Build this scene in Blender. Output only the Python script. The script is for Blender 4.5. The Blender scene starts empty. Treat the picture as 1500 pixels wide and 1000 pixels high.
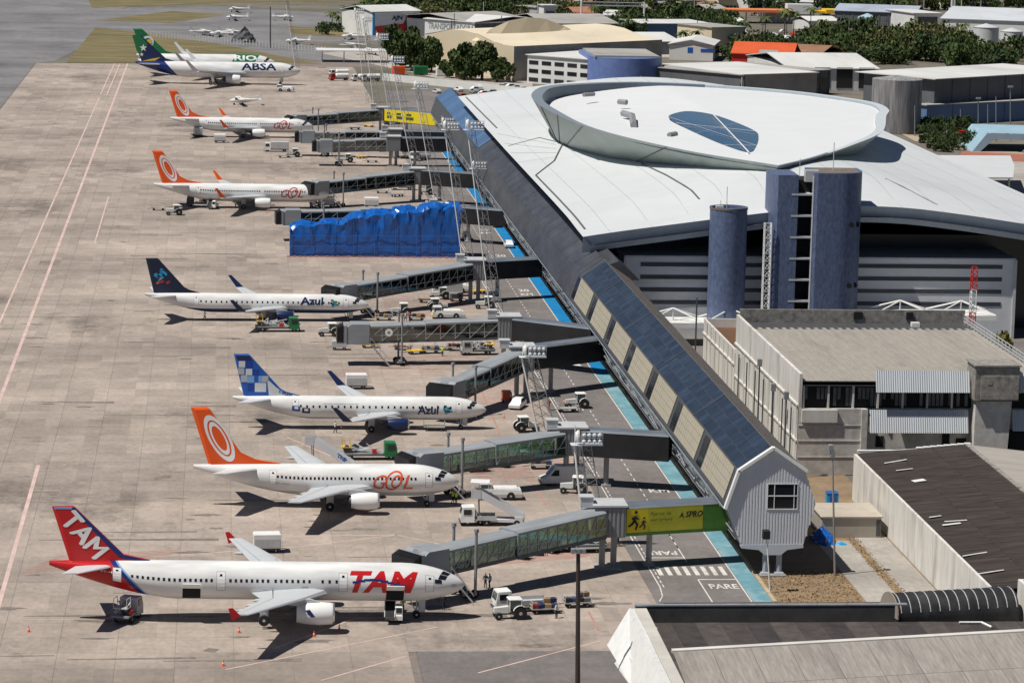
import bpy, bmesh, math, random
from mathutils import Vector, Matrix
random.seed(7)
R = math.radians
S = bpy.context.scene
COL = S.collection
# ---------------------------------------------------------------- camera
CF, CP, CR, CH, CY = 4470.0, R(9.42), R(1.22), 83.6, R(5.62)   # focal (px of a 1500 px frame), pitch, roll, height, yaw
_fw = Vector((math.sin(CY)*math.cos(CP), math.cos(CY)*math.cos(CP), -math.sin(CP)))
_rt = Vector((math.cos(CY), -math.sin(CY), 0)); _up = _rt.cross(_fw)
_r2 = _rt*math.cos(CR)+_up*math.sin(CR); _u2 = -_rt*math.sin(CR)+_up*math.cos(CR)
CC = Vector((0, 0, CH))
cd = bpy.data.cameras.new('camera'); cam = bpy.data.objects.new('camera', cd); COL.objects.link(cam)
cd.sensor_width = 36; cd.lens = CF/1500*36; cd.clip_start = 1; cd.clip_end = 6000
cam.matrix_world = Matrix(((_r2.x, _u2.x, -_fw.x, 0), (_r2.y, _u2.y, -_fw.y, 0), (_r2.z, _u2.z, -_fw.z, CH), (0, 0, 0, 1)))
S.camera = cam
# ---------------------------------------------------------------- light
sun_to = Vector((-.52, -.18, 1)).normalized()
ELEV = math.asin(sun_to.z); AZ = math.atan2(sun_to.x, sun_to.y)
W = bpy.data.worlds.new("World"); S.world = W; W.use_nodes = True
wn = W.node_tree.nodes; bg = wn['Background']
sky = wn.new('ShaderNodeTexSky'); sky.sky_type = 'NISHITA'; sky.sun_disc = False
sky.sun_elevation = ELEV; sky.sun_rotation = AZ % (2*math.pi); sky.altitude = 50; sky.air_density = .55; sky.dust_density = .1; sky.ozone_density = 2.0
W.node_tree.links.new(sky.outputs[0], bg.inputs[0]); bg.inputs[1].default_value = .05
ld = bpy.data.lights.new('sun', 'SUN'); ld.energy = 5.0; ld.angle = R(.5); ld.color = (1, .955, .88)
lo = bpy.data.objects.new('sun', ld); COL.objects.link(lo); lo.rotation_euler = sun_to.to_track_quat('Z', 'Y').to_euler()
S.view_settings.view_transform = 'Standard'; S.view_settings.look = 'None'; S.view_settings.gamma = 1
S.view_settings.use_curve_mapping = False; S.view_settings.exposure = -.02
S.cycles.max_bounces = 6; S.cycles.transparent_max_bounces = 8
# ---------------------------------------------------------------- surveying: photo ray meets a plane of known height / place
def ray(px, py): return (px-750)*_r2-(py-500)*_u2+CF*_fw
def at(px, py, z=0.0):
    d = ray(px, py); return CC+d*((z-CC.z)/d.z)
def on(px, py, ax, val):
    d = ray(px, py); return CC+d*((val-CC[ax])/d[ax])
# ---------------------------------------------------------------- materials
MATS = {}
def M(name, col, rough=.6, metal=0.0, var=.12, sc=.6, streak=None, dirt=0.0, dsc=.15, bump=0.0, spec=.4, rnd=.0, dcol=None):
    if name in MATS: return MATS[name]
    m = bpy.data.materials.new(name); m.use_nodes = True; nt = m.node_tree; N = nt.nodes; L = nt.links
    b = N['Principled BSDF']; b.inputs['Roughness'].default_value = rough; b.inputs['Metallic'].default_value = metal
    b.inputs['Specular IOR Level'].default_value = spec
    tc = N.new('ShaderNodeTexCoord'); oi = N.new('ShaderNodeObjectInfo')
    ad = N.new('ShaderNodeVectorMath'); ad.operation = 'ADD'
    cb = N.new('ShaderNodeCombineXYZ'); mu = N.new('ShaderNodeMath'); mu.operation = 'MULTIPLY'; mu.inputs[1].default_value = 57
    L.new(oi.outputs['Random'], mu.inputs[0]); L.new(mu.outputs[0], cb.inputs[0]); L.new(mu.outputs[0], cb.inputs[2])
    L.new(tc.outputs['Object'], ad.inputs[0]); L.new(cb.outputs[0], ad.inputs[1])
    mp = N.new('ShaderNodeMapping'); mp.inputs['Scale'].default_value = streak or (1, 1, 1); L.new(ad.outputs[0], mp.inputs[0])
    n1 = N.new('ShaderNodeTexNoise'); n1.inputs['Scale'].default_value = sc; n1.inputs['Detail'].default_value = 5; n1.inputs['Roughness'].default_value = .65
    L.new(mp.outputs[0], n1.inputs['Vector'])
    mr = N.new('ShaderNodeMapRange'); mr.inputs[1].default_value = .3; mr.inputs[2].default_value = .7
    mr.inputs[3].default_value = 1-var; mr.inputs[4].default_value = 1+var; L.new(n1.outputs['Fac'], mr.inputs[0])
    fac = mr.outputs[0]
    if rnd:
        r2 = N.new('ShaderNodeMapRange'); r2.inputs[3].default_value = 1-rnd; r2.inputs[4].default_value = 1+rnd; L.new(oi.outputs['Random'], r2.inputs[0])
        m2 = N.new('ShaderNodeMath'); m2.operation = 'MULTIPLY'; L.new(fac, m2.inputs[0]); L.new(r2.outputs[0], m2.inputs[1]); fac = m2.outputs[0]
    vm = N.new('ShaderNodeVectorMath'); vm.operation = 'SCALE'; vm.inputs[0].default_value = col; L.new(fac, vm.inputs['Scale'])
    out = vm.outputs[0]
    if dirt:
        n2 = N.new('ShaderNodeTexNoise'); n2.inputs['Scale'].default_value = dsc; n2.inputs['Detail'].default_value = 7; n2.inputs['Roughness'].default_value = .7
        L.new(mp.outputs[0], n2.inputs['Vector'])
        m3 = N.new('ShaderNodeMapRange'); m3.inputs[1].default_value = .5; m3.inputs[2].default_value = .72; m3.inputs[4].default_value = dirt; L.new(n2.outputs['Fac'], m3.inputs[0])
        mx = N.new('ShaderNodeMix'); mx.data_type = 'RGBA'; L.new(m3.outputs[0], mx.inputs[0]); L.new(out, mx.inputs[6])
        mx.inputs[7].default_value = (*(dcol or [c*.3 for c in col]), 1); out = mx.outputs[2]
    L.new(out, b.inputs['Base Color'])
    if bump:
        bp = N.new('ShaderNodeBump'); bp.inputs['Strength'].default_value = bump; bp.inputs['Distance'].default_value = .1
        L.new(n1.outputs['Fac'], bp.inputs['Height']); L.new(bp.outputs[0], b.inputs['Normal'])
    MATS[name] = m; return m
def zoned(name, zones, rough=.28, dirt=.0):
    """paint scheme: colour zones along x + k z in the thing's own space; zones = [(k, limit, colour)], first match wins, last is the ground colour"""
    m = M(name, (1, 1, 1), rough, 0, .03, .5, spec=.5); nt = m.node_tree; N = nt.nodes; L = nt.links
    tc = N.new('ShaderNodeTexCoord'); sp = N.new('ShaderNodeSeparateXYZ'); L.new(tc.outputs['Object'], sp.inputs[0])
    cur = None
    rgb = N.new('ShaderNodeRGB'); rgb.outputs[0].default_value = (*zones[-1], 1); cur = rgb.outputs[0]
    for z in reversed(zones[:-1]):
        (a, k, lim, c) = z
        m1 = N.new('ShaderNodeMath'); m1.operation = 'MULTIPLY'; m1.inputs[1].default_value = k; L.new(sp.outputs[2], m1.inputs[0])
        m0 = N.new('ShaderNodeMath'); m0.operation = 'MULTIPLY_ADD'; m0.inputs[1].default_value = a; L.new(sp.outputs[0], m0.inputs[0]); L.new(m1.outputs[0], m0.inputs[2])
        lt = N.new('ShaderNodeMath'); lt.operation = 'LESS_THAN'; lt.inputs[1].default_value = lim; L.new(m0.outputs[0], lt.inputs[0])
        mx = N.new('ShaderNodeMix'); mx.data_type = 'RGBA'; L.new(lt.outputs[0], mx.inputs[0]); L.new(cur, mx.inputs[6]); mx.inputs[7].default_value = (*c, 1); cur = mx.outputs[2]
    n2 = N.new('ShaderNodeTexNoise'); n2.inputs['Scale'].default_value = .8; n2.inputs['Detail'].default_value = 6
    mpp = N.new('ShaderNodeMapping'); mpp.inputs['Scale'].default_value = (.25, 1, 1.2); L.new(tc.outputs['Object'], mpp.inputs[0]); L.new(mpp.outputs[0], n2.inputs['Vector'])
    mr = N.new('ShaderNodeMapRange'); mr.inputs[1].default_value = .35; mr.inputs[2].default_value = .7; mr.inputs[3].default_value = 1.0; mr.inputs[4].default_value = .76; L.new(n2.outputs['Fac'], mr.inputs[0])
    sc_ = N.new('ShaderNodeVectorMath'); sc_.operation = 'SCALE'; L.new(cur, sc_.inputs[0]); L.new(mr.outputs[0], sc_.inputs['Scale'])
    L.new(sc_.outputs[0], N['Principled BSDF'].inputs['Base Color'])
    return m
def glass(name, tint, refl=.3, rough=.06):
    if name in MATS: return MATS[name]
    m = bpy.data.materials.new(name); m.use_nodes = True; nt = m.node_tree; N = nt.nodes; L = nt.links
    N.remove(N['Principled BSDF'])
    t = N.new('ShaderNodeBsdfTransparent'); t.inputs[0].default_value = (*tint, 1)
    g = N.new('ShaderNodeBsdfGlossy'); g.inputs['Roughness'].default_value = rough; g.inputs[0].default_value = (.85, .92, .9, 1)
    lw = N.new('ShaderNodeLayerWeight'); lw.inputs[0].default_value = .3
    mr = N.new('ShaderNodeMapRange'); mr.inputs[3].default_value = refl*.4; mr.inputs[4].default_value = min(1, refl*2); L.new(lw.outputs['Fresnel'], mr.inputs[0])
    mx = N.new('ShaderNodeMixShader'); L.new(mr.outputs[0], mx.inputs[0]); L.new(t.outputs[0], mx.inputs[1]); L.new(g.outputs[0], mx.inputs[2])
    L.new(mx.outputs[0], N['Material Output'].inputs[0]); MATS[name] = m; return m
white = M('white_paint', (.78, .78, .76), .4, var=.05, dirt=.25, dsc=.9)
lgrey = M('light_grey_paint', (.5, .51, .52), .45, var=.08, dirt=.25, dsc=.7)
mgrey = M('mid_grey_paint', (.25, .26, .27), .5, var=.1, dirt=.3)
dgrey = M('dark_grey_steel', (.07, .072, .078), .5, var=.2, dirt=.2)
galv = M('galvanised_steel', (.42, .43, .44), .4, .5, var=.1)
black = M('black_rubber', (.018, .018, .019), .75, var=.2)
dark = M('dark_void', (.012, .013, .015), .9, var=.1)
redp = M('red_paint', (.55, .025, .02), .35, var=.06)
orange = M('orange_paint', (.85, .13, .02), .35, var=.05)
yellow = M('yellow_paint', (.8, .5, .04), .45, var=.08, dirt=.2)
green = M('green_paint', (.015, .17, .06), .4, var=.1, dirt=.2)
navy = M('navy_paint', (.012, .025, .085), .3, var=.06)
blue = M('blue_paint', (.03, .12, .42), .35, var=.08)
cyanb = M('cyan_blue_paint', (.02, .32, .62), .4, var=.08)
brown = M('brown_rust', (.13, .065, .035), .8, var=.2)
hivis = M('hi_vis_yellow', (.6, .75, .05), .7, var=.05)
skin = M('skin', (.22, .12, .075), .6, var=.05)
cloth = M('dark_blue_cloth', (.03, .035, .06), .9, var=.15)
win = M('dark_window_glass', (.012, .015, .02), .12, var=.1, spec=.6)
wind = M('windshield_glass', (.05, .075, .08), .08, var=.1, spec=.8)
# ---------------------------------------------------------------- mesh builder
class MB:
    def __init__(s): s.v = []; s.f = []; s.m = []
    def add(s, vs, fs, mi=0, X=None):
        o = len(s.v)
        s.v += [tuple(X @ Vector(v)) if X else tuple(v) for v in vs]
        s.f += [tuple(i+o for i in f) for f in fs]; s.m += [mi]*len(fs); return s
    def box(s, x0, x1, y0, y1, z0, z1, mi=0, X=None):
        return s.add([(x0, y0, z0), (x1, y0, z0), (x1, y1, z0), (x0, y1, z0), (x0, y0, z1), (x1, y0, z1), (x1, y1, z1), (x0, y1, z1)],
                     [(3, 2, 1, 0), (4, 5, 6, 7), (0, 1, 5, 4), (1, 2, 6, 5), (2, 3, 7, 6), (3, 0, 4, 7)], mi, X)
    def cbox(s, x0, x1, y0, y1, z0, z1, c=.08, mi=0):      # box with a chamfered top edge
        s.box(x0, x1, y0, y1, z0, z1-c, mi); s.f.pop(-5); s.m.pop()
        return s.loftv([[(x0, y0, z1-c), (x1, y0, z1-c), (x1, y1, z1-c), (x0, y1, z1-c)], [(x0+c, y0+c, z1), (x1-c, y0+c, z1), (x1-c, y1-c, z1), (x0+c, y1-c, z1)]], mi, False, True)
    def quad(s, a, b, c, d, mi=0): return s.add([a, b, c, d], [(0, 1, 2, 3)], mi)
    def poly(s, pts, mi=0): return s.add(pts, [tuple(range(len(pts)))], mi)
    def loftv(s, rings, mi=0, cap0=True, cap1=True, X=None, closed=True):
        n = len(rings[0]); vs = [p for r in rings for p in r]; fs = []
        for i in range(len(rings)-1):
            for j in range(n if closed else n-1):
                a = i*n+j; b = i*n+(j+1) % n; fs.append((a, b, b+n, a+n))
        if cap0: fs.append(tuple(range(n-1, -1, -1)))
        if cap1: fs.append(tuple(range((len(rings)-1)*n, len(rings)*n)))
        return s.add(vs, fs, mi, X)
    def tube(s, p, q, r0, r1=None, n=6, mi=0, X=None):
        p = Vector(p); q = Vector(q); r1 = r0 if r1 is None else r1
        d = (q-p).normalized(); a = d.orthogonal().normalized(); b = d.cross(a)
        g = lambda c, r: [c+(a*math.cos(2*math.pi*i/n)+b*math.sin(2*math.pi*i/n))*r for i in range(n)]
        return s.loftv([g(p, r0), g(q, r1)], mi, X=X)
    def lathe(s, prof, o=(0, 0, 0), ax='z', n=16, mi=0, cap=True):
        rings = []
        for (t, r) in prof:
            rg = []
            for i in range(n):
                c, w = math.cos(2*math.pi*i/n)*r, math.sin(2*math.pi*i/n)*r
                rg.append({'z': (o[0]+c, o[1]+w, o[2]+t), 'x': (o[0]+t, o[1]+c, o[2]+w), 'y': (o[0]+w, o[1]+t, o[2]+c)}[ax])
            rings.append(rg)
        return s.loftv(rings, mi, cap, cap)
    def prism(s, pts, y0, y1, mi=0, ax='y'):               # pts (x,z) extruded along y, or (x,y) along z
        f = (lambda p, t: (p[0], t, p[1])) if ax == 'y' else ((lambda p, t: (p[0], p[1], t)) if ax == 'z' else (lambda p, t: (t, p[0], p[1])))
        return s.loftv([[f(p, y0) for p in pts], [f(p, y1) for p in pts]], mi)
    def mesh(s, name, mats, smooth=False, angle=None):
        me = bpy.data.meshes.new(name); me.from_pydata(s.v, [], s.f)
        if not isinstance(mats, (list, tuple)): mats = [mats]
        for m in mats: me.materials.append(m)
        if len(mats) > 1: me.polygons.foreach_set('material_index', s.m)
        bm = bmesh.new(); bm.from_mesh(me); bmesh.ops.recalc_face_normals(bm, faces=bm.faces); bm.to_mesh(me); bm.free()
        if smooth:
            me.polygons.foreach_set('use_smooth', [True]*len(me.polygons))
            me.set_sharp_from_angle(angle=R(angle or 40))
        me.update(); return me
    def build(s, name, mats, parent=None, label=None, cat=None, group=None, kind=None, smooth=False, loc=None, rz=0, angle=None):
        o = bpy.data.objects.new(name, s.mesh(name, mats, smooth, angle)); return link(o, parent, label, cat, group, kind, loc, rz)
def link(o, parent=None, label=None, cat=None, group=None, kind=None, loc=None, rz=0):
    COL.objects.link(o)
    if parent: o.parent = parent
    if loc is not None: o.location = loc
    if rz: o.rotation_euler = (0, 0, rz)
    if label: o['label'] = label
    if cat: o['category'] = cat
    if group: o['group'] = group
    if kind: o['kind'] = kind
    return o
def inst(name, me, parent=None, loc=(0, 0, 0), rz=0, **k):
    return link(bpy.data.objects.new(name, me), parent, loc=loc, rz=rz, **k)
def thing(name, label, cat, loc=(0, 0, 0), rz=0, group=None):
    return link(bpy.data.objects.new(name, None), None, label, cat, group, None, loc, rz)
KIDS = {}
def kids(o):
    return [c for c in bpy.data.objects if c.parent == o]
def copy_tree(o, loc, rz=0, label=None, group=None, swap=None):
    def cp(a, par):
        c = a.copy(); COL.objects.link(c); c.parent = par
        if swap and a.type == 'MESH' and any(ms.name in swap for ms in a.data.materials):
            key = (a.data.name, tuple(sorted(swap.items())))
            if key not in KIDS:
                me = a.data.copy()
                for i, ms in enumerate(me.materials):
                    if ms.name in swap: me.materials[i] = MATS[swap[ms.name]]
                KIDS[key] = me
            c.data = KIDS[key]
        for ch in a.children: cp(ch, c)
        return c
    r = cp(o, None); r.location = loc; r.rotation_euler = (0, 0, rz)
    if label: r['label'] = label
    if group: r['group'] = group
    return r
# ---------------------------------------------------------------- lettering
TXT = {}
def text_bm(s, size=1.0, shear=0.0, bold=0.0, sx=1.0):
    """flat letters: verts (x, y), starting at 0,0, cap height = size"""
    c = bpy.data.curves.new('lettering', 'FONT'); c.body = s; c.size = 1; c.shear = shear; c.offset = bold; c.resolution_u = 2; c.fill_mode = 'FRONT'
    o = bpy.data.objects.new('lettering', c); COL.objects.link(o)
    dg = bpy.context.evaluated_depsgraph_get(); me = o.evaluated_get(dg).to_mesh()
    bm = bmesh.new(); bm.from_mesh(me); o.evaluated_get(dg).to_mesh_clear(); bpy.data.objects.remove(o); bpy.data.curves.remove(c)
    xs = [v.co.x for v in bm.verts]; ys = [v.co.y for v in bm.verts]
    if not xs: return bm, 0, 0
    x0, x1, y0, y1 = min(xs), max(xs), min(ys), max(ys); k = size/(y1-y0)
    for v in bm.verts: v.co = Vector(((v.co.x-x0)*k*sx, (v.co.y-y0)*k, 0))
    return bm, (x1-x0)*k*sx, size
def bm_out(bm, name, m, fn, parent=None, **kw):
    for v in bm.verts: v.co = fn(v.co)
    me = bpy.data.meshes.new(name); bm.to_mesh(me); bm.free(); me.materials.append(m)
    return link(bpy.data.objects.new(name, me), parent, **kw)
def flat_text(s, m, origin, ux, uy, size, parent=None, shear=0, bold=.02, sx=1, width=None, name='lettering', **kw):
    bm, w, h = text_bm(s, size, shear, bold, sx)
    k = width/w if width else 1
    o = Vector(origin); ux = Vector(ux); uy = Vector(uy)
    return bm_out(bm, name, m, lambda c: o+ux*(c.x*k)+uy*c.y, parent, **kw)
# ================================================================ ground
def ground_mat(name, col, joints=False, **k):
    """world-space concrete / asphalt: slab tint, streaks along x, oil and rubber stains"""
    m = bpy.data.materials.new(name); m.use_nodes = True; nt = m.node_tree; N = nt.nodes; L = nt.links
    b = N['Principled BSDF']; b.inputs['Roughness'].default_value = .85; b.inputs['Specular IOR Level'].default_value = .25
    g = N.new('ShaderNodeNewGeometry'); cur = None
    def noise(sc, map_, det=6, ro=.6):
        mp = N.new('ShaderNodeMapping'); mp.inputs['Scale'].default_value = map_; L.new(g.outputs['Position'], mp.inputs[0])
        n = N.new('ShaderNodeTexNoise'); n.inputs['Scale'].default_value = sc; n.inputs['Detail'].default_value = det; n.inputs['Roughness'].default_value = ro; L.new(mp.outputs[0], n.inputs['Vector']); return n.outputs['Fac']
    def rng(src, a, b_, c, d):
        r = N.new('ShaderNodeMapRange'); r.inputs[1].default_value = a; r.inputs[2].default_value = b_; r.inputs[3].default_value = c; r.inputs[4].default_value = d; L.new(src, r.inputs[0]); return r.outputs[0]
    def mul(a, b_):
        x = N.new('ShaderNodeMath'); x.operation = 'MULTIPLY'; L.new(a, x.inputs[0]); L.new(b_, x.inputs[1]); return x.outputs[0]
    f = rng(noise(.35, (1, .8, 1)), .3, .7, .88, 1.1)
    f = mul(f, rng(noise(1.6, (1, .5, 1), 5), .3, .7, .88, 1.1))
    f = mul(f, rng(noise(.045, (1, .7, 1)), .35, .7, 1.1, .78)); f = mul(f, rng(noise(.02, (.12, 1.6, 1), 7, .65), .45, .68, 1.05, .74))
    f = mul(f, rng(noise(.03, (1, .6, 1), 8, .75), .55, .70, 1, k.get('stain', .58)))
    f = mul(f, rng(noise(.16, (.7, .5, 1), 8, .75), .62, .72, 1, k.get('stain', .58))); f = mul(f, rng(noise(.5, (.15, 3.0, 1), 4, .6), .66, .76, 1, .72))
    if joints:
        sn = N.new('ShaderNodeVectorMath'); sn.operation = 'SNAP'; sn.inputs[1].default_value = (6, 6, 50); L.new(g.outputs['Position'], sn.inputs[0])
        wnz = N.new('ShaderNodeTexWhiteNoise'); L.new(sn.outputs[0], wnz.inputs[0]); f = mul(f, rng(wnz.outputs['Value'], 0, 1, .87, 1.09))
    vm = N.new('ShaderNodeVectorMath'); vm.operation = 'SCALE'; vm.inputs[0].default_value = col; L.new(f, vm.inputs['Scale'])
    L.new(vm.outputs[0], b.inputs['Base Color']); MATS[name] = m; return m
conc = ground_mat('apron_concrete', (.37, .312, .27), True, stain=.42)
conc2 = ground_mat('plain_concrete', (.40, .37, .335))
asph = ground_mat('road_asphalt', (.195, .178, .172), stain=.72)
asph2 = ground_mat('taxiway_asphalt', (.20, .195, .20), stain=.7)
soil = ground_mat('dry_ground', (.17, .155, .125))
grassm = M('dry_grass', (.165, .135, .065), .95, var=.4, sc=.12, streak=(.5, 2, 1), dirt=.8, dsc=.05, dcol=(.075, .085, .03))
jointm = M('slab_joint', (.20, .17, .15), .9, var=.2)
mark_w = M('marking_white', (.62, .60, .57), .7, var=.15, sc=.8, dirt=.5, dsc=.5, dcol=(.3, .27, .24))
mark_p = M('marking_faded_pink', (.60, .44, .40), .7, var=.2, sc=.3, dirt=.5, dsc=.2, dcol=(.42, .34, .30))
mark_r = M('marking_worn_red', (.40, .20, .16), .8, var=.2, sc=.5, dirt=.6, dsc=.2, dcol=(.34, .27, .23))
mark_y = M('marking_worn_yellow', (.5, .40, .24), .8, var=.2, sc=.5, dirt=.5, dsc=.3, dcol=(.36, .31, .26))
lane_b = M('blue_lane_paint', (.14, .30, .36), .7, var=.2, sc=.5, dirt=.7, dsc=.25, dcol=(.33, .40, .40))
lane_b2 = M('bright_blue_lane_paint', (.008, .20, .46), .6, var=.15, sc=.5, dirt=.3)
def sheet(name, pts, z, m, kind='structure', parent=None, **k):
    b = MB(); b.poly([(p[0], p[1], z) for p in pts]); return b.build(name, m, parent, kind=kind, **k)
def px(*ps): return [at(a, b) for a, b in ps]
b = MB(); NX, NY = 24, 30
for i in range(NX):
    for j in range(NY):
        x0, x1 = -900+2400*i/NX, -900+2400*(i+1)/NX; y0, y1 = 100+3600*(j/NY)**1.5, 100+3600*((j+1)/NY)**1.5
        b.quad((x0, y0, -.09), (x1, y0, -.09), (x1, y1, -.09), (x0, y1, -.09))
b.build('terrain', soil, kind='structure')
apron = sheet('apron', [(-64.2, 250), (20.8, 250), (20.8, 306), (48.8, 309), (48.8, 1100), (150, 1118), (150, 1150), (-30, 1103), (-64.2, 1096)], -.035, jointm)
SL = 6.0; cells = []
def inside(x, y): return -64 < x < 48.8 and 262 < y < 1102 and not (x > 20.8-1e-6 and y < 306)
rndm = random.Random(4)
slab_me = {}
ncol = [(-64+SL*i, min(-64+SL*(i+1), 48.8)) for i in range(19)]
rest = MB(); near = []
for j in range(140):
    y0 = 258+SL*j; y1 = min(y0+SL, 1101)
    for (x0, x1) in ncol:
        a0, a1, c0, c1 = x0, x1, y0, y1
        if y0 < 306 and x1 > 21:
            if x0 >= 20: continue
            a1 = 20.8
        if y0 >= 306 and y0 < 306+SL: pass
        near.append((a0, a1, c0, c1))
vis = lambda s_: s_[1] > -26-(s_[2]-290)*.0 and s_[2] > 286 and s_[1] > -14-.10*(s_[2]-262)
g = .03
cand = sorted([s_ for s_ in near if vis(s_)], key=lambda s_: s_[2])[:298]; cs = set(cand)
for (x0, x1, y0, y1) in near:
    h = rndm.uniform(-.004, .003)
    if (x0, x1, y0, y1) in cs:
        k = (round(x1-x0, 2), round(y1-y0, 2))
        if k not in slab_me: bb = MB(); bb.box(g/2, k[0]-g/2, g/2, k[1]-g/2, -.03, 0); slab_me[k] = bb.mesh('concrete_slab', conc)
        inst('concrete_slab', slab_me[k], apron, (x0, y0, h))
    else: rest.box(x0+g/2, x1-g/2, y0+g/2, y1-g/2, -.03, h)
rest.build('concrete_slab', conc, apron, kind='stuff')
sheet('front_asphalt', [(20.85, 250), (60, 250), (60, 322), (48.85, 326), (48.85, 309), (20.85, 305.9)], -.008, asph)
road = sheet('service_road', [(48.85, 326), (61.9, 326), (61.9, 845), (48.85, 845)], -.004, asph)
sheet('service_road', [(48.85, 845.1), (61.9, 845.1), (75, 1000), (55, 1000)], -.004, asph)
b = MB()
for k in range(130): b.box(61.9, 62.35, 326+4*k, 329.9+4*k, -.05, .13)
b.build('kerb', [M('kerb_sand', (.42, .34, .23), .9, var=.2)], kind='structure')
sheet('taxiway', [(-300, 600), (-64.3, 600), (-64.3, 1096), (-58, 1110), (-46, 1235), (-40, 1700), (-300, 1900)], -.03, asph2)
sheet('taxiway', px((145, 38), (240, 40), (420, 62), (560, 84), (560, 96), (400, 84), (240, 62), (170, 50)), -.022, asph2)
sheet('taxiway', px((140, 12), (330, 10), (520, 22), (620, 40), (600, 60), (420, 62), (240, 40), (145, 38)), -.026, asph2)
sheet('forecourt', px((470, 78), (620, 110), (780, 150), (780, 120), (700, 96), (560, 70)), -.02, conc2)
sheet('grass_verge', px((140, 40), (240, 52), (330, 66), (470, 94), (380, 92), (200, 92), (97, 92)), -.018, grassm)
sheet('grass_verge', px((135, 12), (330, 4), (560, 0), (400, -20), (120, -20)), -.018, grassm)
sheet('grass_verge', px((140, 30), (255, 16), (330, 22), (250, 34)), -.015, grassm)
sheet('grass_verge', px((420, 38), (500, 44), (545, 56), (430, 52)), -.016, grassm)
b = MB(); q_ = random.Random(91)                                # oil and rubber stains at the stands
for ys in (305, 319.6, 330, 345, 360, 374.8, 390, 427, 445, 478, 500, 522, 545, 600, 640, 682, 720, 770, 841, 880, 930, 1000):
    for k in range(9):
        x, y = q_.uniform(-58, 44), ys+q_.gauss(0, 5)
        if y < 308 and x > 14: continue
        rx, ry = q_.uniform(.5, 3.2), q_.uniform(.15, .9); pts_ = []
        for a_ in range(14):
            t = 2*math.pi*a_/14; r_ = q_.uniform(.55, 1.15); pts_.append((x+rx*r_*math.cos(t), y+ry*r_*math.sin(t), .007))
        b.poly(pts_)
    for k in range(3): x, y, l_ = q_.uniform(-50, 20), ys+q_.gauss(0, 6), q_.uniform(8, 26); b.quad((x, y, .0065), (x+l_, y+q_.uniform(-.8, .8), .0065), (x+l_, y+.9, .0065), (x, y+.28, .0065))
b.build('oil_stain', M('oil_stain_brown', (.19, .16, .14), .8, var=.35, sc=1.2), apron, kind='stuff')
# --- painted lines
def stripes(name, segs, m, z=.012, par=None):
    b = MB()
    for (p, q, w) in segs:
        p = Vector(p); q = Vector(q); d = (q-p).normalized(); n = Vector((-d.y, d.x))*w/2
        b.add([(p.x-n.x, p.y-n.y, z), (q.x-n.x, q.y-n.y, z), (q.x+n.x, q.y+n.y, z), (p.x+n.x, p.y+n.y, z)], [(0, 1, 2, 3)])
    return b.build(name, m, par or road)
def dash(x, y0, y1, on_, off, w): return [((x, y0+i*(on_+off)), (x, min(y1, y0+i*(on_+off)+on_)), w) for i in range(int((y1-y0)/(on_+off)))]
stripes('taxi_line', [((-36.6, 500), (-36.6, 960), .35), ((-36.6, 972), (-36.6, 1100), .35)], mark_p, par=apron)
stripes('taxi_line', [((-31.6, 420), (-31.9, 1100), .55), ((-34.6, 972), (-34.6, 1100), .35)], mark_p, par=apron)
stripes('taxi_line', [((-23.3, 300), (-23.3, 400), .5), ((-24.6, 620), (-24.6, 700), .3)], mark_p, par=apron)
tq = lambda *p: [(at(*p[i])[:2], at(*p[i+1])[:2], .22) for i in range(len(p)-1)]
stripes('lead_in_line', tq((430, 785), (580, 783), (690, 806)) + tq((225, 815), (440, 800), (582, 783)) + tq((400, 950), (520, 905), (560, 905)) + tq((480, 500), (560, 512)) + tq((420, 640), (560, 700)) + tq((330, 980), (640, 918)) + tq((700, 985), (880, 938)) + tq((470, 996), (596, 960)), mark_p, par=apron)
stripes('lead_in_line', [((-20, y), (20, y+.6), .2) for y in (319.6, 374.8, 427.6, 522, 602, 681.5, 740, 841, 930)], mark_y, par=apron)
stripes('stand_edge_line', tq((835, 770), (872, 760)) + tq((775, 700), (800, 740)) + tq((700, 560), (760, 700)) + tq((862, 895), (877, 923), (893, 925)), mark_r, par=apron)
def hatch(c, n, name='red_hatching', st=.9, w=.3):
    a, b_, d = [at(*q) for q in c]; segs = []
    for i in range(n):
        t = i/n; p = a.lerp(d, t); r = b_+(d-a)*t; segs.append((p[:2], r[:2], w))
    stripes(name, segs, mark_r, .01, apron)
hatch(((30, 838), (215, 828), (90, 812)), 11, w=.22)
hatch(((660, 832), (860, 815), (690, 800)), 16)
hatch(((690, 706), (850, 690), (700, 660)), 14)
hatch(((600, 596), (742, 588), (640, 566)), 10)
hatch(((470, 552), (640, 548), (560, 520)), 10)
hatch(((560, 462), (690, 452), (560, 432)), 8)
hatch(((400, 372), (660, 376), (420, 384)), 4)
# --- road paint
stripes('edge_line', [((50.2, 333), (50.2, 840), .14)] + dash(50.65, 333, 840, 1.2, .8, .14) + [((50.2, 333), (49.9, 329), .14), ((49.9, 329), (49.2, 326.5), .14)], mark_w)
stripes('centre_line', dash(55.1, 352, 840, 1.6, 1.6, .14) + [((55.1, 326.2), (55.1, 336.5), .16), ((55.1, 345), (55.1, 366), .16)], mark_w)
stripes('edge_line', [((59.55, 326.2), (59.55, 840), .16)], mark_w)
sheet('cycle_lane', [(59.72, 326.2), (61.85, 326.2), (61.85, 470), (59.72, 470)], .006, lane_b)
sheet('cycle_lane', [(59.72, 470.05), (61.85, 470.05), (61.85, 845), (59.72, 845)], .006, lane_b2)
stripes('stop_line', [((55.1, 336.6), (59.5, 336.6), .3), ((50.6, 347.2), (55.0, 347.2), .3), ((55.2, 486), (59.4, 486), .2)], mark_w)
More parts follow.
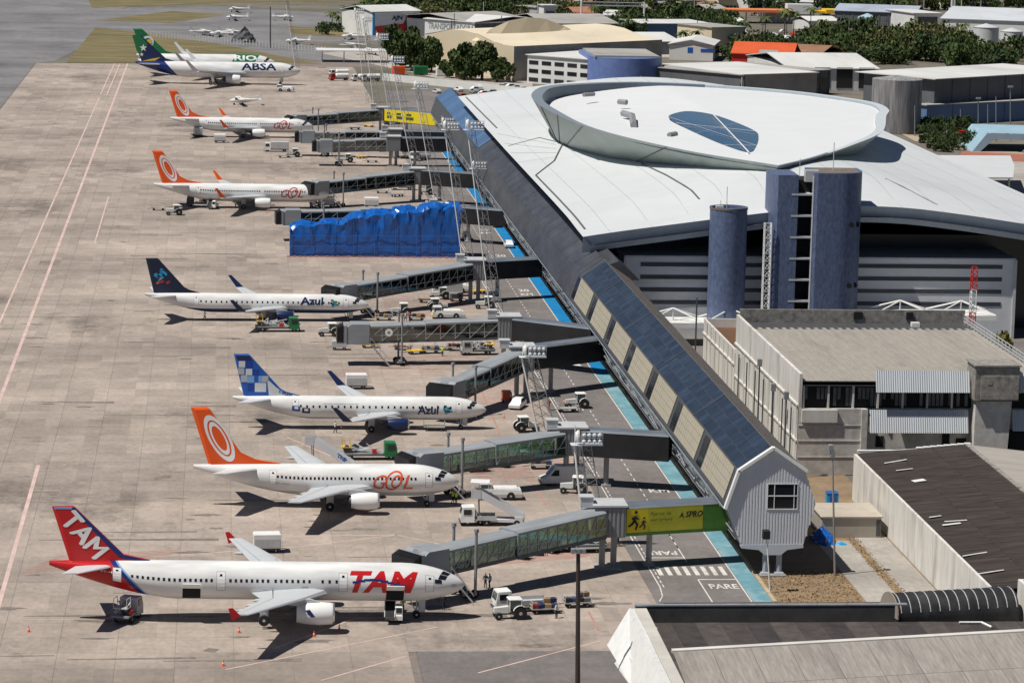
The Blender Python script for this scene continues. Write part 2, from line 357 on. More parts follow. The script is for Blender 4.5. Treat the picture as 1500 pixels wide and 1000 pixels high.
stripes('zebra_crossing', [((51.2+i*1.06, 338.6), (51.2+i*1.06, 342.8), .52) for i in range(8)], mark_w)
flat_text('PARE', mark_w, (55.9, 332.2, .014), (1, 0, 0), (0, 1, 0), 2.2, road, width=3.3, name='road_lettering')
flat_text('PARE', mark_w, (54.6, 350.6, .014), (-1, 0, 0), (0, -1, 0), 2.0, road, width=3.6, name='road_lettering')
flat_text('KM', mark_w, (56.1, 383.2, .014), (1, 0, 0), (0, 1, 0), 2.2, road, width=2.6, name='road_lettering')
for yy in (440, 553, 600, 640):
    flat_text('20', mark_w, (52.0 if yy == 440 else 56.0, yy+4.6, .014), (1, 0, 0), (0, 1, 0), 3.2, road, width=2.0, name='road_lettering')
    flat_text('KM', mark_w, (52.0 if yy == 440 else 56.0, yy, .014), (1, 0, 0), (0, 1, 0), 2.6, road, width=2.2, name='road_lettering')
b = MB(); b.poly([(57.0, 478, .014), (58.4, 478, .014), (57.7, 483, .014)]); b.build('road_arrow', mark_w, road)
# yard in front of the pier end
sheet('yard', [(62.4, 326), (84, 326), (84, 398), (62.4, 398)], -.02, ground_mat('yard_dirt', (.27, .195, .125)))
sheet('yard_path', [(72.5, 326), (76.6, 326), (76.6, 356), (72.5, 356)], .0, conc2)
sheet('yard_path', [(77.6, 326), (81.6, 326), (81.6, 362), (77.6, 362)], .0, conc2)
b = MB(); rr = random.Random(5)
for i in range(2600):
    x, y = rr.uniform(62.6, 72.3), rr.uniform(326, 341)
    if rr.random() < .25: x = rr.uniform(76.4, 78); y = rr.uniform(326, 358)
    h = rr.uniform(.03, .16); a = rr.uniform(0, 6.28); w = rr.uniform(.06, .2)
    b.add([(x-w*math.cos(a), y-w*math.sin(a), 0), (x+w*math.cos(a), y+w*math.sin(a), 0), (x+rr.uniform(-.1, .1), y+rr.uniform(-.1, .1), h)], [(0, 1, 2)])
b.build('grass', M('straw_grass', (.36, .25, .13), .95, var=.35, sc=.4), kind='stuff', label='dry brown grass in the yard beside the pier end')
# ================================================================ passenger pier
Y0, Y1, YM = 338.2, 835.0, 495.0
sid = M('white_siding', (.60, .62, .66), .45, var=.05, streak=(3, 3, .2))
roofb = M('blue_slate_roof', (.024, .036, .058), .38, var=.25, sc=.5, rnd=.22)
roofd = M('dark_metal_roof', (.062, .064, .072), .4, var=.3, sc=.35, streak=(1, .25, 1), dirt=.4)
roofl = M('blue_metal_roof', (.075, .14, .26), .4, var=.12, sc=.4, rnd=.12)
roofg = M('weathered_roof_sheet', (.19, .17, .155), .8, var=.25, sc=.8, streak=(.3, 2.5, 1), dirt=.5)
beige = M('beige_panel', (.36, .33, .26), .7, var=.06, sc=.6)
beigeg = M('panel_joint', (.20, .18, .14), .8)
lowm = M('pier_lower_cladding', (.16, .18, .21), .5, var=.3, sc=.4, dirt=.4)
bluew = M('blue_tinted_glazing', (.05, .12, .2), .15, var=.4, sc=.5, spec=.7)
steelm = M('column_paint', (.36, .40, .46), .5, var=.1)
pier = thing('passenger_pier', 'long passenger pier on columns with white gable end, beside the service road', 'pier', (63.6, Y0, 0))
def pp(b, name, m, **k): o = b.build(name, m, pier, **k); o.matrix_parent_inverse = Matrix.Translation((-63.6, -Y0, 0)); return o
sec = [(60.2, 3.7), (58.4, 8.0), (59.8, 12.3), (63.6, 14.9), (67.4, 12.3), (68.75, 8.5), (67.5, 3.8)]
def strip(i, j, ya, yb, off=0.0):
    (xa, za), (xb, zb) = sec[i], sec[j]; d = Vector((xb-xa, zb-za)); n = Vector((-d.y, d.x)).normalized()*off
    return [(xa+n.x, ya, za+n.y), (xb+n.x, ya, zb+n.y), (xb+n.x, yb, zb+n.y), (xa+n.x, yb, za+n.y)]
def seg_pt(i, j, t, y, off=0.0):
    (xa, za), (xb, zb) = sec[i], sec[j]; d = Vector((xb-xa, zb-za)); n = Vector((-d.y, d.x)).normalized()*off
    return (xa+d.x*t+n.x, y, za+d.y*t+n.y)
def plate(b, i, j, t0, t1, ya, yb, o0, o1, mi=0):
    q = [seg_pt(i, j, t0, ya, o1), seg_pt(i, j, t1, ya, o1), seg_pt(i, j, t1, yb, o1), seg_pt(i, j, t0, yb, o1)]
    p = [seg_pt(i, j, t0, ya, o0), seg_pt(i, j, t1, ya, o0), seg_pt(i, j, t1, yb, o0), seg_pt(i, j, t0, yb, o0)]
    b.loftv([p, q], mi)
b = MB(); b.quad(*strip(0, 1, Y0+.1, Y1)); pp(b, 'lower_wall', lowm)
b = MB(); b.quad(*strip(1, 2, Y0+.1, YM)); pp(b, 'upper_wall', dgrey)
b = MB()                                                     # beyond the slate roof the side and roof are one dark metal skin
yc = YM
for i in range(85):
    ya, yb = YM+i*4, YM+i*4+3.94
    plate(b, 1, 2, .0, 1.0, ya, yb, 0, .05, 0)
    if ya < 690: plate(b, 2, 3, 0, 1, ya, yb, 0, .05+.02*(i % 2), 0)
pp(b, 'metal_skin', roofd, kind='stuff')
b = MB(); b.quad(*strip(2, 3, Y0+.1, Y1)); b.quad(*strip(3, 4, Y0+.1, Y1)); b.quad(*strip(4, 5, Y0+.1, Y1)); b.quad(*strip(5, 6, Y0+.1, Y1)); pp(b, 'roof', dgrey)
b = MB(); bq = [sec[k] for k in range(7)]; b.poly([(x, Y1, z) for x, z in bq]); b.quad((60.2, Y0, 3.7), (67.5, Y0, 3.7), (67.5, Y1, 3.7), (60.2, Y1, 3.7)); pp(b, 'underside', lowm)
me3 = []                                                     # slate-blue roof panels, three to a row
for t in range(3):
    bb = MB(); plate(bb, 2, 3, t/3+.008, (t+1)/3-.008, 0, 2.16, .03, .08); me3.append(bb.mesh('roof_panel', roofb))
for k in range(70):
    for t in range(3):
        o = inst('roof_panel', me3[t], pier, (0, Y0+.5+k*2.2, random.uniform(-.01, .02))); o.matrix_parent_inverse = Matrix.Translation((-63.6, -Y0, 0))
b = MB()
for yy in (372, 405, 438, 471): plate(b, 2, 3, 0, 1, yy, yy+.35, .05, .13)
pp(b, 'roof_seam', roofd)
bb = MB(); plate(bb, 2, 3, 0, 1, 0, 4.6, .06, .12); me4 = bb.mesh('roof_panel', roofl)
for k in range(29): o = inst('roof_panel', me4, pier, (0, 697+k*4.72, 0)); o.matrix_parent_inverse = Matrix.Translation((-63.6, -Y0, 0))
b = MB()
for k in range(196): plate(b, 3, 4, 0, 1, Y0+.3+.8*k, Y0+.3+.8*k+.7, .02, .06+.03*(k % 2))
pp(b, 'roof_sheet', roofg, kind='stuff')
for k in range(7):                                           # beige facade panels between dark bays
    ya = 341.0+k*22.4; b = MB()
    plate(b, 1, 2, .10, .97, ya, ya+16.6, .02, .10, 1)
    for i in range(12):
        for j in range(4): plate(b, 1, 2, .105+.2162*j, .105+.2162*j+.2, ya+.05+1.378*i, ya+1.37*(i+1), .10, .125, 0)
    pp(b, 'facade_panel', [beige, beigeg])
    b = MB(); plate(b, 1, 2, .1, .9, ya+17.6, ya+20.9, .02, .05); pp(b, 'bay_window', win)
rr = random.Random(2)
for k in range(56):                                          # lower glazing and pipe clutter
    ya = Y0+3+k*8.8
    if ya > Y1-8: break
    b = MB(); plate(b, 0, 1, .35, .92, ya, ya+8.2, .0, .04); pp(b, 'lower_window', bluew if k % 3 else win)
b = MB()
for k in range(120):
    ya = Y0+4+k*4.1; t = rr.uniform(.05, .9); p = Vector(seg_pt(0, 1, t, ya, .25)); q = Vector(seg_pt(0, 1, min(1, t+rr.uniform(-.3, .4)), ya+rr.uniform(.5, 5), .25)); b.tube(p, q, .09)
for t in (.12, .3, .97): b.tube(seg_pt(0, 1, t, Y0+1, .22), seg_pt(0, 1, t, Y1, .22), .1)
pp(b, 'pipework', M('pipe_paint', (.25, .27, .29), .5, .2, var=.2))
# gable end
b = MB(); b.prism([(x, z) for x, z in sec], Y0-.06, Y0+.1); pp(b, 'gable_wall', sid)
b = MB()
for i in range(29):
    x = 58.75+i*.345; zt = min(12.3+(x-59.8)*.684 if x < 63.6 else 14.9-(x-63.6)*.684, 12.3 if not 59.8 < x < 67.4 else 99)
    if x < 59.8: zt = 8.0+(x-58.4)/(1.4)*4.3
    if x > 67.4: zt = 12.3-(x-67.4)/1.35*3.8
    zb = 3.75 if 60.2 < x < 67.5 else (8-(x-58.4)/1.8*4.3 if x <= 60.2 else 8.5-(68.75-x)/1.25*4.7)
    if 63.0 < x < 66.75: b.box(x, x+.17, Y0-.10, Y0-.055, zb+.1, 7.85); b.box(x, x+.17, Y0-.10, Y0-.055, 10.95, zt-.15)
    else: b.box(x, x+.17, Y0-.10, Y0-.055, zb+.1, zt-.15)
pp(b, 'siding_rib', sid, kind='stuff')
b = MB(); out = [sec[1], sec[2], sec[3], sec[4]]
for i in range(3):
    (xa, za), (xb, zb) = out[i], out[i+1]; L_ = math.hypot(xb-xa, zb-za); an = math.atan2(zb-za, xb-xa)
    X = Matrix.Translation((xa, Y0-.5, za)) @ Matrix.Rotation(-an, 4, 'Y'); b.box(-.1, L_+.12, 0, .75, .0, .32, 0, X)
pp(b, 'gable_trim', white)
wn_ = MB(); wn_.box(63.1, 66.65, Y0-.10, Y0-.04, 7.9, 10.9); wo = pp(wn_, 'gable_window', win)
b = MB()
for x in (63.1, 63.9, 66.2, 66.6): b.box(x-.04, x+.04, Y0-.16, Y0-.09, 7.9, 10.9)
for z in (7.9, 9.45, 10.86): b.box(63.1, 66.65, Y0-.17, Y0-.095, z-.05, z+.05)
o = b.build('window_frame', white, wo)
b = MB(); b.prism([(60.25, 3.7), (67.45, 3.8), (67.5, 3.35), (65.6, 3.1), (64.9, 2.5), (63.0, 2.5), (62.3, 3.1), (60.3, 3.3)], Y0-.15, Y0+1.1); pp(b, 'end_beam', M('beam_paint', (.5, .54, .6), .5, var=.06))
for k in range(22):
    for x in (63.2, 64.8):
        b = MB(); yy = Y0+.4+k*23; b.tube((x, yy, 0), (x, yy, 3.6), .34, n=10); b.cbox(x-.55, x+.55, yy-.55, yy+.55, 0, .45, .1); pp(b, 'column', steelm)
b = MB(); b.box(62.5, 65.5, Y0-.6, Y0+1.5, -.02, .22); pp(b, 'column_footing', conc2)
b = MB(); b.prism([(60, 12), (63.6, 14.6), (65.5, 15.3), (69, 12.2)], 490, 505); pp(b, 'link_roof', roofd)
# ================================================================ terminal with its great white roof
roofw = M('white_roof_membrane', (.575, .60, .615), .55, var=.04, sc=.06, dirt=.28, dsc=.035, dcol=(.40, .41, .41))
seamm = M('roof_seam', (.10, .105, .11), .6)
fascm = M('blue_grey_fascia', (.36, .42, .50), .5, var=.08, streak=(1.5, 1, .3))
ringm = M('ring_grey_green', (.34, .385, .36), .6, var=.12, sc=.3, streak=(1, 1, .4), dirt=.2)
termT = thing('terminal_building', 'airport terminal under a sweeping white roof, behind the pier', 'terminal', (108, 505, 0))
def tp(b, name, m, **k): o = b.build(name, m, termT, **k); o.matrix_parent_inverse = Matrix.Translation((-108, -505, 0)); return o
import bisect
fx = [58, 61, 75, 93, 102, 110, 122, 137, 153, 160]; fz = [16.8, 17.4, 19.3, 21.8, 22.8, 23.3, 22.3, 20.1, 17.9, 17.2]
def interp(x, X, Z):
    i = max(0, min(len(X)-2, bisect.bisect(X, x)-1)); t = (x-X[i])/(X[i+1]-X[i]); return Z[i]+(Z[i+1]-Z[i])*t
def roofz(x, y):
    z = sum(interp(x+d, fx, fz) for d in (-9, -6, -3, 0, 3, 6, 9))/7
    u = min(1, max(0, (y-505)/26)); w_ = min(1, max(0, (648-y)/95))
    return z+3.4*(u*u*(3-2*u))*w_*math.exp(-((x-101)/27)**2)
XA, XB, YA, YB = 61.3, 153.5, 505.0, 778.0
b = MB(); nx, ny = 40, 34; top = []; 
for j in range(ny+1):
    y = YA+(YB-YA)*j/ny
    top.append([(XA+(XB-XA)*i/nx, y, roofz(XA+(XB-XA)*i/nx, y)) for i in range(nx+1)])
vs = [p for r in top for p in r]; n1 = nx+1
b.add(vs, [(j*n1+i, j*n1+i+1, (j+1)*n1+i+1, (j+1)*n1+i) for j in range(ny) for i in range(nx)])
rf = tp(b, 'roof_shell', roofw, smooth=True)
b = MB()
for i in range(nx):
    (x0, y0, z0), (x1, y1, z1) = top[0][i], top[0][i+1]
    b.quad((x0, y0, z0), (x1, y1, z1), (x1, y1+1.2, z1-2.9), (x0, y0+1.2, z0-2.9))
tp(b, 'front_fascia', fascm)
b = MB()
for j in range(ny):
    for (r, s_) in ((0, 1), (nx, -1)):
        a, c = top[j][r], top[j+1][r]; b.quad(a, c, (c[0]+1.5*s_, c[1], c[2]-1.6), (a[0]+1.5*s_, a[1], a[2]-1.6))
tp(b, 'side_fascia', M('side_fascia_grey', (.12, .13, .15), .6))
b = MB(); b.add([(p[0], p[1], p[2]-1.9) for p in vs], [(j*n1+i, j*n1+i+1, (j+1)*n1+i+1, (j+1)*n1+i) for j in range(0, ny) for i in range(1, nx-1) if True]); tp(b, 'soffit', dgrey)
def seam(pts, w=.28, name='roof_seam'):
    b = MB()
    for (p, q) in zip(pts, pts[1:]):
        n = max(1, int(math.dist(p, q)/6))
        for i in range(n):
            a = [p[k]+(q[k]-p[k])*i/n for k in (0, 1)]; c = [p[k]+(q[k]-p[k])*(i+1)/n for k in (0, 1)]
            b.tube((*a, roofz(*a)+.0), (*c, roofz(*c)+.0), w/2, n=5)
    return b.build(name, seamm, None)
def seamp(*p, w=.28):
    q = []
    for (a, c) in p:
        v = at(a, c, 19)
        for _ in range(6): v = at(a, c, roofz(v.x, v.y))
        q.append((v.x, v.y))
    o = seam(q, w); o.parent = rf; return o
seamp((683, 143), (728, 188), w=.45); seamp((785, 257), (857, 336), w=.45)
seamp((745, 214), (790, 202), (824, 210)); seamp((824, 212), (812, 236), (785, 257), w=.4)
seamp((940, 240), (1024, 307), w=.4); seamp((1297, 262), (1373, 300), w=.2)
for k in range(4): seamp((728+10*k, 190+14*k+6), (815, 212+6*k), w=.08)
for k in range(13):                                              # fine sheet joints of the roof, running front to back
    x = 66+k*7.1; b = MB()
    for j in range(46):
        y0_, y1_ = 505+6*j, 511+6*j
        b.quad((x-.05, y0_, roofz(x, y0_)+.02), (x+.05, y0_, roofz(x, y0_)+.02), (x+.05, y1_, roofz(x, y1_)+.02), (x-.05, y1_, roofz(x, y1_)+.02))
    b.build('sheet_joint', M('sheet_joint_grey', (.38, .40, .41), .6), rf)
# ring
RIM = 27.0
rim = [(98.6, 529), (85.4, 554), (73.5, 592), (68.7, 636), (68.6, 665), (72, 687), (76.5, 698), (84, 705), (92, 709.5), (101, 711), (116, 705), (130, 693), (138.5, 679), (144.5, 663), (144, 646), (140, 630), (131.5, 595), (120, 568), (108.5, 545)]
def smooth_loop(P, n=6, sharp=0):
    out = []; N_ = len(P)
    for i in range(N_):
        p0, p1, p2, p3 = [Vector(P[(i+k) % N_]) for k in (-1, 0, 1, 2)]
        if i == sharp: p0 = p1*2-p2
        if (i+1) % N_ == sharp: p3 = p2*2-p1
        for k in range(n):
            t = k/n; out.append(.5*((2*p1)+(p2-p0)*t+(2*p0-5*p1+4*p2-p3)*t*t+(3*p1-p0-3*p2+p3)*t**3))
    return out
rl = smooth_loop(rim); cx, cy = 104, 630
def to_px(v): d = Vector(v)-CC; z = d.dot(_fw); return 750+CF*d.dot(_r2)/z, 500-CF*d.dot(_u2)/z
def on_roof(a, c):
    v = at(a, c, 19)
    for _ in range(12): v = at(a, c, .5*v.z+.5*roofz(v.x, v.y))
    return v
FXP = ((770, 816, 206), (785, 816, 206), (826, 822, 209), (851, 828, 212), (882, 837, 216.5), (930, 885, 229), (993, 945, 237.5), (1070, 1040, 245.5), (1142, 1136, 251))
nr = len(rl); base = []; inner = []; cen = Vector((cx, cy))
wI, wW = [0, 6, 14, 22, 28, 36, 46, 60, 76, 92, 102, 110, nr], [.7, .8, 1.3, 2.6, 3.9, 4.0, 3.4, 3.0, 2.6, 2.2, 1.6, .9, .7]
for i, p in enumerate(rl):
    dn = (cen-p).normalized(); q = p+dn*interp(i, wI, wW); inner.append((q.x, q.y))
    far = p+dn*(6.5 if i > 40 else 8.0); far = Vector((far.x, far.y, roofz(far.x, far.y)-.3))
    if i <= 36:
        X = to_px((p.x, p.y, RIM))[0]; k = 0
        while k < len(FXP)-2 and FXP[k+1][0] < X: k += 1
        t = max(0, min(1, (X-FXP[k][0])/(FXP[k+1][0]-FXP[k][0]))); v = on_roof(FXP[k][1]+(FXP[k+1][1]-FXP[k][1])*t, FXP[k][2]+(FXP[k+1][2]-FXP[k][2])*t)
        v.z -= .3
        if i > 30: v = v.lerp(far, (i-30)/7)
        base.append(tuple(v))
    else: base.append(tuple(far))
b = MB(); b.loftv([base, [(p.x, p.y, RIM) for p in rl]], 0, False, False); tp(b, 'ring_wall', ringm, smooth=True, angle=50)
def inz(x, y): return RIM-.5-2.2*min(1, max(0, (104-x)/28))*min(1, max(0, (y-600)/60))
for cond, mm_, mi_ in ((lambda x: x < 113, M('rim_shaded', (.20, .235, .27), .5, var=.08), M('rim_inner_shaded', (.10, .13, .165), .5, var=.1)), (lambda x: x >= 113, M('rim_sunlit', (.52, .57, .60), .5, var=.05), M('rim_inner_sunlit', (.34, .39, .43), .5, var=.08))):  # same rim throughout: shade painted into the left part's colours, sunlight into the right's
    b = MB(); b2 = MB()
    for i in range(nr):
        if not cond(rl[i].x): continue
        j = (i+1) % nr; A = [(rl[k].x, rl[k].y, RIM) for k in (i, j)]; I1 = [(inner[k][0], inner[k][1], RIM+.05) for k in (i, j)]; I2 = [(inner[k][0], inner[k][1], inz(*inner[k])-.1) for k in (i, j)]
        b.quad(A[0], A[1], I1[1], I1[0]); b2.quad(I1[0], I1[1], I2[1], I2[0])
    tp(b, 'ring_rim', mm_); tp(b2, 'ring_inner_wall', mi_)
b = MB(); c_ = (cx, cy+6); P_ = lambda i, t: (c_[0]+(inner[i % nr][0]-c_[0])*t, c_[1]+(inner[i % nr][1]-c_[1])*t)
for k in range(nr):
    for t0, t1 in ((0, .25), (.25, .5), (.5, .7), (.7, .85), (.85, 1)):
        q4 = [P_(k, t0), P_(k, t1), P_(k+1, t1), P_(k+1, t0)]
        b.poly([(x, y, inz(x, y)) for x, y in (q4 if t0 else q4[:3])])
ir = tp(b, 'inner_roof', M('inner_roof_white', (.66, .68, .69), .55, var=.03, sc=.08), smooth=True)
lens = [at(*p, RIM-.42) for p in ((979, 171), (992, 165), (1012, 163), (1045, 168), (1080, 180), (1106, 192), (1111, 200), (1108, 213), (1097, 223), (1060, 212), (1020, 195), (990, 180))]
ls_ = smooth_loop([(p.x, p.y) for p in lens], 4, -9); lz_ = lens[0].z; lens = [Vector((p.x, p.y, lz_)) for p in ls_]; b = MB(); c = sum(lens, Vector())/len(lens); b.v = []; b.f = []; b.m = []
for i in range(len(lens)): b.add([lens[i], lens[(i+1) % len(lens)], c+Vector((0, 0, .25))], [(0, 1, 2)])
sk = tp(b, 'skylight', M('blue_skylight_glass', (.02, .07, .14), .12, var=.3, sc=.15, spec=.8))
b = MB()
for pa, pb in (((1045, 168), (1097, 223)), ((979, 171), (1108, 213)), ((1020, 195), (1080, 180)), ((990, 180), (1106, 192)), ((1060, 212), (1108, 213))): b.tube(at(*pa, RIM-.1), at(*pb, RIM-.1), .13 if pa == (1045, 168) else .025)
b.build('skylight_bar', white, sk)
def itop(name, pts, h, w, m=mgrey):
    b = MB()
    for p, q in zip(pts, pts[1:]): b.tube(at(*p, RIM-.2), at(*q, RIM-.2), w)
    o = b.build(name, m, ir); return o
itop('roof_duct', [(913, 166), (926, 170), (928, 184)], 0, .75); itop('roof_vent', [(906, 149), (918, 150)], 0, .6); itop('roof_vent', [(980, 198), (990, 196)], 0, .5); itop('roof_mast', [(855, 139), (870, 138)], 0, .5)
b = MB()
for k in (13, 16, 19, 7):
    a_, c_ = Vector((rl[k].x, rl[k].y, RIM)), Vector(base[k]); n_ = Vector((-.12, -.12, .0)); b.tube(a_+n_, c_+n_, .11)
tp(b, 'ring_seam', seamm)
# body under the roof
stripm = M('striped_wall_grey', (.62, .64, .66), .5, var=.06); stripd = M('ribbon_window', (.05, .06, .07), .25, var=.1)
b = MB(); b.box(66, 150, 520, 760, 0, 16.2); tp(b, 'body', M('terminal_dark_glass', (.02, .024, .03), .2, var=.3, sc=.2, spec=.6))
b = MB(); b.box(69.0, 136, 507.2, 519.8, 0, 13.6); wv = tp(b, 'office_front', stripm)
for k in range(4):
    z = 5.6+k*2.15
    b = MB(); b.box(71.5, 134, 507.12, 507.25, z, z+.7); b.build('ribbon_window', stripd, wv).matrix_parent_inverse = Matrix()
b = MB(); b.box(68.7, 136.3, 507.0, 519.9, 13.6, 13.9); b.box(136, 136.5, 506.9, 508.5, 0, 13.6); b.box(68.6, 69.0, 506.9, 508.5, 0, 13.6); b.build('office_trim', lgrey, wv)
# towers
M('tower_roof_dull', (.16, .13, .11), .9, var=.3, dirt=.5); tileb = M('blue_mosaic_tile', (.10, .132, .225), .5, var=.35, sc=2.2, streak=(1, 1, .45), dirt=.35, dsc=.5, dcol=(.05, .07, .15))
tb = thing('stair_tower', 'broad blue mosaic tower with a dark open slot, in front of the terminal roof', 'tower', (101, 506, 0))
def outline(x0, x1, yf, r=4.5):
    return [(x0, yf+9), (x0, yf+2.2), (x0+.6, yf+.4), (x0+4.0, yf+.4)], [(x0+6.6, yf+.4), (x0+7.2, yf), (x1-4.5, yf)]+[(x1-4.5+4.5*math.sin(R(a)), yf+4.5-4.5*math.cos(R(a))) for a in range(15, 91, 15)]+[(x1, yf+9), (x0, yf+9)]
def tpz(b, name, m, par, o, **k): q = b.build(name, m, par, **k); q.matrix_parent_inverse = Matrix.Translation((-o[0], -o[1], 0)); return q
TX0, TX1, TY = 92.7, 108.2, 499.5
A, B_ = outline(TX0, TX1, TY)
b = MB(); b.prism([(x, y) for x, y in A]+[(TX0+4.0, TY+9)], 0, 28.6, ax='z'); tpz(b, 'tower_shaft', tileb, tb, (101, 506), smooth=True, angle=25)
b = MB(); b.prism([(x, y) for x, y in B_[:-1]]+[(TX0+6.6, TY+9)], 0, 29.0, ax='z'); tpz(b, 'tower_shaft', tileb, tb, (101, 506), smooth=True, angle=25)
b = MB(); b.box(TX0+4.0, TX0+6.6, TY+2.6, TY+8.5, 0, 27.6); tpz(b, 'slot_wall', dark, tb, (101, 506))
for k in range(7): b = MB(); b.box(TX0+2.9, TX0+6.7, TY+.35, TY+2.7, 3.6+3.6*k, 3.9+3.6*k); tpz(b, 'slot_landing', lgrey, tb, (101, 506))
b = MB(); b.box(TX0+6.4, TX0+6.6, TY+.3, TY+.5, 3, 28.5); tpz(b, 'slot_rail', white, tb, (101, 506))
b = MB(); b.prism([(TX0+7.4, TY+.5), (TX1-4.5, TY+.5), (TX1-1.2, TY+2), (TX1-.6, TY+5), (TX1-.6, TY+8.5), (TX0+7.4, TY+8.5)], 29.0, 29.02, ax='z'); tpz(b, 'tower_roof', MATS['tower_roof_dull'], tb, (101, 506))
b = MB(); b.tube((TX0+10.5, TY+4, 29), (TX0+10.5, TY+4, 33.8), .07); b.tube((TX0+4.8, TY+4, 28), (TX0+4.8, TY+4, 31), .05); tpz(b, 'roof_aerial', lgrey, tb, (101, 506))
for z in (10, 20.3):
    for dx in (-2.0, -.9): b = MB(); b.lathe([(0, .42), (.6, .42)], (TX1+dx-.2, TY+(.75 if dx < -1.5 else 1.75)-.35, z), 'y', 12); tpz(b, 'porthole', dark, tb, (101, 506))
b = MB(); b.box(TX0+5.3, TX0+7.6, TY+1.2, TY+2.6, 27.4, 29.3); tpz(b, 'parapet_box', lgrey, tb, (101, 506))
ts = thing('stair_tower', 'narrow round blue mosaic tower with an aerial, left of the broad tower', 'tower', (85.6, 503, 0))
b = MB(); b.lathe([(0, 3.15), (22.7, 3.15), (22.7, 2.8), (22.2, 2.8)], (85.6, 503.2, 0), n=40, cap=True); tpz(b, 'tower_shaft', tileb, ts, (85.6, 503), smooth=True)
b = MB(); b.lathe([(0, 3.22), (.35, 3.22)], (85.6, 503.2, 22.45), n=40, cap=False); tpz(b, 'coping', MATS['tower_roof_dull'], ts, (85.6, 503))
b = MB(); b.tube((85.2, 503, 22.3), (85.2, 503, 26.2), .06); b.tube((84, 502, 22.3), (84, 502, 24), .05); b.box(83.4, 84.6, 502.4, 503.6, 22.3, 23); tpz(b, 'roof_aerial', lgrey, ts, (85.6, 503))
lat = thing('lattice_pole', 'thin white lattice pole standing between the two blue towers', 'mast', (91.8, 500, 0))
def lattice(b, p, q, w0, w1, n, r=.05, legs=4):
    p, q = Vector(p), Vector(q)
    cs = [(1, 1), (-1, 1), (-1, -1), (1, -1)][:legs] if legs == 4 else [(1, -.58), (-1, -.58), (0, 1.15)]
    P_ = lambda i, t: p.lerp(q, t)+Vector((cs[i][0], cs[i][1], 0))*(w0+(w1-w0)*t)/2
    for i in range(legs):
        b.tube(P_(i, 0), P_(i, 1), r*1.6, n=5)
        for k in range(n):
            t0, t1 = k/n, (k+1)/n; j = (i+1) % legs
            b.tube(P_(i, t0), P_(j, t1), r, n=4); b.tube(P_(i, t1), P_(j, t1), r*.8, n=4)
b = MB(); lattice(b, (0, 0, 0), (0, 0, 20.5), 1.1, 1.1, 16, .06); b.build('mast_frame', white, lat)
def canopy(label, x0, x1, y, z, d, n):
    c = thing('entrance_canopy', label, 'canopy', ((x0+x1)/2, y, 0), group='white entrance canopies'); o = ((x0+x1)/2, y)
    b = MB(); b.box(x0, x1, y-d/2, y+d/2, z, z+.25); b.box(x0-.1, x1+.1, y-d/2-.1, y-d/2, z-.5, z+.35); tpz(b, 'canopy_deck', white, c, o)
    w = (x1-x0)/n
    for k in range(n):
        xc = x0+w*(k+.5); b = MB(); b.tube((xc, y, z+.2), (xc, y, z+2.3), .12)
        for dx in (-w/2, w/2): b.tube((xc, y, z+2.3), (xc+dx, y-d/2+.2, z+.35), .13); b.tube((xc, y, z+2.3), (xc+dx, y+d/2, z+.35), .13)
        tpz(b, 'tension_strut', white, c, o); b = MB(); b.tube((xc, y, 0), (xc, y, z), .16); tpz(b, 'canopy_post', lgrey, c, o)
canopy('white entrance canopy with peaked struts, left of the towers', 71.5, 91, 501, 3.6, 7, 2)
canopy('white entrance canopy with peaked struts, right of the broad tower', 109.6, 130.5, 500, 5.3, 7, 2)
sheet('terminal_road', [(69, 476), (165, 476), (165, 509), (69, 509)], -.006, asph)
# ================================================================ airliners
acw = M('aircraft_white', (.80, .80, .79), .25, var=.03, spec=.5)
wingm = M('wing_grey', (.52, .54, .56), .35, var=.08, streak=(.4, 2, 1), dirt=.15, dsc=.6)
lipm = M('bare_metal_lip', (.6, .6, .6), .2, .8, var=.05)
beltm = M('belly_grey', (.42, .44, .46), .4, var=.06)
doorline = M('door_outline', (.30, .31, .33), .5, var=.05)
tread = M('tyre', (.02, .02, .021), .8, var=.2)
hubm = M('wheel_hub', (.55, .55, .56), .4, .3, var=.1)
_WH = {}
def wheel_mesh(r, w):
    k = (round(r, 3), round(w, 3))
    if k not in _WH:
        b = MB(); b.lathe([(-w/2, r*.55), (-w/2, r*.9), (-w*.3, r), (w*.3, r), (w/2, r*.9), (w/2, r*.55)], ax='y', n=14, mi=0)
        b.lathe([(-w*.52, r*.2), (-w*.42, r*.56), (w*.42, r*.56), (w*.52, r*.2)], ax='y', n=10, mi=1)
        _WH[k] = b.mesh('wheel', [tread, hubm], True)
    return _WH[k]
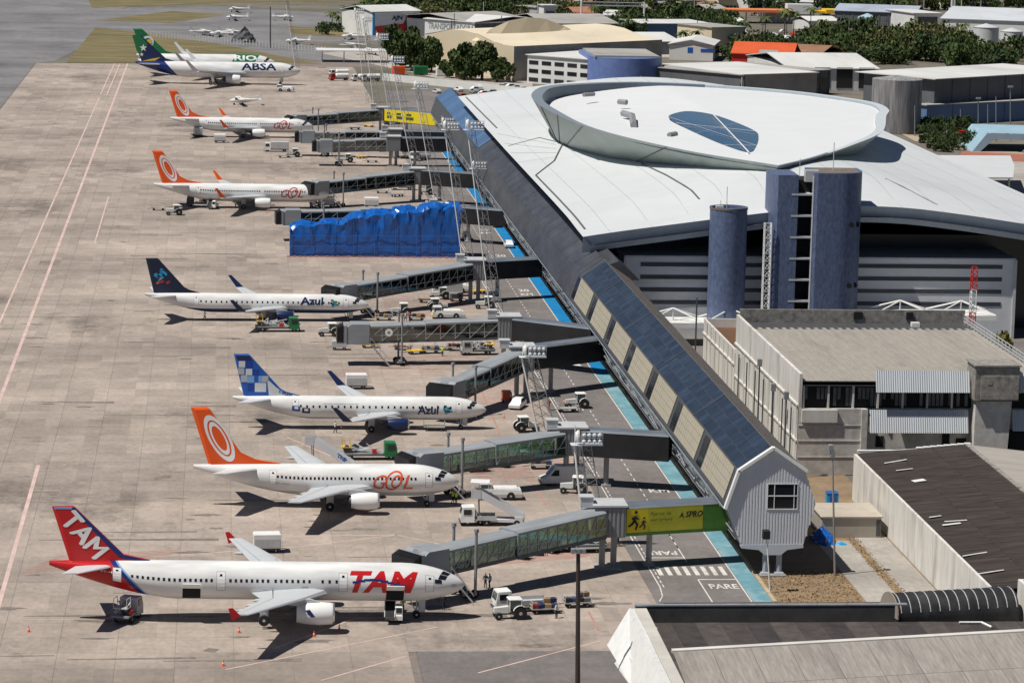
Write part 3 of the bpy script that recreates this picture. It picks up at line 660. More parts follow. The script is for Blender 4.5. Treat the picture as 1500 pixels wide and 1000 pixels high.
class Plane:
    def __init__(s, name, label, loc, hd, p, group='airliners parked along the pier', pitch=0.0):
        s.p = p; s.t = thing(name, label, 'airliner', loc, R(hd), group)
        s.t.rotation_euler = (0, R(-pitch), R(hd))
        s.L, s.a, s.b, s.zc = p['L'], p['a'], p['b'], p['zc']
        s.ln = p.get('ln', 3.3*s.b); s.lt = p.get('lt', 6.6*s.b)
    def sect(s, x):
        q = -x
        if q < s.ln:
            t = max(0, q/s.ln); r = (1-(1-t)**1.9)**.62; return max(.06, s.a*r), max(.06, s.b*r), s.zc-s.b*.11*(1-t)**1.7
        t0 = s.L-s.lt
        if q > t0:
            t = min(1, (q-t0)/s.lt); r = 1-.88*t**1.55; return s.a*r, s.b*r, s.zc+s.b*.80*t**1.5
        return s.a, s.b, s.zc
    def pt(s, x, ph, off=0.0, side=-1):
        w, h, z = s.sect(x); return Vector((x, side*(w+off)*math.sin(ph), z+(h+off)*math.cos(ph)))
    def patch(s, mb, x0, x1, p0, p1, off, mi=0, n=4, side=-1, sk=0.0):
        for i in range(n):
            a, c = p0+(p1-p0)*i/n, p0+(p1-p0)*(i+1)/n
            sa, sb = sk*i/n, sk*(i+1)/n
            mb.quad(s.pt(x0+sa, a, off, side), s.pt(x1+sa, a, off, side), s.pt(x1+sb, c, off, side), s.pt(x0+sb, c, off, side), mi)
    def fuselage(s, m):
        xs = [-s.ln*(i/12)**1.7 for i in range(13)]; t0 = s.L-s.lt
        k = max(3, int((t0-s.ln)/2)); xs += [-(s.ln+(t0-s.ln)*i/k) for i in range(1, k+1)]
        xs += [-(t0+s.lt*i/14) for i in range(1, 15)]
        b = MB(); b.loftv([[s.pt(x, 2*math.pi*j/40) for j in range(40)] for x in xs])
        s.fus = b.build('fuselage', m, s.t, smooth=True, angle=60)
    def text(s, txt, m, x0, x1, pb, ptop, shear=.0, bold=.02, name='lettering'):
        pb, ptop = R(pb), R(ptop); h = (pb-ptop)*s.b
        bm, w, _ = text_bm(txt, h, shear, bold)
        for i in range(1, 12):
            bmesh.ops.bisect_plane(bm, geom=bm.verts[:]+bm.edges[:]+bm.faces[:], plane_co=(0, h*i/12, 0), plane_no=(0, 1, 0))
        k = (x1-x0)/w
        return bm_out(bm, name, m, lambda c: s.pt(x0+c.x*k, pb-(pb-ptop)*c.y/h, .02), s.t)
    def windows(s, spans, z, step):
        b = MB(); ph = math.acos((z-s.zc)/s.b)
        for (xa, xb) in spans:
            n = int(abs(xb-xa)/step)
            for i in range(n+1):
                x = xa+(xb-xa)*i/max(1, n)
                for sd in (-1, 1):
                    s.patch(b, x-.13, x+.13, ph-.17/s.b, ph+.17/s.b, .012, 0, 1, sd)
        b.build('cabin_windows', win, s.t, kind='stuff')
    def doors(s, xs, z0, z1, w=.85):
        for x in xs:
            for sd in (-1, 1):
                b = MB(); pa = math.acos(max(-1, min(1, (z1-s.zc)/s.b))); pb = math.acos(max(-1, min(1, (z0-s.zc)/s.b)))
                s.patch(b, x-w/2-.05, x+w/2+.05, pa-.03, pb+.03, .008, 1, 5, sd); s.patch(b, x-w/2, x+w/2, pa, pb, .016, 0, 5, sd)
                s.patch(b, x-.14, x+.14, pa+.12, pa+.24, .022, 2, 1, sd)
                b.build('door', [acw, doorline, win], s.t)
    def cockpit(s, k=1.0):
        for sd in (-1, 1):
            for (x0, x1, p0, p1, sk) in ((-1.55, -2.35, 3, 30, -.35), (-1.95, -2.75, 33, 54, -.25), (-2.6, -3.35, 56, 71, .0)):
                b = MB(); s.patch(b, x0*k, x1*k, R(p0+8), R(p1+8), .025, 0, 4, sd, sk*k)
                b.build('cockpit_window', win, s.t)
    def wing(s, st, m=None, fair=3, name='wing', up=None):
        """st: (y, x_leading, chord, z, thickness) from root to tip"""
        for sd in (-1, 1):
            b = MB(); rg = []
            for (y, xl, c, z, t) in st:
                pr = [(0, 0), (.04, .35), (.18, .55), (.4, .5), (.7, .3), (1, .03), (1, -.03), (.7, -.22), (.4, -.42), (.18, -.42), (.04, -.28)]
                rg.append([(xl-c*u, sd*y, z+t*c*v) for u, v in pr])
            b.loftv(rg); o = b.build(name, m or wingm, s.t, smooth=True, angle=35)
            if name == 'wing':
                for q in range(fair):
                    f = (.28, .5, .72)[q] if fair == 3 else (.3, .6)[q]
                    i = 0; y = st[0][0]+(st[-1][0]-st[0][0])*f
                    while i < len(st)-2 and st[i+1][0] < y: i += 1
                    g = (y-st[i][0])/(st[i+1][0]-st[i][0]); e = [st[i][k]+(st[i+1][k]-st[i][k])*g for k in range(5)]
                    te = e[1]-e[2]; d = MB(); rr = .2+.05*e[2]/3
                    d.lathe([(-.9, .03), (-.4, rr*.7), (.6, rr), (1.6, rr*.75), (2.3, .05)], (te, sd*y, e[3]-.22), 'x', 8)
                    d.build('flap_fairing', wingm, o, smooth=True)
                sb = MB()                                          # flap and aileron gaps along the trailing edge
                for i in range(len(st)-1):
                    A, B = st[i], st[i+1]
                    q = lambda e, u, v: (e[1]-e[2]*u, sd*e[0], e[3]+e[4]*e[2]*v)
                    sb.quad(q(A, .715, .31), q(A, .73, .30), q(B, .73, .30), q(B, .715, .31))
                sb.build('flap_seam', dgrey, o, kind='stuff')
    def fin(s, pts, m, th=.2):
        cx = sum(p[0] for p in pts)/len(pts); cz = sum(p[1] for p in pts)/len(pts)
        ins = [(cx+(x-cx)*.9, cz+(z-cz)*.94) for x, z in pts]
        b = MB(); b.loftv([[(x, -th, z) for x, z in ins], [(x, 0, z) for x, z in pts], [(x, th, z) for x, z in ins]])
        s.finth = th; s.fino = b.build('fin', m, s.t); return s.fino
    def decal(s, polys, m, name='fin_marking', off=.02, both=True):
        for sd in (-1, 1):
            b = MB()
            for pl in polys: b.poly([(x, sd*(s.finth+off), z) for x, z in pl])
            b.build(name, m, s.fino)
    def ring(s, c, a, h, lean, k, m, off=.02, n=28):
        """elliptic ring on the fin; k = inner scale"""
        P = lambda q, u: (c[0]+a*q*math.cos(u)+lean*h*q*math.sin(u), c[1]+h*q*math.sin(u))
        for sd in (-1, 1):
            b = MB()
            for i in range(n):
                u, w = 2*math.pi*i/n, 2*math.pi*(i+1)/n
                pq = [P(1, u), P(1, w), P(k, w), P(k, u)]; b.poly([(x, sd*(s.finth+off), z) for x, z in pq])
            b.build('fin_ring', m, s.fino)
    def engine(s, y, x0, ln, r, z, cowl, pyl=True):
        for sd in (-1, 1):
            b = MB()
            b.lathe([(0, r*.86), (-.12, r*.95), (-.35, r*1.0), (-ln*.35, r*1.07), (-ln*.65, r*1.0), (-ln*.86, r*.82), (-ln*.86, r*.7)], (x0, sd*y, z), 'x', 24, 0, False)
            e = b.build('engine', [cowl], s.t, smooth=True)
            b = MB(); b.lathe([(0, r*.86), (.04, r*.92), (0, r*.96), (-.16, r*.97), (-.16, r*.80), (0, r*.84)], (x0+.02, sd*y, z), 'x', 24, 0, False); b.build('intake_lip', lipm, e, smooth=True)
            b = MB(); b.lathe([(-.5, r*.84), (-.5, r*.3), (-.1, .04)], (x0, sd*y, z), 'x', 18); b.build('fan', dgrey, e)
            b = MB(); b.lathe([(-ln*.8, r*.66), (-ln*.95, r*.5), (-ln*1.0, r*.44), (-ln*1.0, r*.3), (-ln*1.14, .06)], (x0, sd*y, z), 'x', 16); b.build('exhaust_cone', dgrey, e, smooth=True)
            if pyl:
                b = MB(); b.prism([(x0-ln*.25, z+r*.95), (x0-ln*.55, z+r*1.35), (x0-ln*1.35, z+r*1.4), (x0-ln*1.25, z+r*.85), (x0-ln*.8, z+r*.7)], sd*y-.2, sd*y+.2); b.build('pylon', wingm, e)
    def gear(s, xn, xm, ym, rn, rm, bog=1):
        for (x, y, r, nm) in ((xn, 0, rn, 'nose_gear'), (xm, -ym, rm, 'main_gear'), (xm, ym, rm, 'main_gear')):
            b = MB(); b.tube((x, y, r), (x, y, s.zc-s.b*.7), .13 if y else .1); b.tube((x, y, r*1.5), (x+(-1.0 if y == 0 else .2), y*(.75), s.zc-s.b*.7), .07)
            b.tube((x, y-.4, r), (x, y+.4, r), .08)
            if y: b.box(x-.45, x+.45, y+(.25 if y > 0 else -.3), y+(.3 if y > 0 else -.25), r*1.6, s.zc-s.b*.6, 0)
            else: b.box(x+.2, x+.9, .28, .32, r*1.8, s.zc-s.b*.8); b.box(x+.2, x+.9, -.32, -.28, r*1.8, s.zc-s.b*.8)
            g = b.build(nm, lgrey, s.t)
            for dx in ((0,) if bog == 1 or y == 0 else (-.7, .7)):
                for dy in (-.36, .36): inst('wheel', wheel_mesh(r, .3), g, (x+dx, y+dy*(1 if y else .7), r))
            if bog > 1 and y: bb = MB(); bb.box(x-.7, x+.7, y-.1, y+.1, r-.1, r+.1); bb.build('bogie_beam', lgrey, g)
    def belly(s, x0, x1, m, w=1.12, d=.32):
        b = MB(); rg = []
        for i in range(11):
            t = i/10; x = x0+(x1-x0)*t; k = math.sin(math.pi*min(1, max(.03, t)))**.5
            rg.append([(x, s.a*w*k*math.sin(u), s.zc-s.b*.35*k-(s.b*.65+d)*k*math.cos(u)*.98) for u in [math.pi*(j/12-.5) for j in range(13)]])
        b.loftv(rg, closed=False, cap0=False, cap1=False); b.build('belly_fairing', m, s.t, smooth=True)
    def aerials(s, xs):
        for x in xs:
            b = MB(); b.prism([(x, s.zc+s.b-.03), (x-.35, s.zc+s.b+.35), (x-.5, s.zc+s.b+.35), (x-.45, s.zc+s.b-.03)], -.03, .03); b.build('blade_aerial', acw, s.t)
    def winglet(s, pts, m, y, lean=.25, th=.06, m2=None, splitz=None):
        for sd in (-1, 1):
            b = MB(); z0 = min(p[1] for p in pts)
            f = lambda p, o: (p[0], sd*(y+(p[1]-z0)*lean)+o, p[1])
            b.loftv([[f(p, -th) for p in pts], [f(p, th) for p in pts]]); b.build('winglet', m, s.t)
def logo_oval(P, m_line, x, pc, w, hd, k=.86):
    """a thin leaning loop drawn on the fuselage side"""
    b = MB(); n = 30; pc = R(pc); hd = R(hd)
    for i in range(n):
        u, v = 2*math.pi*i/n, 2*math.pi*(i+1)/n
        q = lambda kk, a: P.pt(x+w*kk*math.cos(a)+.35*w*kk*math.sin(a), pc-hd*kk*math.sin(a), .024)
        b.quad(q(1, u), q(1, v), q(k, v), q(k, u))
    b.build('livery_loop', m_line, P.t)
WHT = (.80, .80, .79)
red_t = M('tail_red', (.52, .012, .015), .3, var=.05); blue_t = M('tail_blue', (.01, .03, .16), .3, var=.05)
gol_o = M('tail_orange', (.80, .10, .012), .3, var=.05)
tealm = M('teal_print', (.02, .32, .42), .4, var=.05); skyb = M('sky_blue_print', (.18, .38, .68), .4, var=.05); midb = M('mid_blue_print', (.015, .10, .42), .4, var=.05)
greyp = M('grey_print', (.42, .45, .47), .4, var=.05); silverp = M('silver_print', (.62, .64, .66), .35, var=.05)
scr_o = M('orange_red_script', (.72, .10, .03), .4, var=.05)
# ---- long white and red twin-jet in front
P = Plane('airliner', 'long white airliner with red tail and big red letters, nearest the camera', (26.8, 319.6, 0), 0.4, dict(L=44.4, a=1.98, b=2.07, zc=3.95), pitch=-.9)
P.fuselage(zoned('white_and_red_paint', [(1, .95, -32.35, (.52, .012, .015)), (1, .95, -31.75, (.01, .03, .16)), (1, .95, -31.5, (.25, .42, .7)), WHT]))
P.wing([(1.5, -14.6, 8.4, 3.0, .13), (6.4, -17.6, 4.4, 3.45, .12), (17.0, -23.6, 1.6, 4.5, .10)])
P.wing([(.6, -37.6, 4.0, 5.4, .1), (6.2, -41.2, 1.6, 5.95, .09)], silverp, name='stabilizer')
P.fin([(-33.6, 6.0), (-36.6, 6.6), (-42.0, 11.85), (-44.2, 11.75), (-42.2, 5.6), (-36.5, 5.4)], red_t)
P.decal([[(-33.8, 6.02), (-36.6, 6.62), (-41.8, 11.7), (-42.3, 11.7), (-37.0, 6.3), (-34.4, 5.8)]], blue_t)
P.decal([[(-42.1, 11.5), (-43.9, 11.5), (-43.95, 11.75), (-42.05, 11.75)]], skyb, off=.024)
for off, sh in ((.03, -.13), (.036, 0), (.042, .13)):
    bm, w, h = text_bm('TAM', 2.3, .15, .0); k = 5.6/w
    bm_out(bm, 'fin_lettering', acw, lambda c: Vector((-43.15+sh+.66*c.x*k+.56*c.y, -P.finth-off, 10.05-.75*c.x*k+.62*c.y)), P.fino)
P.engine(5.75, -14.3, 4.6, 1.16, 1.85, acw); P.gear(-5.1, -21.6, 3.8, .4, .6); P.belly(-12.5, -25, beltm)
P.windows([(-35.6, -27.2), (-25.2, -21.2), (-20.4, -16.8), (-15.4, -13.9)], 4.35, .53); P.doors([-3.9, -13.2, -26.2, -37.2], 3.3, 5.2); P.cockpit(); P.aerials([-9, -20])
P.text('TAM', red_t, -12.5, -5.2, 112, 44, .28, .035)
b = MB()
for i in range(9):
    x = -12.2+i*.62; ph = 80-8*math.sin(i*.55); P.patch(b, x, x+.7, R(ph-3.5), R(ph+2.5), .03, 0, 2)
b.build('blue_swoosh', blue_t, P.t)
P.text('PT-MXH', acw, -38.9, -36.9, 78, 70, 0, .01)
for xx, hz in ((-29.3, 1), (-7.6, 1)):                      # open cargo holds
    b = MB(); P.patch(b, xx-.95, xx+.95, R(104), R(146), .04, 0, 6); b.build('cargo_hold', dark, P.t)
    b = MB(); a0, a1 = P.pt(xx, R(103), .06), P.pt(xx, R(88), .55); n_ = Vector((0, .05, .06)); q_ = [Vector((xx-.95, a0.y, a0.z)), Vector((xx+.95, a0.y, a0.z)), Vector((xx+.95, a1.y, a1.z)), Vector((xx-.95, a1.y, a1.z))]; b.loftv([q_, [v+n_ for v in q_]]); b.build('cargo_door', acw, P.t)
P.winglet([(-24.3, 4.4), (-25.2, 3.9), (-25.6, 5.2), (-25.15, 5.25)], red_t, 17.0, .06)
b = MB(); P.patch(b, -.9, -1.5, R(78), R(96), .03, 0, 2); P.patch(b, -16.9, -17.6, R(95), R(99), .03, 0, 1); b.build('emblem', greyp, P.t)
b = MB(); b.prism([(-16.3, 1.75), (-16.9, 2.55), (-17.4, 2.45), (-16.7, 1.7)], -6.98, -6.93); b.build('cowling_marking', blue_t, P.t)
# ---- shared kinds
def boeing(name, label, loc, hd, L, script, scol, lets=True, pitch=0., group='orange-tailed airliners'):
    s = L >= 36; P = Plane(name, label, loc, hd, dict(L=L, a=1.88, b=2.0, zc=3.35, ln=6.2, lt=14.2), group, pitch)
    P.fuselage(zoned('white_airliner_paint', [(0, 1, 2.15, (.50, .52, .54)), WHT]))
    d = -3.0 if s else 0
    P.wing([(1.4, -10.6+d, 8.0, 2.55, .13), (5.6, -14.6+d, 4.6, 2.95, .12), (17.0, -20.1+d, 1.7, 4.1, .10)])
    t = -(L-1.3)
    P.wing([(.5, t+7.0, 4.2, 4.7, .1), (7.1, t+2.6, 1.6, 5.45, .09)], silverp, name='stabilizer')
    P.fin([(t+10.6, 5.15), (t+6.7, 5.75), (t+4.6, 6.7), (t+.3, 12.5), (t-1.7, 12.45), (t+.6, 5.1), (t+7, 4.7)], gol_o)
    c = (t+1.9, 8.55)
    P.ring(c, 1.42, 2.95, -.46, .78, acw); P.ring(c, .88, 2.1, -.46, .74, acw)
    P.engine(4.83, -10.3+d, 4.0, 1.06, 1.65, acw); P.gear(-4.0, -16.3+d, 2.86, .36, .55); P.belly(-8.8+d, -20.5+d, beltm)
    P.windows([(t+9.2, -13.6+d*.7), (-12.4+d*.7, -5.6)], 3.85, .51); P.doors([-3.9, t+8.6], 2.75, 4.6); P.cockpit(.93); P.aerials([-8, -17])
    if s:
        P.winglet([(-20.5+d, 4.15), (-21.7+d, 4.15), (-22.9+d, 6.2), (-22.35+d, 6.25)], gol_o, 17.0, .28)
    if lets:
        P.text('G', scol, -10.9, -9.2, 114, 62, .3, .0); P.text('L', scol, -7.2, -5.9, 114, 62, .3, .0); logo_oval(P, scol, -8.3, 82, 1.05, 38, .80); logo_oval(P, scol, -8.0, 86, .62, 24, .74)
    P.text('PR-GOI' if not s else 'PR-GUK', doorline, t+8.9, t+10.6, 104, 98, 0, .01)
    return P
P = boeing('airliner', 'white airliner with orange tail but no winglets, second nearest the camera', (30.6, 375.2, 0), -.6, 33.3, 'GOL', scr_o, pitch=-.1)
b = MB()
for i in range(10): P.patch(b, -23.5+i*.9, -22.9+i*.9, R(62), R(68), .015, 0, 1)
b.build('faint_print', M('faint_gold_print', (.78, .62, .5), .4, var=.04), P.t)
scr_r = M('crimson_script', (.42, .03, .03), .4, var=.05)
boeing('airliner', 'white airliner with orange tail and winglets, beside the blue tarpaulin', (25.2, 681.8, 0), .9, 39.2, 'GOL', scr_r, pitch=-.3)
boeing('airliner', 'white airliner with orange tail, parked just in front of the two freighters', (26.4, 840.9, 0), .4, 39.2, 'GOL', scr_r, pitch=-.2)
def embraer(label, loc, hd, L, fus, eng, finm, pitch=0.):
    P = Plane('airliner', label, loc, hd, dict(L=L, a=1.5, b=1.66, zc=2.95, ln=5.6, lt=11.5), 'slim airliners with dark blue tails', pitch); P.fuselage(fus)
    d = -(L-36.2)*.72
    P.wing([(1.2, -12.2+d, 6.4, 2.2, .13), (4.6, -14.6+d, 3.9, 2.55, .12), (13.9, -19.6+d, 1.5, 3.55, .10)], fair=2)
    t = -(L-.6)
    P.wing([(.4, t+5.0, 3.4, 4.1, .1), (6.0, t+1.6, 1.5, 4.6, .09)], silverp, name='stabilizer')
    P.fin([(t+9.3, 4.5), (t+7.0, 5.1), (t+6.1, 5.6), (t+1.5, 10.55), (t-.5, 10.5), (t+1.0, 4.2), (t+6, 4.0)], finm, .16)
    P.engine(4.3, -11.4+d, 3.4, .84, 1.42, eng); P.gear(-3.6, -16.6+d, 2.97, .3, .48); P.belly(-10.8+d, -19.5+d, beltm, 1.08, .2)
    P.windows([(t+9.0, -5.2)], 3.3, .86); P.doors([-4.0, t+8.2], 2.4, 4.1, .8); P.cockpit(.84); P.aerials([-9])
    P.winglet([(-19.7+d, 3.6), (-21.0+d, 3.6), (-22.5+d, 5.6), (-21.9+d, 5.65)], navy, 13.9, .3)
    return P
P = embraer('white airliner with a blue pixel pattern tail and dark blue engines', (38.4, 425.6, 0), -.6, 36.0, zoned('white_grey_belly_paint', [(0, 1, 1.75, (.5, .52, .54)), WHT]), navy, midb, -.2)
P.decal([[(-33.75, 10.3), (-35.6, 10.3), (-35.4, 9.6), (-33.3, 9.6)]], navy)
q = lambda x, z, w, h: [(x, z), (x+w, z), (x+w, z+h), (x, z+h)]
P.decal([q(-35.2, 8.6, .9, .9), q(-34.2, 7.5, .9, .9), q(-32.9, 5.1, 1.6, 1.3)], silverp)
P.decal([q(-35.3, 7.6, .9, .9), q(-34.9, 6.5, .9, 1.0), q(-31.9, 6.5, .9, .9)], greyp)
P.decal([q(-34.2, 8.6, 1.0, .9), q(-33.2, 7.5, .9, .8), q(-33.9, 5.2, .9, 1.1)], M('royal_blue_print', (.01, .05, .3), .4, var=.05))
P.decal([q(-34.0, 6.4, 1.0, 1.0), q(-32.4, 6.5, .5, .9)], skyb, off=.024)
P.decal([[(-30.9, 4.6), (-26.6, 4.55), (-28.6, 5.0), (-29.9, 5.8), (-31.2, 7.0)]], silverp)
bm, w, h = text_bm('TRIP', .8, .3, .03); bm_out(bm, 'fin_lettering', midb, lambda c: Vector((-29.6+c.x*.95, -P.finth-.06, 5.1-c.x*.42+c.y*.7)), P.fino)
P.text('Azul', navy, -9.9, -6.9, 113, 68, .05, .03); P.text('www.voeazul.com.br', greyp, -23.2, -18.2, 66, 58, 0, .01)
b = MB()
for x, p0, m in ((-27.6, 80, 0), (-26.2, 86, 1)): P.patch(b, x, x+1.1, R(p0), R(p0+28), .02, m, 4); P.patch(b, x+.3, x+.85, R(p0+4), R(p0+17), .03, 2, 3)
b.build('square_emblem', [midb, navy, acw], P.t)
def petals(P, x, ph, sc, cols, n=9):
    for ci, m in enumerate(cols):
        b = MB()
        for i in range(ci, n, len(cols)):
            a = i*2.4; r = sc*(.25+.75*i/n); cx, cp = x+r*math.cos(a)*.9, R(ph)+r*math.sin(a)/P.b*.9
            P.patch(b, cx-sc*.26, cx+sc*.26, cp-.15*sc/P.b, cp+.22*sc/P.b, .02+.004*ci, 0, 2)
        b.build('petal_emblem', m, P.t)
petals(P, -5.7, 88, .75, [tealm, navy])
P = embraer('white airliner with navy belly and dark tail with a bright petal emblem', (26.3, 522.4, 0), .4, 38.5, zoned('white_navy_belly_paint', [(0, 1, 2.0, (.012, .022, .07)), (0, 1, 2.12, (.08, .2, .4)), WHT]), navy, M('night_blue_fin', (.008, .016, .045), .3, var=.05), -.3)
c0 = (-36.0, 7.6); random.seed(3)
for m, n in ((cyanb, 9), (tealm, 5), (scr_o, 3), (M('crimson_print', (.5, .03, .06), .4), 3)):
    pl = []
    for i in range(n):
        a = random.uniform(0, 6.28); r = random.uniform(.1, 1.1); x, z = c0[0]+r*math.cos(a)+.15, c0[1]+r*math.sin(a)*.9
        if m not in (cyanb, tealm): z -= .9; x += .4
        w = random.uniform(.2, .42); pl.append([(x-w, z), (x, z-w*.6), (x+w, z+.05), (x+.05, z+w*.7)])
    P.decal(pl, m, off=.02+.002*n)
P.text('Azul', navy, -11.9, -7.9, 92, 42, .05, .03); petals(P, -6.1, 80, .8, [tealm, navy, green])
# ---- two freighters at the far end
def freighter(label, loc, hd, L, fus, finm, wl=True):
    P = Plane('freighter_airliner', label, loc, hd, dict(L=L, a=2.5, b=2.6, zc=4.75, ln=8.0, lt=17), 'wide freighters at the far end', 0); P.fuselage(fus)
    d = -(L-48.5)*.5
    P.wing([(2, -14.5+d, 12, 3.7, .13), (8, -19.5+d, 7.5, 4.3, .12), (23.6, -30.5+d, 2.3, 6.2, .10)])
    t = -(L-.5)
    P.wing([(.8, t+8.2, 5.8, 6.2, .1), (9.3, t+2.2, 2.2, 7.2, .09)], silverp, name='stabilizer')
    P.fin([(t+13.5, 7.1), (t+9.5, 8.2), (t+1.2, 15.8), (t-1.6, 15.7), (t+1.6, 6.9), (t+8, 6.4)], finm, .24)
    P.engine(7.9, -17+d, 5.6, 1.42, 2.2, acw); P.gear(-6.6, -26+d, 4.6, .48, .6, 2); P.belly(-13+d, -31+d, beltm); P.doors([-6.2], 4.0, 6.2, 1.1); P.cockpit(1.2)
    if wl: P.winglet([(-31+d, 6.2), (-32.8+d, 6.2), (-35.2+d, 9.5), (-34.4+d, 9.6)], silverp, 23.6, .25)
    return P
a = at(440, 106, 4.2)
P = freighter('white freighter with blue and green starred tail and dark letters', (a.x, a.y, 0), .6, 54.5, zoned('white_blue_tail_paint', [(1, .95, -38.0, (.008, .03, .17)), WHT]), navy)
t = -54
P.decal([[(t+1.0, 15.6), (t-1.5, 15.5), (t-.1, 10.6), (t+1.2, 9.4), (t+3.6, 12.9)]], green)
star = lambda x, z, r: [[(x, z), (x+r*math.cos(R(90+72*i-36))*.4, z+r*math.sin(R(90+72*i-36))*.4), (x+r*math.cos(R(90+72*i)), z+r*math.sin(R(90+72*i))), (x+r*math.cos(R(90+72*i+36))*.4, z+r*math.sin(R(90+72*i+36))*.4)] for i in range(5)]
P.decal(star(t+2.1, 11.6, 1.3)+star(t+1.6, 9.4, .7), acw, 'fin_star', off=.03)
P.decal([[(t+1.6, 7.2), (t+6, 7.4), (t+7.8, 8.6), (t+4, 7.8)]], yellow, off=.03)
P.text('ABSA', navy, -19.6, -8.0, 88, 30, 0, .03)
a = at(408, 95, 4.0)
P = freighter('white freighter with a green tail and a green band near its nose', (a.x-1, a.y, 0), 1.0, 47.5, zoned('white_green_band_paint', [(1, -.7, -15.6-3, WHT), (1, -.7, -7.6-3, (.01, .2, .09)), WHT]), green)
t = -47
P.ring((t+3.4, 11.3), 2.0, 2.0, 0, .62, acw); P.ring((t+3.9, 10.9), 1.2, 1.2, 0, .03, yellow)
P.text('RIO', acw, -14.2, -6.6, 76, 26, 0, .03)
# ================================================================ weathered white building right of the pier
whw = M('stained_white_wall', (.64, .62, .58), .85, var=.14, sc=.6, streak=(1, 1, .18), dirt=.75, dsc=.45, dcol=(.30, .27, .23))
blk = M('painted_block_wall', (.54, .52, .49), .9, var=.2, sc=.8, dirt=.6, dsc=.3, dcol=(.26, .24, .21))
sheetm = M('pale_corrugated_sheet', (.52, .55, .58), .5, var=.08, streak=(2, 1, .2), dirt=.25)
roofbg = M('beige_roof_sheet', (.32, .295, .26), .8, var=.12, sc=.8, streak=(3, .4, 1), dirt=.35, dsc=.12)
mould = M('mould_stained_concrete', (.27, .255, .23), .9, var=.35, sc=1.2, dirt=.8, dsc=.7, dcol=(.05, .045, .04))
feltm = M('dark_roof_felt', (.075, .066, .063), .9, var=.3, sc=.5, dirt=.4, dsc=.4)
WB = thing('white_building', 'weathered white building with beige sheet roof and awnings, right of the pier', 'building', (95, 394.4, 0)); wo_ = (95, 394.4)
def wb(b, name, m, **k): q = b.build(name, m, WB, **k); q.matrix_parent_inverse = Matrix.Translation((-95, -394.4, 0)); return q
b = MB(); b.box(77.4, 77.8, 394.4, 445, 0, 13.7); b.box(77.8, 112, 444.6, 445, 0, 13.4); wb(b, 'side_wall', whw)
b = MB()
for y in [395.2+4.1*i for i in range(13)]: b.box(77.22, 77.4, y, y+.25, .2, 9.4 if y < 440 else 8)
b.box(77.2, 77.4, 394.5, 445, 9.2, 9.5); b.box(77.2, 77.4, 394.5, 445, 4.4, 4.7); wb(b, 'wall_rib', whw)
b = MB()
for y in (398, 404.5, 412, 419.3, 426, 433, 440): b.tube((77.1, y, 0), (77.1, y, 8.5), .09, n=6)
wb(b, 'drain_pipe', dgrey)
b = MB(); b.quad((77.8, 394.4, 12.1), (112, 394.4, 12.1), (112, 444.6, 12.6), (77.8, 444.6, 12.6)); wb(b, 'roof_deck', dgrey)
for j, (ya, yb) in enumerate(((394.6, 406), (406.1, 419), (419.1, 440))):
    b = MB()
    for i in range(57): b.box(77.9+.6*i, 77.9+.6*i+.57, ya, yb, 12.62-.09*j+.0, 12.72-.09*j+(.015 if i % 2 else 0))
    wb(b, 'roof_sheet', roofbg)
b = MB(); b.box(77.8, 112, 444.2, 444.58, 12.5, 14.6); b.box(77.9, 112, 440.2, 444.2, 12.4, 12.5); wb(b, 'rear_parapet', mould)
b = MB(); b.box(95, 96.3, 444.0, 444.19, 13.2, 14.3); b.box(103, 104, 444.0, 444.19, 13.2, 14.3); wb(b, 'parapet_opening', dark)
b = MB(); b.box(103.2, 104.4, 441, 442, 12.55, 13.2); wb(b, 'roof_unit', white)
b = MB()
for i in range(26): b.box(111.7, 111.85, 395+2*i, 395.15+2*i, 12.6, 14.0)
for z in (13.0, 13.5, 14.0): b.box(111.72, 111.8, 395, 444, z-.05, z+.05)
b.box(111.9, 112.2, 394.4, 445, 0, 13.0); wb(b, 'roof_railing', lgrey)
b = MB(); b.box(77.4, 86.6, 394.3, 394.8, 0, 9.0); b.box(86.6, 112, 395.4, 395.8, 0, 9.0); wb(b, 'south_wall', blk)
b = MB()
for z in (2.4, 4.6, 6.7): b.box(77.4, 86.6, 394.22, 394.3, z, z+.09)
b.box(85.9, 86.7, 393.9, 394.3, 0, 9); wb(b, 'wall_ledge', blk)
b = MB(); b.box(77.9, 112, 395.0, 395.3, 9.0, 12.1); wb(b, 'window_band', dark)
rr = random.Random(11); b = MB(); g_ = MB()
for i in range(40):
    x = 78.2+i*.56
    if rr.random() < .75: g_.box(x, x+.42, 394.9, 395.0, 9.3+rr.choice((0, .0, .9)), 11.8)
    if i % 6 == 0: b.box(x-.25, x, 394.6, 395.0, 9.0, 12.1)
wb(b, 'window_pillar', whw); wb(g_, 'window_louvre', M('louvre_glass', (.10, .11, .115), .3, var=.5), kind='stuff')
def awning(x0, x1, z0, z1, out):
    b = MB(); n = int((x1-x0)/.3)
    for i in range(n):
        xa, xb = x0+(x1-x0)*i/n, x0+(x1-x0)*(i+1)/n; xm = (xa+xb)/2; e = .09
        b.quad((xa, 394.3-out, z0), (xm, 394.3-out-e, z0), (xm, 394.3-e, z1), (xa, 394.3, z1)); b.quad((xm, 394.3-out-e, z0), (xb, 394.3-out, z0), (xb, 394.3, z1), (xm, 394.3-e, z1))
    wb(b, 'awning', sheetm)
awning(87.6, 100.4, 11.4, 14.2, .9); awning(87.0, 100.4, 5.9, 8.9, .9); awning(106.8, 112, 11.4, 14.2, .9); awning(106.4, 112, 6.2, 8.9, .9)
b = MB(); b.box(77.8, 82.6, 393.9, 394.3, 7.2, 8.9); wb(b, 'render_patch', whw)
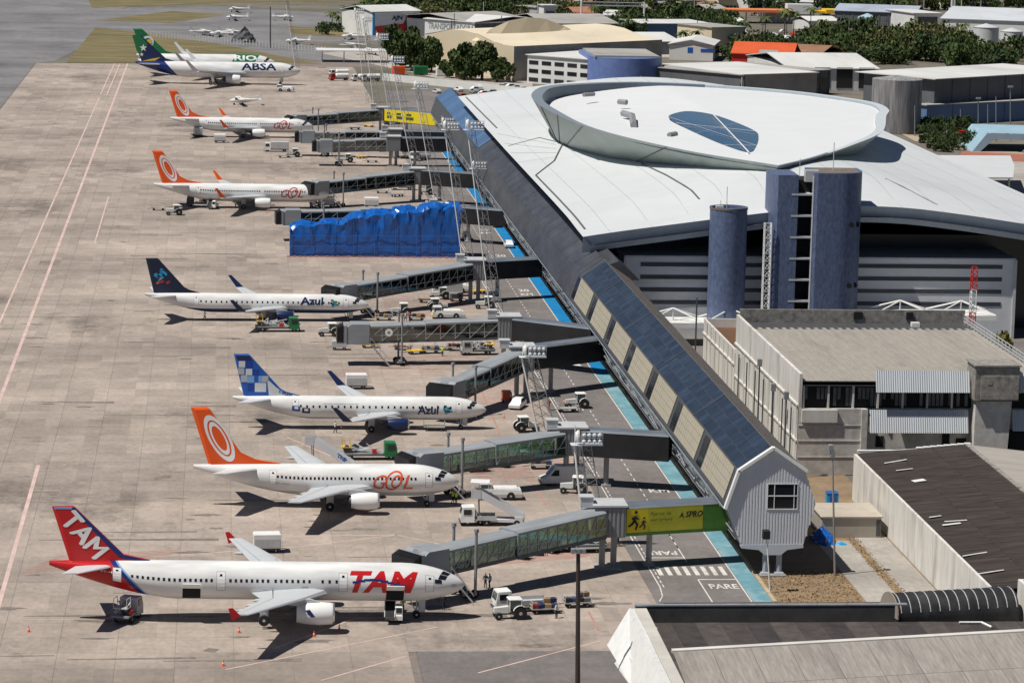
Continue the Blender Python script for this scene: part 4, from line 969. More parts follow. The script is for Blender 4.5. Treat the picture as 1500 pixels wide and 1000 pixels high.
b = MB(); b.prism([(100.9, 0), (105.4, 0), (105.9, 10.4), (101.0, 10.4)], 392.6, 395.3); wb(b, 'concrete_pier', blk)
b = MB(); b.cbox(100.6, 106.6, 391.9, 396.5, 10.6, 15.2, .12); wb(b, 'roof_tank_house', mould)
b = MB(); b.box(100.4, 106.8, 391.7, 396.7, 15.2, 15.4); b.box(101.4, 106.5, 391.75, 391.9, 10.8, 13.9); b.box(102.2, 102.9, 391.7, 391.76, 12.8, 13.4); wb(b, 'tank_panel', mould)
for (xa, za, w, h) in ((88.2, 3.6, 1.1, 1.5), (92.4, 2.2, 1.6, .9), (97.3, 3.8, 1.0, 1.6), (99.2, 1.2, 1.4, 3.6)): b = MB(); b.box(xa, xa+w, 395.3, 395.45, za, za+h); wb(b, 'opening', dark)
b = MB(); b.box(106.3, 112, 394.2, 395.4, .2, 6.0); wb(b, 'opening', dark)
b = MB()
for i in range(40):
    x = rr.uniform(87, 99); b.tube((x, 394.6, 1.0+rr.uniform(0, 1.2)), (x+rr.uniform(.4, 2), 394.3, 1.2+rr.uniform(-.6, 2.0)), rr.uniform(.04, .16))
wb(b, 'pipe_clutter', mgrey)
b = MB(); b.box(77.4, 77.7, 445.05, 475, 0, 8.3); b.box(77.7, 83, 474.7, 475, 0, 8.3); b.box(82.8, 83.1, 445.05, 474.7, 0, 8.0); wb(b, 'side_wall', whw)
b = MB(); b.box(77.75, 82.75, 445.1, 474.65, 0, 6.9); wb(b, 'rusty_flat_roof', brown)
b = MB()
for y in [447+4*i for i in range(7)]: b.box(77.24, 77.4, y, y+.2, .2, 8.2)
b.box(77.2, 77.4, 445.1, 475, 5.9, 6.2); wb(b, 'wall_rib', whw)
# ---- low buildings in the right foreground
DR = thing('old_shed', 'old shed with a patched dark corrugated roof and long white side wall', 'shed', (90, 345, 0))
def dr(b, name, m, **k): q = b.build(name, m, DR, **k); q.matrix_parent_inverse = Matrix.Translation((-90, -345, 0)); return q
b = MB(); b.box(81.8, 82.15, 309, 379, 0, 6.0); dr(b, 'long_wall', whw)
b = MB(); b.box(111.4, 111.7, 309, 380, 0, 5.3); dr(b, 'far_side_wall', whw)
b = MB(); b.box(82.16, 111.39, 309, 309.3, 0, 5.3); dr(b, 'front_wall', whw)
b = MB(); b.box(82.15, 97.5, 380.3, 380.6, 0, 5.6); b.prism([(82.6, 5.9), (97, 6.9), (110, 5.2)], 380.2, 380.5); dr(b, 'end_wall', blk)
darkroof = M('old_dark_corrugated_roof', (.036, .028, .025), .9, var=.55, sc=.9, streak=(.25, 3, 1), dirt=.5, dsc=.5, dcol=(.10, .082, .072))
for j in range(3):
    b = MB()
    for i in range(64):
        ya = 308.5+1.12*i; t0, t1 = j/3, (j+1)/3+.01; xa, xb = 82.4+14.4*t0, 82.4+14.4*t1; za, zb = 5.75+1.25*t0, 5.75+1.25*t1; o = .03*j; e = .12
        b.quad((xa, ya, za+o), (xb, ya, zb+o), (xb, ya+.56, zb+o+e), (xa, ya+.56, za+o+e)); b.quad((xa, ya+.56, za+o+e), (xb, ya+.56, zb+o+e), (xb, ya+1.12, zb+o), (xa, ya+1.12, za+o))
    dr(b, 'roof_sheet', darkroof)
greyr = M('grey_sheet_roof', (.36, .335, .30), .85, var=.12, sc=.7, streak=(.3, 3, 1), dirt=.4)
b = MB(); b.quad((96.8, 308.5, 7.05), (112, 308.5, 5.4), (112, 380, 5.4), (96.8, 380, 7.05)); dr(b, 'roof_slope', greyr)
b = MB(); b.box(96.5, 97.1, 308.5, 380, 6.95, 7.2); dr(b, 'ridge_cap', mould)
b = MB()
for i in range(8): b.box(90.2+.9*i, 90.2+.9*i+.8, 379.6, 380.3, 6.45+.08*i, 6.7+.08*i)
b.box(82.6, 88.4, 380.2, 380.8, 6.0, 6.2); dr(b, 'gable_board', white)
for (p, w, h, a) in (((1346, 704), 1.6, 1.1, .2), ((1400, 763), 2.6, .3, -.1), ((1394, 768), 2.2, .5, .1), ((1428, 812), 3.0, .25, .25), ((1452, 838), 3.0, .25, .2), ((1325, 688), 2.2, .25, .1), ((1312, 676), 3.2, .3, .3), ((1370, 757), 1.5, .3, .2)):
    v = at(*p, 6.6); z = 5.75+1.25*max(0, (v.x-82.4)/14.4)+.17; v = at(*p, z); z = 5.75+1.25*max(0, (v.x-82.4)/14.4)+.17
    b = MB(); b.box(-w/2, w/2, -h/2, h/2, 0, .04, 0, Matrix.Translation((v.x, v.y, z)) @ Matrix.Rotation(a, 4, 'Z') @ Matrix.Rotation(-.09, 4, 'Y')); dr(b, 'loose_sheet', white)
b = MB(); b.prism([(0, 0), (2.6, 0), (2.6, .25), (.25, 2.2), (0, 2.2)], 0, .35, 0); q = b.build('wall_buttress', whw, DR, loc=(81.0-90, 322-345, 0), rz=1.57)
FB = thing('front_building', 'long low building with dark felt roof and slanted white end, bottom right foreground', 'building', (60, 285, 0))
def fb(b, name, m, **k): q = b.build(name, m, FB, **k); q.matrix_parent_inverse = Matrix.Translation((-60, -285, 0)); return q
e0 = at(922, 890, 8.4); e1 = at(978, 1004, 8.4); e2 = at(889, 944, 4.4); e3 = at(903, 967, 4.4); e3b = at(900, 971, 4.0); e4 = at(925, 1006, 4.0)
b = MB(); dn = Vector((.5, 0, -.1))
b.loftv([[e0, e1, e4, e3b, e3, e2], [p+dn for p in (e0, e1, e4, e3b, e3, e2)]]); fb(b, 'slanted_end_panel', white)
b = MB(); c0 = at(942, 938, 6.0); c1 = at(952, 972, 5.4)
b.tube(at(957, 953, 6.6)+Vector((-.3, 0, 0)), at(937, 987, 4.9)+Vector((-.3, 0, 0)), .07); fb(b, 'panel_conduit', navy)
b = MB(); b.quad(e0+Vector((.5, .0, 0)), e0+Vector((1.7, .2, 0)), at(1004, 1004, 8.4), e1+Vector((.5, 0, 0))); b.box(e0.x+.4, e0.x+.55, 250, e0.y, 6.8, 8.38); fb(b, 'coping', M('coping_stone', (.5, .48, .44), .9, var=.12, dirt=.4))
pA = at(958, 891, 8.6); pB = at(1306, 880, 8.6); yb = (pA.y+pB.y)/2
b = MB(); b.box(e0.x+.6, pB.x, yb-.35, yb+.2, 0, 8.6); fb(b, 'rear_parapet', M('parapet_dark', (.06, .057, .055), .9, var=.3, sc=.7))
b = MB()
for i in range(9): xa = e0.x+.6+i*3.05; b.box(xa, xa+2.98, yb-.4, yb+.25, 8.6, 8.72)
fb(b, 'parapet_capping', M('zinc_capping', (.30, .32, .34), .5, .3, var=.2))
b = MB(); b.box(e0.x+.7, 86, 252, yb-.35, 0, 6.9); fb(b, 'roof_slab', feltm)
rr = random.Random(21)
for k in range(16):                                          # felt strips laid over the slab
    xa = e0.x+1.6+k*2.5; b = MB(); b.box(xa, xa+2.4, 277, yb-.5, 6.9, 6.93+.015*(k % 3)); fb(b, 'felt_strip', M('felt_tone_'+'abc'[k % 3], ((.062, .05, .048), (.045, .038, .038), (.078, .066, .062))[k % 3], .9, var=.3, sc=.6, dirt=.4, dsc=.5))
f0 = at(985, 957, 7.6); f1 = at(1500, 928, 8.3); f1 = f0+(f1-f0)*1.3
b = MB(); b.loftv([[f0, f1, f1+Vector((0, .8, 0)), f0+Vector((0, .8, 0))], [p+Vector((0, 0, .3)) for p in (f0, f1, f1+Vector((0, .8, 0)), f0+Vector((0, .8, 0)))]]); fb(b, 'roof_curb', M('curb_white', (.62, .6, .56), .85, var=.15, dirt=.4))
pale = M('pale_sheet_roof', (.29, .265, .24), .85, var=.22, sc=.9, streak=(4, .35, 1), dirt=.5, dsc=.12)
for i in range(12):
    t0, t1 = i/12+.001, (i+1)/12; a, c = f0.lerp(f1, t0), f0.lerp(f1, t1)
    for j in range(3):
        s0, s1 = 9*j, 9*(j+1)-.06; b = MB(); q = lambda p, s_: p+Vector((.0, -s_, .12-.10*s_))
        b.loftv([[q(a, s0), q(c, s0), q(c, s1), q(a, s1)], [p+Vector((0, 0, .05)) for p in (q(a, s0), q(c, s0), q(c, s1), q(a, s1))]]); fb(b, 'roof_sheet', pale)
for p, q in (((952, 921), (962, 920)), ((1405, 911), (1438, 911)), ((1438, 911), (1453, 918)), ((1080, 948), (1096, 954))):
    b = MB(); b.tube(at(*p, 7.1), at(*q, 7.1), .13); fb(b, 'loose_pipe', white)
g0 = at(1310, 908, 6.4); g1 = at(1487, 898, 6.4); an = math.atan2(g1.y-g0.y, g1.x-g0.x); Lb = (g1-g0).length
BV = thing('vaulted_shed', 'dark barrel vaulted roof with pale ribs, behind the low front building', 'shed', (g0.x, g0.y+2.1, 0), an)
b = MB(); pr = [(2.15*math.cos(R(a)), 6.5+2.15*math.sin(R(a))) for a in range(0, 181, 12)]; b.prism([(2.15, 0)]+pr+[(-2.15, 0)], 0, Lb, ax='x'); b.build('vault', M('vault_dark_sheet', (.028, .028, .03), .55, var=.3, sc=.6, dirt=.5, dcol=(.09, .085, .08)), BV, smooth=True)
for k in range(13):
    b = MB(); x = .3+k*(Lb-.6)/12
    b.loftv([[(x, 2.2*math.cos(R(a)), 6.5+2.2*math.sin(R(a))) for a in range(20, 171, 12)], [(x+.1, 2.2*math.cos(R(a)), 6.5+2.2*math.sin(R(a))) for a in range(20, 171, 12)]], 0, False, False, None, False); b.build('vault_rib', lgrey, BV)
b = MB(); b.prism([(2.3*math.cos(R(a)), 6.5+2.3*math.sin(R(a))) for a in range(0, 181, 12)], -.15, .0, ax='x'); b.build('vault_end', M('vault_end_brown', (.30, .25, .21), .9, var=.3, dirt=.5), BV)
b = MB(); b.box(82.3, 96, 299, 299.4, 0, 9.2); b.box(82.3, 82.7, 290, 299, 0, 9.2); b.build('boundary_wall', whw, label='white rendered wall corner at the right edge beside the vaulted roof', cat='wall')
SH = thing('site_cabin', 'beige site cabin with a flat roof against the long white wall', 'cabin', (77.3, 357.5, 0))
b = MB(); b.box(-3.7, 3.6, 0, 7.5, 0, 2.5); b.build('cabin_body', M('cabin_beige', (.36, .33, .28), .7, var=.12, dirt=.3), SH)
b = MB(); b.box(-3.9, 3.8, -.2, 7.7, 2.5, 2.65); b.build('cabin_roof', M('cabin_roof_beige', (.46, .41, .34), .8, var=.15, dirt=.3), SH)
b = MB(); b.box(3.0, 3.55, -.05, 0, .2, 2.2); b.build('cabin_door', dgrey, SH)
v = at(1218, 743, 0); BT = thing('portable_toilet', 'blue portable toilet standing against the painted block wall', 'toilet', (v.x, v.y, 0))
b = MB(); b.cbox(-.75, .75, -.6, .6, 0, 1.9, .12); b.build('cubicle', cyanb, BT); b = MB(); b.box(-.4, .4, -.66, -.6, .1, 1.7); b.build('door', blue, BT); b = MB(); b.cbox(-.8, .8, -.65, .65, 1.9, 2.1, .15); b.build('roof', blue, BT)
tarpb = M('blue_tarpaulin', (.007, .10, .40), .24, var=.3, sc=.7, spec=.6)
def heap(loc, rx, ry, h, label, m, seed=1, cat='tarpaulin'):
    rr = random.Random(seed); b = MB(); n, k = 18, 6; rg = []
    for j in range(k+1):
        t = j/k; rg.append([(rx*(1-t**1.6)*math.cos(2*math.pi*i/n)*rr.uniform(.85, 1.12), ry*(1-t**1.6)*math.sin(2*math.pi*i/n)*rr.uniform(.85, 1.12), h*t*rr.uniform(.8, 1.1)) for i in range(n)])
    b.loftv(rg); return b.build('tarpaulin_heap', m, None, label, cat, loc=loc)
heap((at(1205, 790, 0).x, at(1205, 790, 0).y, 0), 1.5, 3.2, 1.6, 'crumpled blue tarpaulin heap in the shade beside the site cabin', tarpb, 1)
heap((at(1232, 797, 0).x, at(1232, 797, 0).y, 0), .7, .5, .35, 'small blue plastic sheet lying on the path below the cabin', cyanb, 2)
# ================================================================ boarding bridges
roofj = M('bridge_roof_grey', (.27, .29, .31), .55, var=.15, sc=.5, streak=(.4, 2, 1), dirt=.3)
framej = M('bridge_frame_grey', (.30, .32, .33), .5, var=.1)
floorj = M('bridge_underside', (.10, .105, .11), .7, var=.2)
pane = glass('bridge_green_glass', (.62, .74, .66), .30)
paned = glass('bridge_dark_glass', (.20, .26, .25), .32)
ad_y = M('poster_yellow_green', (.52, .50, .04), .4, var=.12, sc=.4); ad_g = M('poster_green', (.10, .26, .05), .4, var=.15, sc=.4)
yel = M('poster_yellow', (.75, .60, .02), .4, var=.05)
blackj = M('black_cladding', (.016, .016, .018), .45, var=.3, sc=.5, dirt=.3, dcol=(.05, .05, .055))
def bridge(label, rot, cab, term, zt=4.4, zc=3.5, dark_=False, pitchN=1.5, lift=.8, side=None, fixed=blackj, rr_=2.1, cabrot=None, glazed=True, cover=False):
    rot, cab, term = Vector(rot), Vector(cab), Vector(term)
    T = thing('boarding_bridge', label, 'jet bridge', (rot.x, rot.y, 0), 0, 'boarding bridges along the service road')
    d = (cab-rot); Lg = d.length; an = math.atan2(d.y, d.x); sl = math.atan2(zc-zt, Lg)
    o = lambda b, n, m, par=T, **k: b.build(n, m, par, **k)
    # rotunda and its columns
    b = MB(); b.box(-1.8, 1.8, -1.9, 1.9, zt-.3, zt+3.3); o(b, 'rotunda', M('rotunda_panel', (.24, .245, .25), .6, var=.12, streak=(3, 3, .3), dirt=.3))
    b = MB(); b.box(-2, 2, -2.1, 2.1, zt+3.3, zt+3.5); o(b, 'rotunda_roof', lgrey)
    b = MB()
    for i in range(7): b.box(-1.7+.5*i, -1.45+.5*i, -1.97, -1.9, zt-.2, zt+3.2)
    o(b, 'rotunda_rib', mgrey)
    b = MB(); b.tube((-.7, -.6, 0), (-.7, -.6, zt-.3), .38, n=10); b.tube((.8, .6, 0), (.8, .6, zt-.3), .38, n=10); b.box(-1.5, 1.6, -1.3, 1.3, 0, .25); o(b, 'column', M('column_concrete', (.36, .35, .34), .8, var=.15))
    # two telescoping tunnels
    X0 = Matrix.Rotation(an, 4, 'Z') @ Matrix.Translation((0, 0, zt)) @ Matrix.Rotation(-sl, 4, 'Y')
    secs = ((1.7, Lg*.56, 1.55, 2.75), (Lg*.54, Lg-1.2, 1.35, 2.5))
    for (xa, xb, hw, ht) in secs:
        b = MB(); b.prism([(-hw-.06, ht-.02), (-hw*.8, ht+.16), (hw*.8, ht+.16), (hw+.06, ht-.02), (hw+.06, ht-.3), (-hw-.06, ht-.3)], xa, xb, ax='x')
        f = o(b, 'tunnel_roof', roofj); f.matrix_local = X0
        b = MB(); b.box(xa, xb, -hw-.06, hw+.06, -.3, .12); f = o(b, 'tunnel_floor', floorj); f.matrix_local = X0
        n = max(2, int((xb-xa)/pitchN)); st = (xb-xa)/n
        if glazed:
            bb = MB(); bb.box(.06, st-.06, -.012, .012, .12, ht-.3); pm = bb.mesh('glass_pane', paned if dark_ else pane)
            bb = MB(); bb.box(-.06, .06, -.06, .06, .1, ht-.28); mm = bb.mesh('mullion', framej)
            for i in range(n+1):
                for sd in (-1, 1):
                    q = inst('mullion', mm, T); q.matrix_local = X0 @ Matrix.Translation((xa+st*i, sd*hw, 0))
                    if i < n: q = inst('glass_pane', pm, T); q.matrix_local = X0 @ Matrix.Translation((xa+st*i, sd*hw, 0))
            b = MB()                                          # diagonal braces and rails
            for i in range(n):
                x = xa+st*i
                b.tube((x, -hw-.09, .15), (x+st, -hw-.09, ht-.35), .035, n=4); b.tube((x, hw+.09, ht-.35), (x+st, hw+.09, .15), .035, n=4)
            for sd in (-1, 1): b.box(xa, xb, sd*hw-.05, sd*hw+.05, .95, 1.02)
            f = o(b, 'side_brace', lgrey); f.matrix_local = X0
        else:
            b = MB(); b.box(xa, xb, -hw, -hw+.06, .1, ht-.28); b.box(xa, xb, hw-.06, hw, .1, ht-.28); f = o(b, 'tunnel_side', blackj); f.matrix_local = X0
    # cab
    ca = an if cabrot is None else cabrot
    Xc = Matrix.Translation(d.to_3d()+Vector((0, 0, zc))) @ Matrix.Rotation(ca, 4, 'Z')
    b = MB(); b.lathe([(-.3, 1.7), (2.65, 1.7), (2.85, 1.5)], n=16); f = o(b, 'cab_rotunda', M('cab_grey', (.17, .18, .19), .6, var=.2, streak=(2, 2, .3))); f.matrix_local = Matrix.Translation(d.to_3d()+Vector((0, 0, zc)))
    b = MB(); b.prism([(-1.7, -.3), (1.9, -.3), (1.9, 2.4), (1.2, 2.9), (-1.7, 2.9)], -1.8, 1.8); b.box(1.9, 2.4, -1.9, 1.9, -.1, 2.7); f = o(b, 'cab', roofj); f.matrix_local = Xc
    b = MB(); b.box(-.9, 1.4, -1.86, -1.8, .8, 2.2); f = o(b, 'cab_window', win); f.matrix_local = Xc
    for i in range(5):
        b = MB(); b.box(2.4+.22*i, 2.55+.22*i, -1.95, 1.95, -.1, 2.75-.1*i); f = o(b, 'bellows_hood', blackj); f.matrix_local = Xc
    # lift columns with wheel bogie
    q = d*lift; b = MB(); ux = Vector((-d.y, d.x, 0)).normalized()*1.9
    for sd in (-1, 1):
        p = Vector((q.x, q.y, 0))+ux*sd; b.tube(p+Vector((0, 0, .5)), p+Vector((0, 0, zc+4.2)), .17, n=8); b.tube(p+Vector((0, 0, zc+4.2)), p+Vector((0, 0, zc+4.6)), .28, n=8)
    b.box(q.x-.3, q.x+.3, q.y-2.1, q.y+2.1, .5, .9); o(b, 'lift_column', mgrey)
    for sd in (-1, 1):
        for e in (-.5, .5): inst('wheel', wheel_mesh(.5, .35), T, (q.x+ux.x*sd*.55+e, q.y+ux.y*sd*.55, .5))
    # service stair beside the cab
    b = MB(); s0 = d*.93+ux*-.95*(1 if ux.y > 0 else -1); dx = d.normalized()*-1
    for i in range(12):
        p = s0+dx*(.27*i); z = zc-.2-i*zc/12; b.box(p.x-.14, p.x+.14, p.y-.5, p.y+.5, z-.04, z)
    for e in (-.5, .5):
        b.tube((s0.x, s0.y+e, zc-.1), (s0.x+dx.x*3.2, s0.y+e, .1), .05); b.tube((s0.x, s0.y+e, zc+.9), (s0.x+dx.x*3.2, s0.y+e, 1.0), .035)
        for i in range(0, 12, 3): p = s0+dx*(.27*i); z = zc-.2-i*zc/12; b.tube((p.x, p.y+e, z), (p.x, p.y+e, z+1), .025, n=4)
    o(b, 'service_stair', lgrey, kind=None)
    b = MB(); b.box(-3.4, -1.9, -1, .6, zt+3.0, zt+4.2); b.box(-3.5, -1.8, -1.1, .7, zt+4.2, zt+4.3); o(b, 'roof_unit', lgrey)
    # fixed link to the pier
    e = term-rot; L2 = e.length; a2 = math.atan2(e.y, e.x); X2 = Matrix.Rotation(a2, 4, 'Z') @ Matrix.Translation((0, 0, zt))
    b = MB(); b.box(1.6, L2, -1.5, 1.5, -.35, .1); b.box(1.6, L2, -1.5, -1.44, .1, 2.9); b.box(1.6, L2, 1.44, 1.5, .1, 2.9); f = o(b, 'fixed_link', fixed if side is None else ad_g); f.matrix_local = X2
    b = MB(); b.prism([(-1.55, 2.9), (-1.2, 3.15), (1.2, 3.15), (1.55, 2.9)], 1.6, L2, ax='x'); f = o(b, 'link_roof', M('link_roof_sheet', (.13, .15, .18), .45, var=.3, sc=.4, streak=(.4, 2, 1))); f.matrix_local = X2
    m_ = e*.36; b = MB(); b.tube((m_.x, m_.y, 0), (m_.x, m_.y, zt-.3), .36, n=10); b.box(m_.x-.6, m_.x+.6, m_.y-.6, m_.y+.6, 0, .3); o(b, 'column', MATS['column_concrete'])
    T_X2 = X2; return T, X2, L2
B1, X2, L2 = bridge('boarding bridge with yellow and green poster on its link, nearest the camera', (45.3, 342.2, 0), (23.2, 325.9, 0), (59.3, 345.6, 0), 4.35, 3.4, side=1)
b = MB(); b.box(1.7, 4.3, -1.54, -1.505, .05, 2.9); f = b.build('poster', yel, B1); f.matrix_local = X2
b = MB(); b.box(4.3, 11.2, -1.54, -1.505, .05, 2.9); f = b.build('poster', ad_y, B1); f.matrix_local = X2
b = MB(); b.box(11.2, L2-.1, -1.53, -1.505, .05, 2.85); f = b.build('poster', ad_g, B1); f.matrix_local = X2
def runner(b, x, s, y=-1.56):
    lm = lambda p, q, r: b.tube((x+p[0]*s, y, .35+p[1]*s), (x+q[0]*s, y, .35+q[1]*s), r*s, n=5)
    lm((.1, 1.15), (.05, .75), .16); b.lathe([(-.02, .01), (-.02, .13*s), (.02, .13*s), (.02, .01)], (x+.16*s, y, .35+1.45*s), 'y', 8)
    lm((.05, .75), (.3, .4), .1); lm((.3, .4), (.15, .02), .08); lm((.05, .75), (-.2, .45), .1); lm((-.2, .45), (-.45, .3), .08); lm((.1, 1.1), (.4, .85), .06); lm((.1, 1.1), (-.2, .9), .06)
b = MB(); runner(b, 2.6, 1.45); runner(b, 3.7, .95); f = b.build('poster_figure', black, B1); f.matrix_local = X2
gtxt = M('poster_olive_text', (.24, .25, .02), .5, var=.1)
for (s, z, x, w, m, h) in (('Pontos de', 1.9, 4.6, 2.6, gtxt, .5), ('vantagens', 1.1, 4.6, 2.8, gtxt, .5), ('SPRO', 1.5, 9.0, 2.2, black, .75), ('A', 1.5, 8.2, .6, black, .6)):
    bm, ww, _ = text_bm(s, h, .2, .03); k = w/ww; f = bm_out(bm, 'poster_lettering', m, lambda c: Vector((x+c.x*k, -1.56, z+c.y)), B1); f.matrix_local = X2
bridge('boarding bridge with a long dark link, docked at the second airliner from the camera', (46.3, 388.5, 0), (26.6, 379.5, 0), (58.8, 384.6, 0), 4.4, 3.3)
bridge('short boarding bridge angled towards the pixel tailed airliner', (45.9, 451.5, 0), (33.6, 432.6, 0), (59.6, 461.5, 0), 4.4, 2.9, dark_=True, pitchN=2)
bridge('long empty boarding bridge with a round badge, no airliner at its cab', (46.6, 480.5, 0), (22.5, 478.5, 0), (59.5, 470.5, 0), 4.4, 3.8, dark_=True, pitchN=2, lift=.72, cabrot=R(180))
T4 = bpy.data.objects['boarding_bridge.003']
bridge('dark boarding bridge docked at the navy bellied airliner', (46.6, 546, 0), (22.0, 525.5, 0), (58.8, 551, 0), 4.3, 3.1, dark_=True, pitchN=2)
bridge('boarding bridge half hidden behind the blue tarpaulin', (47.5, 629, 0), (15.5, 627, 0), (60, 622, 0), 4.3, 3.6, dark_=True, pitchN=2.4)
bridge('boarding bridge docked at the winglet airliner behind the tarpaulin', (45.8, 697, 0), (22.8, 682.5, 0), (60, 690, 0), 4.3, 3.3, dark_=True, pitchN=2.4)
bridge('nearer of two parallel boarding bridges with empty cabs', (44.5, 771, 0), (27.4, 771, 0), (60, 772, 0), 4.3, 3.7, dark_=True, pitchN=2.6, cabrot=R(180))
bridge('farther of two parallel boarding bridges with empty cabs', (46, 790, 0), (23.6, 794, 0), (60, 788, 0), 4.3, 3.7, dark_=True, pitchN=2.6, cabrot=R(180))
B10, X2, L2 = bridge('boarding bridge with a bright yellow poster, farthest along the pier', (46.2, 853, 0), (22.4, 843, 0), (64, 836, 0), 4.3, 3.3, dark_=True, pitchN=2.6)
b = MB(); b.box(2.0, L2-2, -1.6, -1.52, -.2, 3.0); f = b.build('poster', yel, B10); f.matrix_local = X2
b = MB()
for x, w in ((3, 1.6), (6.5, 2.2), (10, 2.6)): b.box(x, x+w, -1.64, -1.6, .6, 1.4); b.box(x, x+w*.7, -1.64, -1.6, 1.7, 2.3)
f = b.build('poster_figure', M('poster_black_green', (.05, .09, .03), .5), B10); f.matrix_local = X2
b = MB(); b.lathe([(-.03, .01), (-.03, .62), (.0, .62), (.0, .01)], (0, 0, 0), 'y', 18); d4 = (Vector((22.5, 478.5, 0))-Vector((46.6, 480.5, 0))); p4 = d4*.80
f = b.build('round_badge', white, T4, loc=(p4.x, p4.y-1.55, 5.35)); b = MB(); b.lathe([(-.04, .01), (-.04, .24), (.0, .24)], (0, 0, 0), 'y', 12); b.build('badge_centre', mgrey, f)
# ---- blue tarpaulin shelter
a = at(420, 375, 0); TA = thing('tarpaulin_shelter', 'big crinkled blue tarpaulin shelter wrapped over a scaffold on the apron', 'shelter', (15, 606, 0))
rr = random.Random(9); b = MB(); n = 110; rg = []
from mathutils import noise as mnoise
def tz(x): return interp(x, [14, 17, 20, 24, 28, 31, 35, 39, 43, 46, 48.5], [6.2, 6.6, 6.9, 7.2, 8.7, 9.0, 9.7, 10.0, 10.7, 10.9, 10.4])
for i in range(n+1):
    x = 14.6+33.9*i/n; Z = tz(x); W_ = 5.2; row = []
    for (t, yy, zz) in [(j, None, None) for j in range(31)]:
        if t <= 11: y, z = 0, Z*t/11*.9
        elif t <= 20: u = (t-11)/9; y, z = W_*u, Z*(.9+.1*math.sin(math.pi*u))
        else: y, z = W_, Z*.9*(1-(t-20)/10)
        nv = mnoise.noise_vector(Vector((x*.55, t*.33, 1.7)))*.55+mnoise.noise_vector(Vector((x*1.6, t*.9, 5)))*.32; sag = abs(math.sin((x-14.6)*.62))**.6*.55*(1 if 9 < t < 22 else .3)
        k = (min(1, .30+.0*t) if t < 8 else min(1.35, .3+.22*(t-7))) if t < 21 else .5
        if t == 0 or t == 30: k = .1
        row.append((x+nv.x*k, y+nv.y*.8*k, max(0, z+nv.z*.75*k+(sag-.4)*k)))
    rg.append(row)
b.loftv(rg, 0, False, False, None, False); o = b.build('tarpaulin_sheet', tarpb, TA, smooth=True, angle=24); o.matrix_parent_inverse = Matrix(); o.location = (0, 606-606-3, 0); o.matrix_parent_inverse = Matrix.Translation((-15, 0, 0))
for (x0, x1) in ((14.6, 14.7), (48.4, 48.5)): b = MB(); b.box(x0-15, x1-15, -3, 2.2, 0, tz(x0)*.9); b.build('end_sheet', tarpb, TA)
b = MB()
for k in range(9): x = -.4+k*4.2; b.tube((x, -3.25, 0), (x, -3.25, tz(x+15)*.85), .07)
b.tube((-.4, -3.3, 2.1), (33, -3.25, 2.1), .05); b.tube((-.4, -3.3, 4.2), (33, -3.25, 4.4), .05); b.build('scaffold_pole', blue, TA)
b = MB()
for k in range(34): x = -1+k*1.08; b.box(x, x+.8, -3.85-.12*(k % 3), -3.75, 0, .22+.06*(k % 2))
b.build('orange_netting', M('orange_netting', (.45, .22, .18), .8, var=.3), TA, kind='stuff')
# ================================================================ floodlight masts
headm = M('floodlight_white', (.62, .65, .68), .4, var=.08)
def mast(label, base, toppx, z, w0=1.7, w1=1.0, n=14, hs=1.0, r=.055, nohead=False):
    bx = at(*base, 0); t = on(toppx[0], toppx[1], 1, bx.y); T = thing('floodlight_mast', label, 'mast', (bx.x, bx.y, 0), 0, 'lattice floodlight masts beside the road')
    tp_ = Vector((t.x-bx.x, 0, t.z)); b = MB(); P_ = lambda i, t: Vector((0, 0, 0)).lerp(tp_, t)+Vector(((-.5, -.2, 0), (.5, -.2, 0), (0, .5, 0))[i])*(w0+(w1-w0)*t)
    for i in range(3):
        for k in range(n): j = (i+1) % 3; b.tube(P_(i, k/n), P_(j, (k+1)/n), r*.5, n=4); b.tube(P_(i, (k+.5)/n), P_(j, (k+.5)/n), r*.4, n=4)
    b.build('lattice_brace', mgrey, T, kind='stuff')
    for i in range(3): b = MB(); b.tube(P_(i, 0), P_(i, 1), r*(2.0, 1.0, .9)[i], n=6); b.build('mast_leg', (white, mgrey, galv)[i], T)  # left leg coloured white for its sunlit edge, the other legs darker
    if nohead: return T
    b = MB()                                                 # grid of floodlights seen from the front
    for i in range(5): b.box(tp_.x-.2+.62*i*hs, tp_.x-.14+.62*i*hs, -.9, -.8, tp_.z+.1, tp_.z+1.7*hs)
    for j in range(3): b.box(tp_.x-.2, tp_.x+2.4*hs, -.92, -.82, tp_.z+.1+.75*j*hs, tp_.z+.18+.75*j*hs)
    b.box(tp_.x-1.4*hs, tp_.x+2.4*hs, -.8, .8, tp_.z-.08, tp_.z); b.tube((tp_.x-.9, 0, tp_.z), (tp_.x-.9, 0, tp_.z+2.2*hs), .06); h = b.build('head_frame', headm, T)
    bb = MB(); bb.lathe([(-.18, .1), (-.12, .22*hs), (.12, .26*hs), (.14, .2*hs)], ax='y', n=10); fm = bb.mesh('floodlight', headm)
    for i in range(4):
        for j in range(2): inst('floodlight', fm, T, (tp_.x+.1+.62*i*hs, -1.05, tp_.z+.5*hs+.75*j*hs))
    bb = MB(); bb.lathe([(0, .3), (.25, .5), (.4, .45), (.42, .1)], ax='x', n=12); f = bb.build('dish', white, T, loc=(tp_.x-.9, -.4, tp_.z+1.0)); f.scale = (1.2, 1, 1.6)
    return T
mast('lattice floodlight mast rising behind the nearest boarding bridge rotunda', (872, 800), (853, 650), 0, 2.6, 2.0, 9, r=.07)
mast('lattice floodlight mast between the second and third boarding bridges from the camera', (802, 640), (775, 522), 0, 2.6, 2.2, 9, r=.07)
mast('tall leaning lattice mast behind the long empty boarding bridge', (733, 500), (690, 190), 0, 2.4, 1.2, 18, .9)
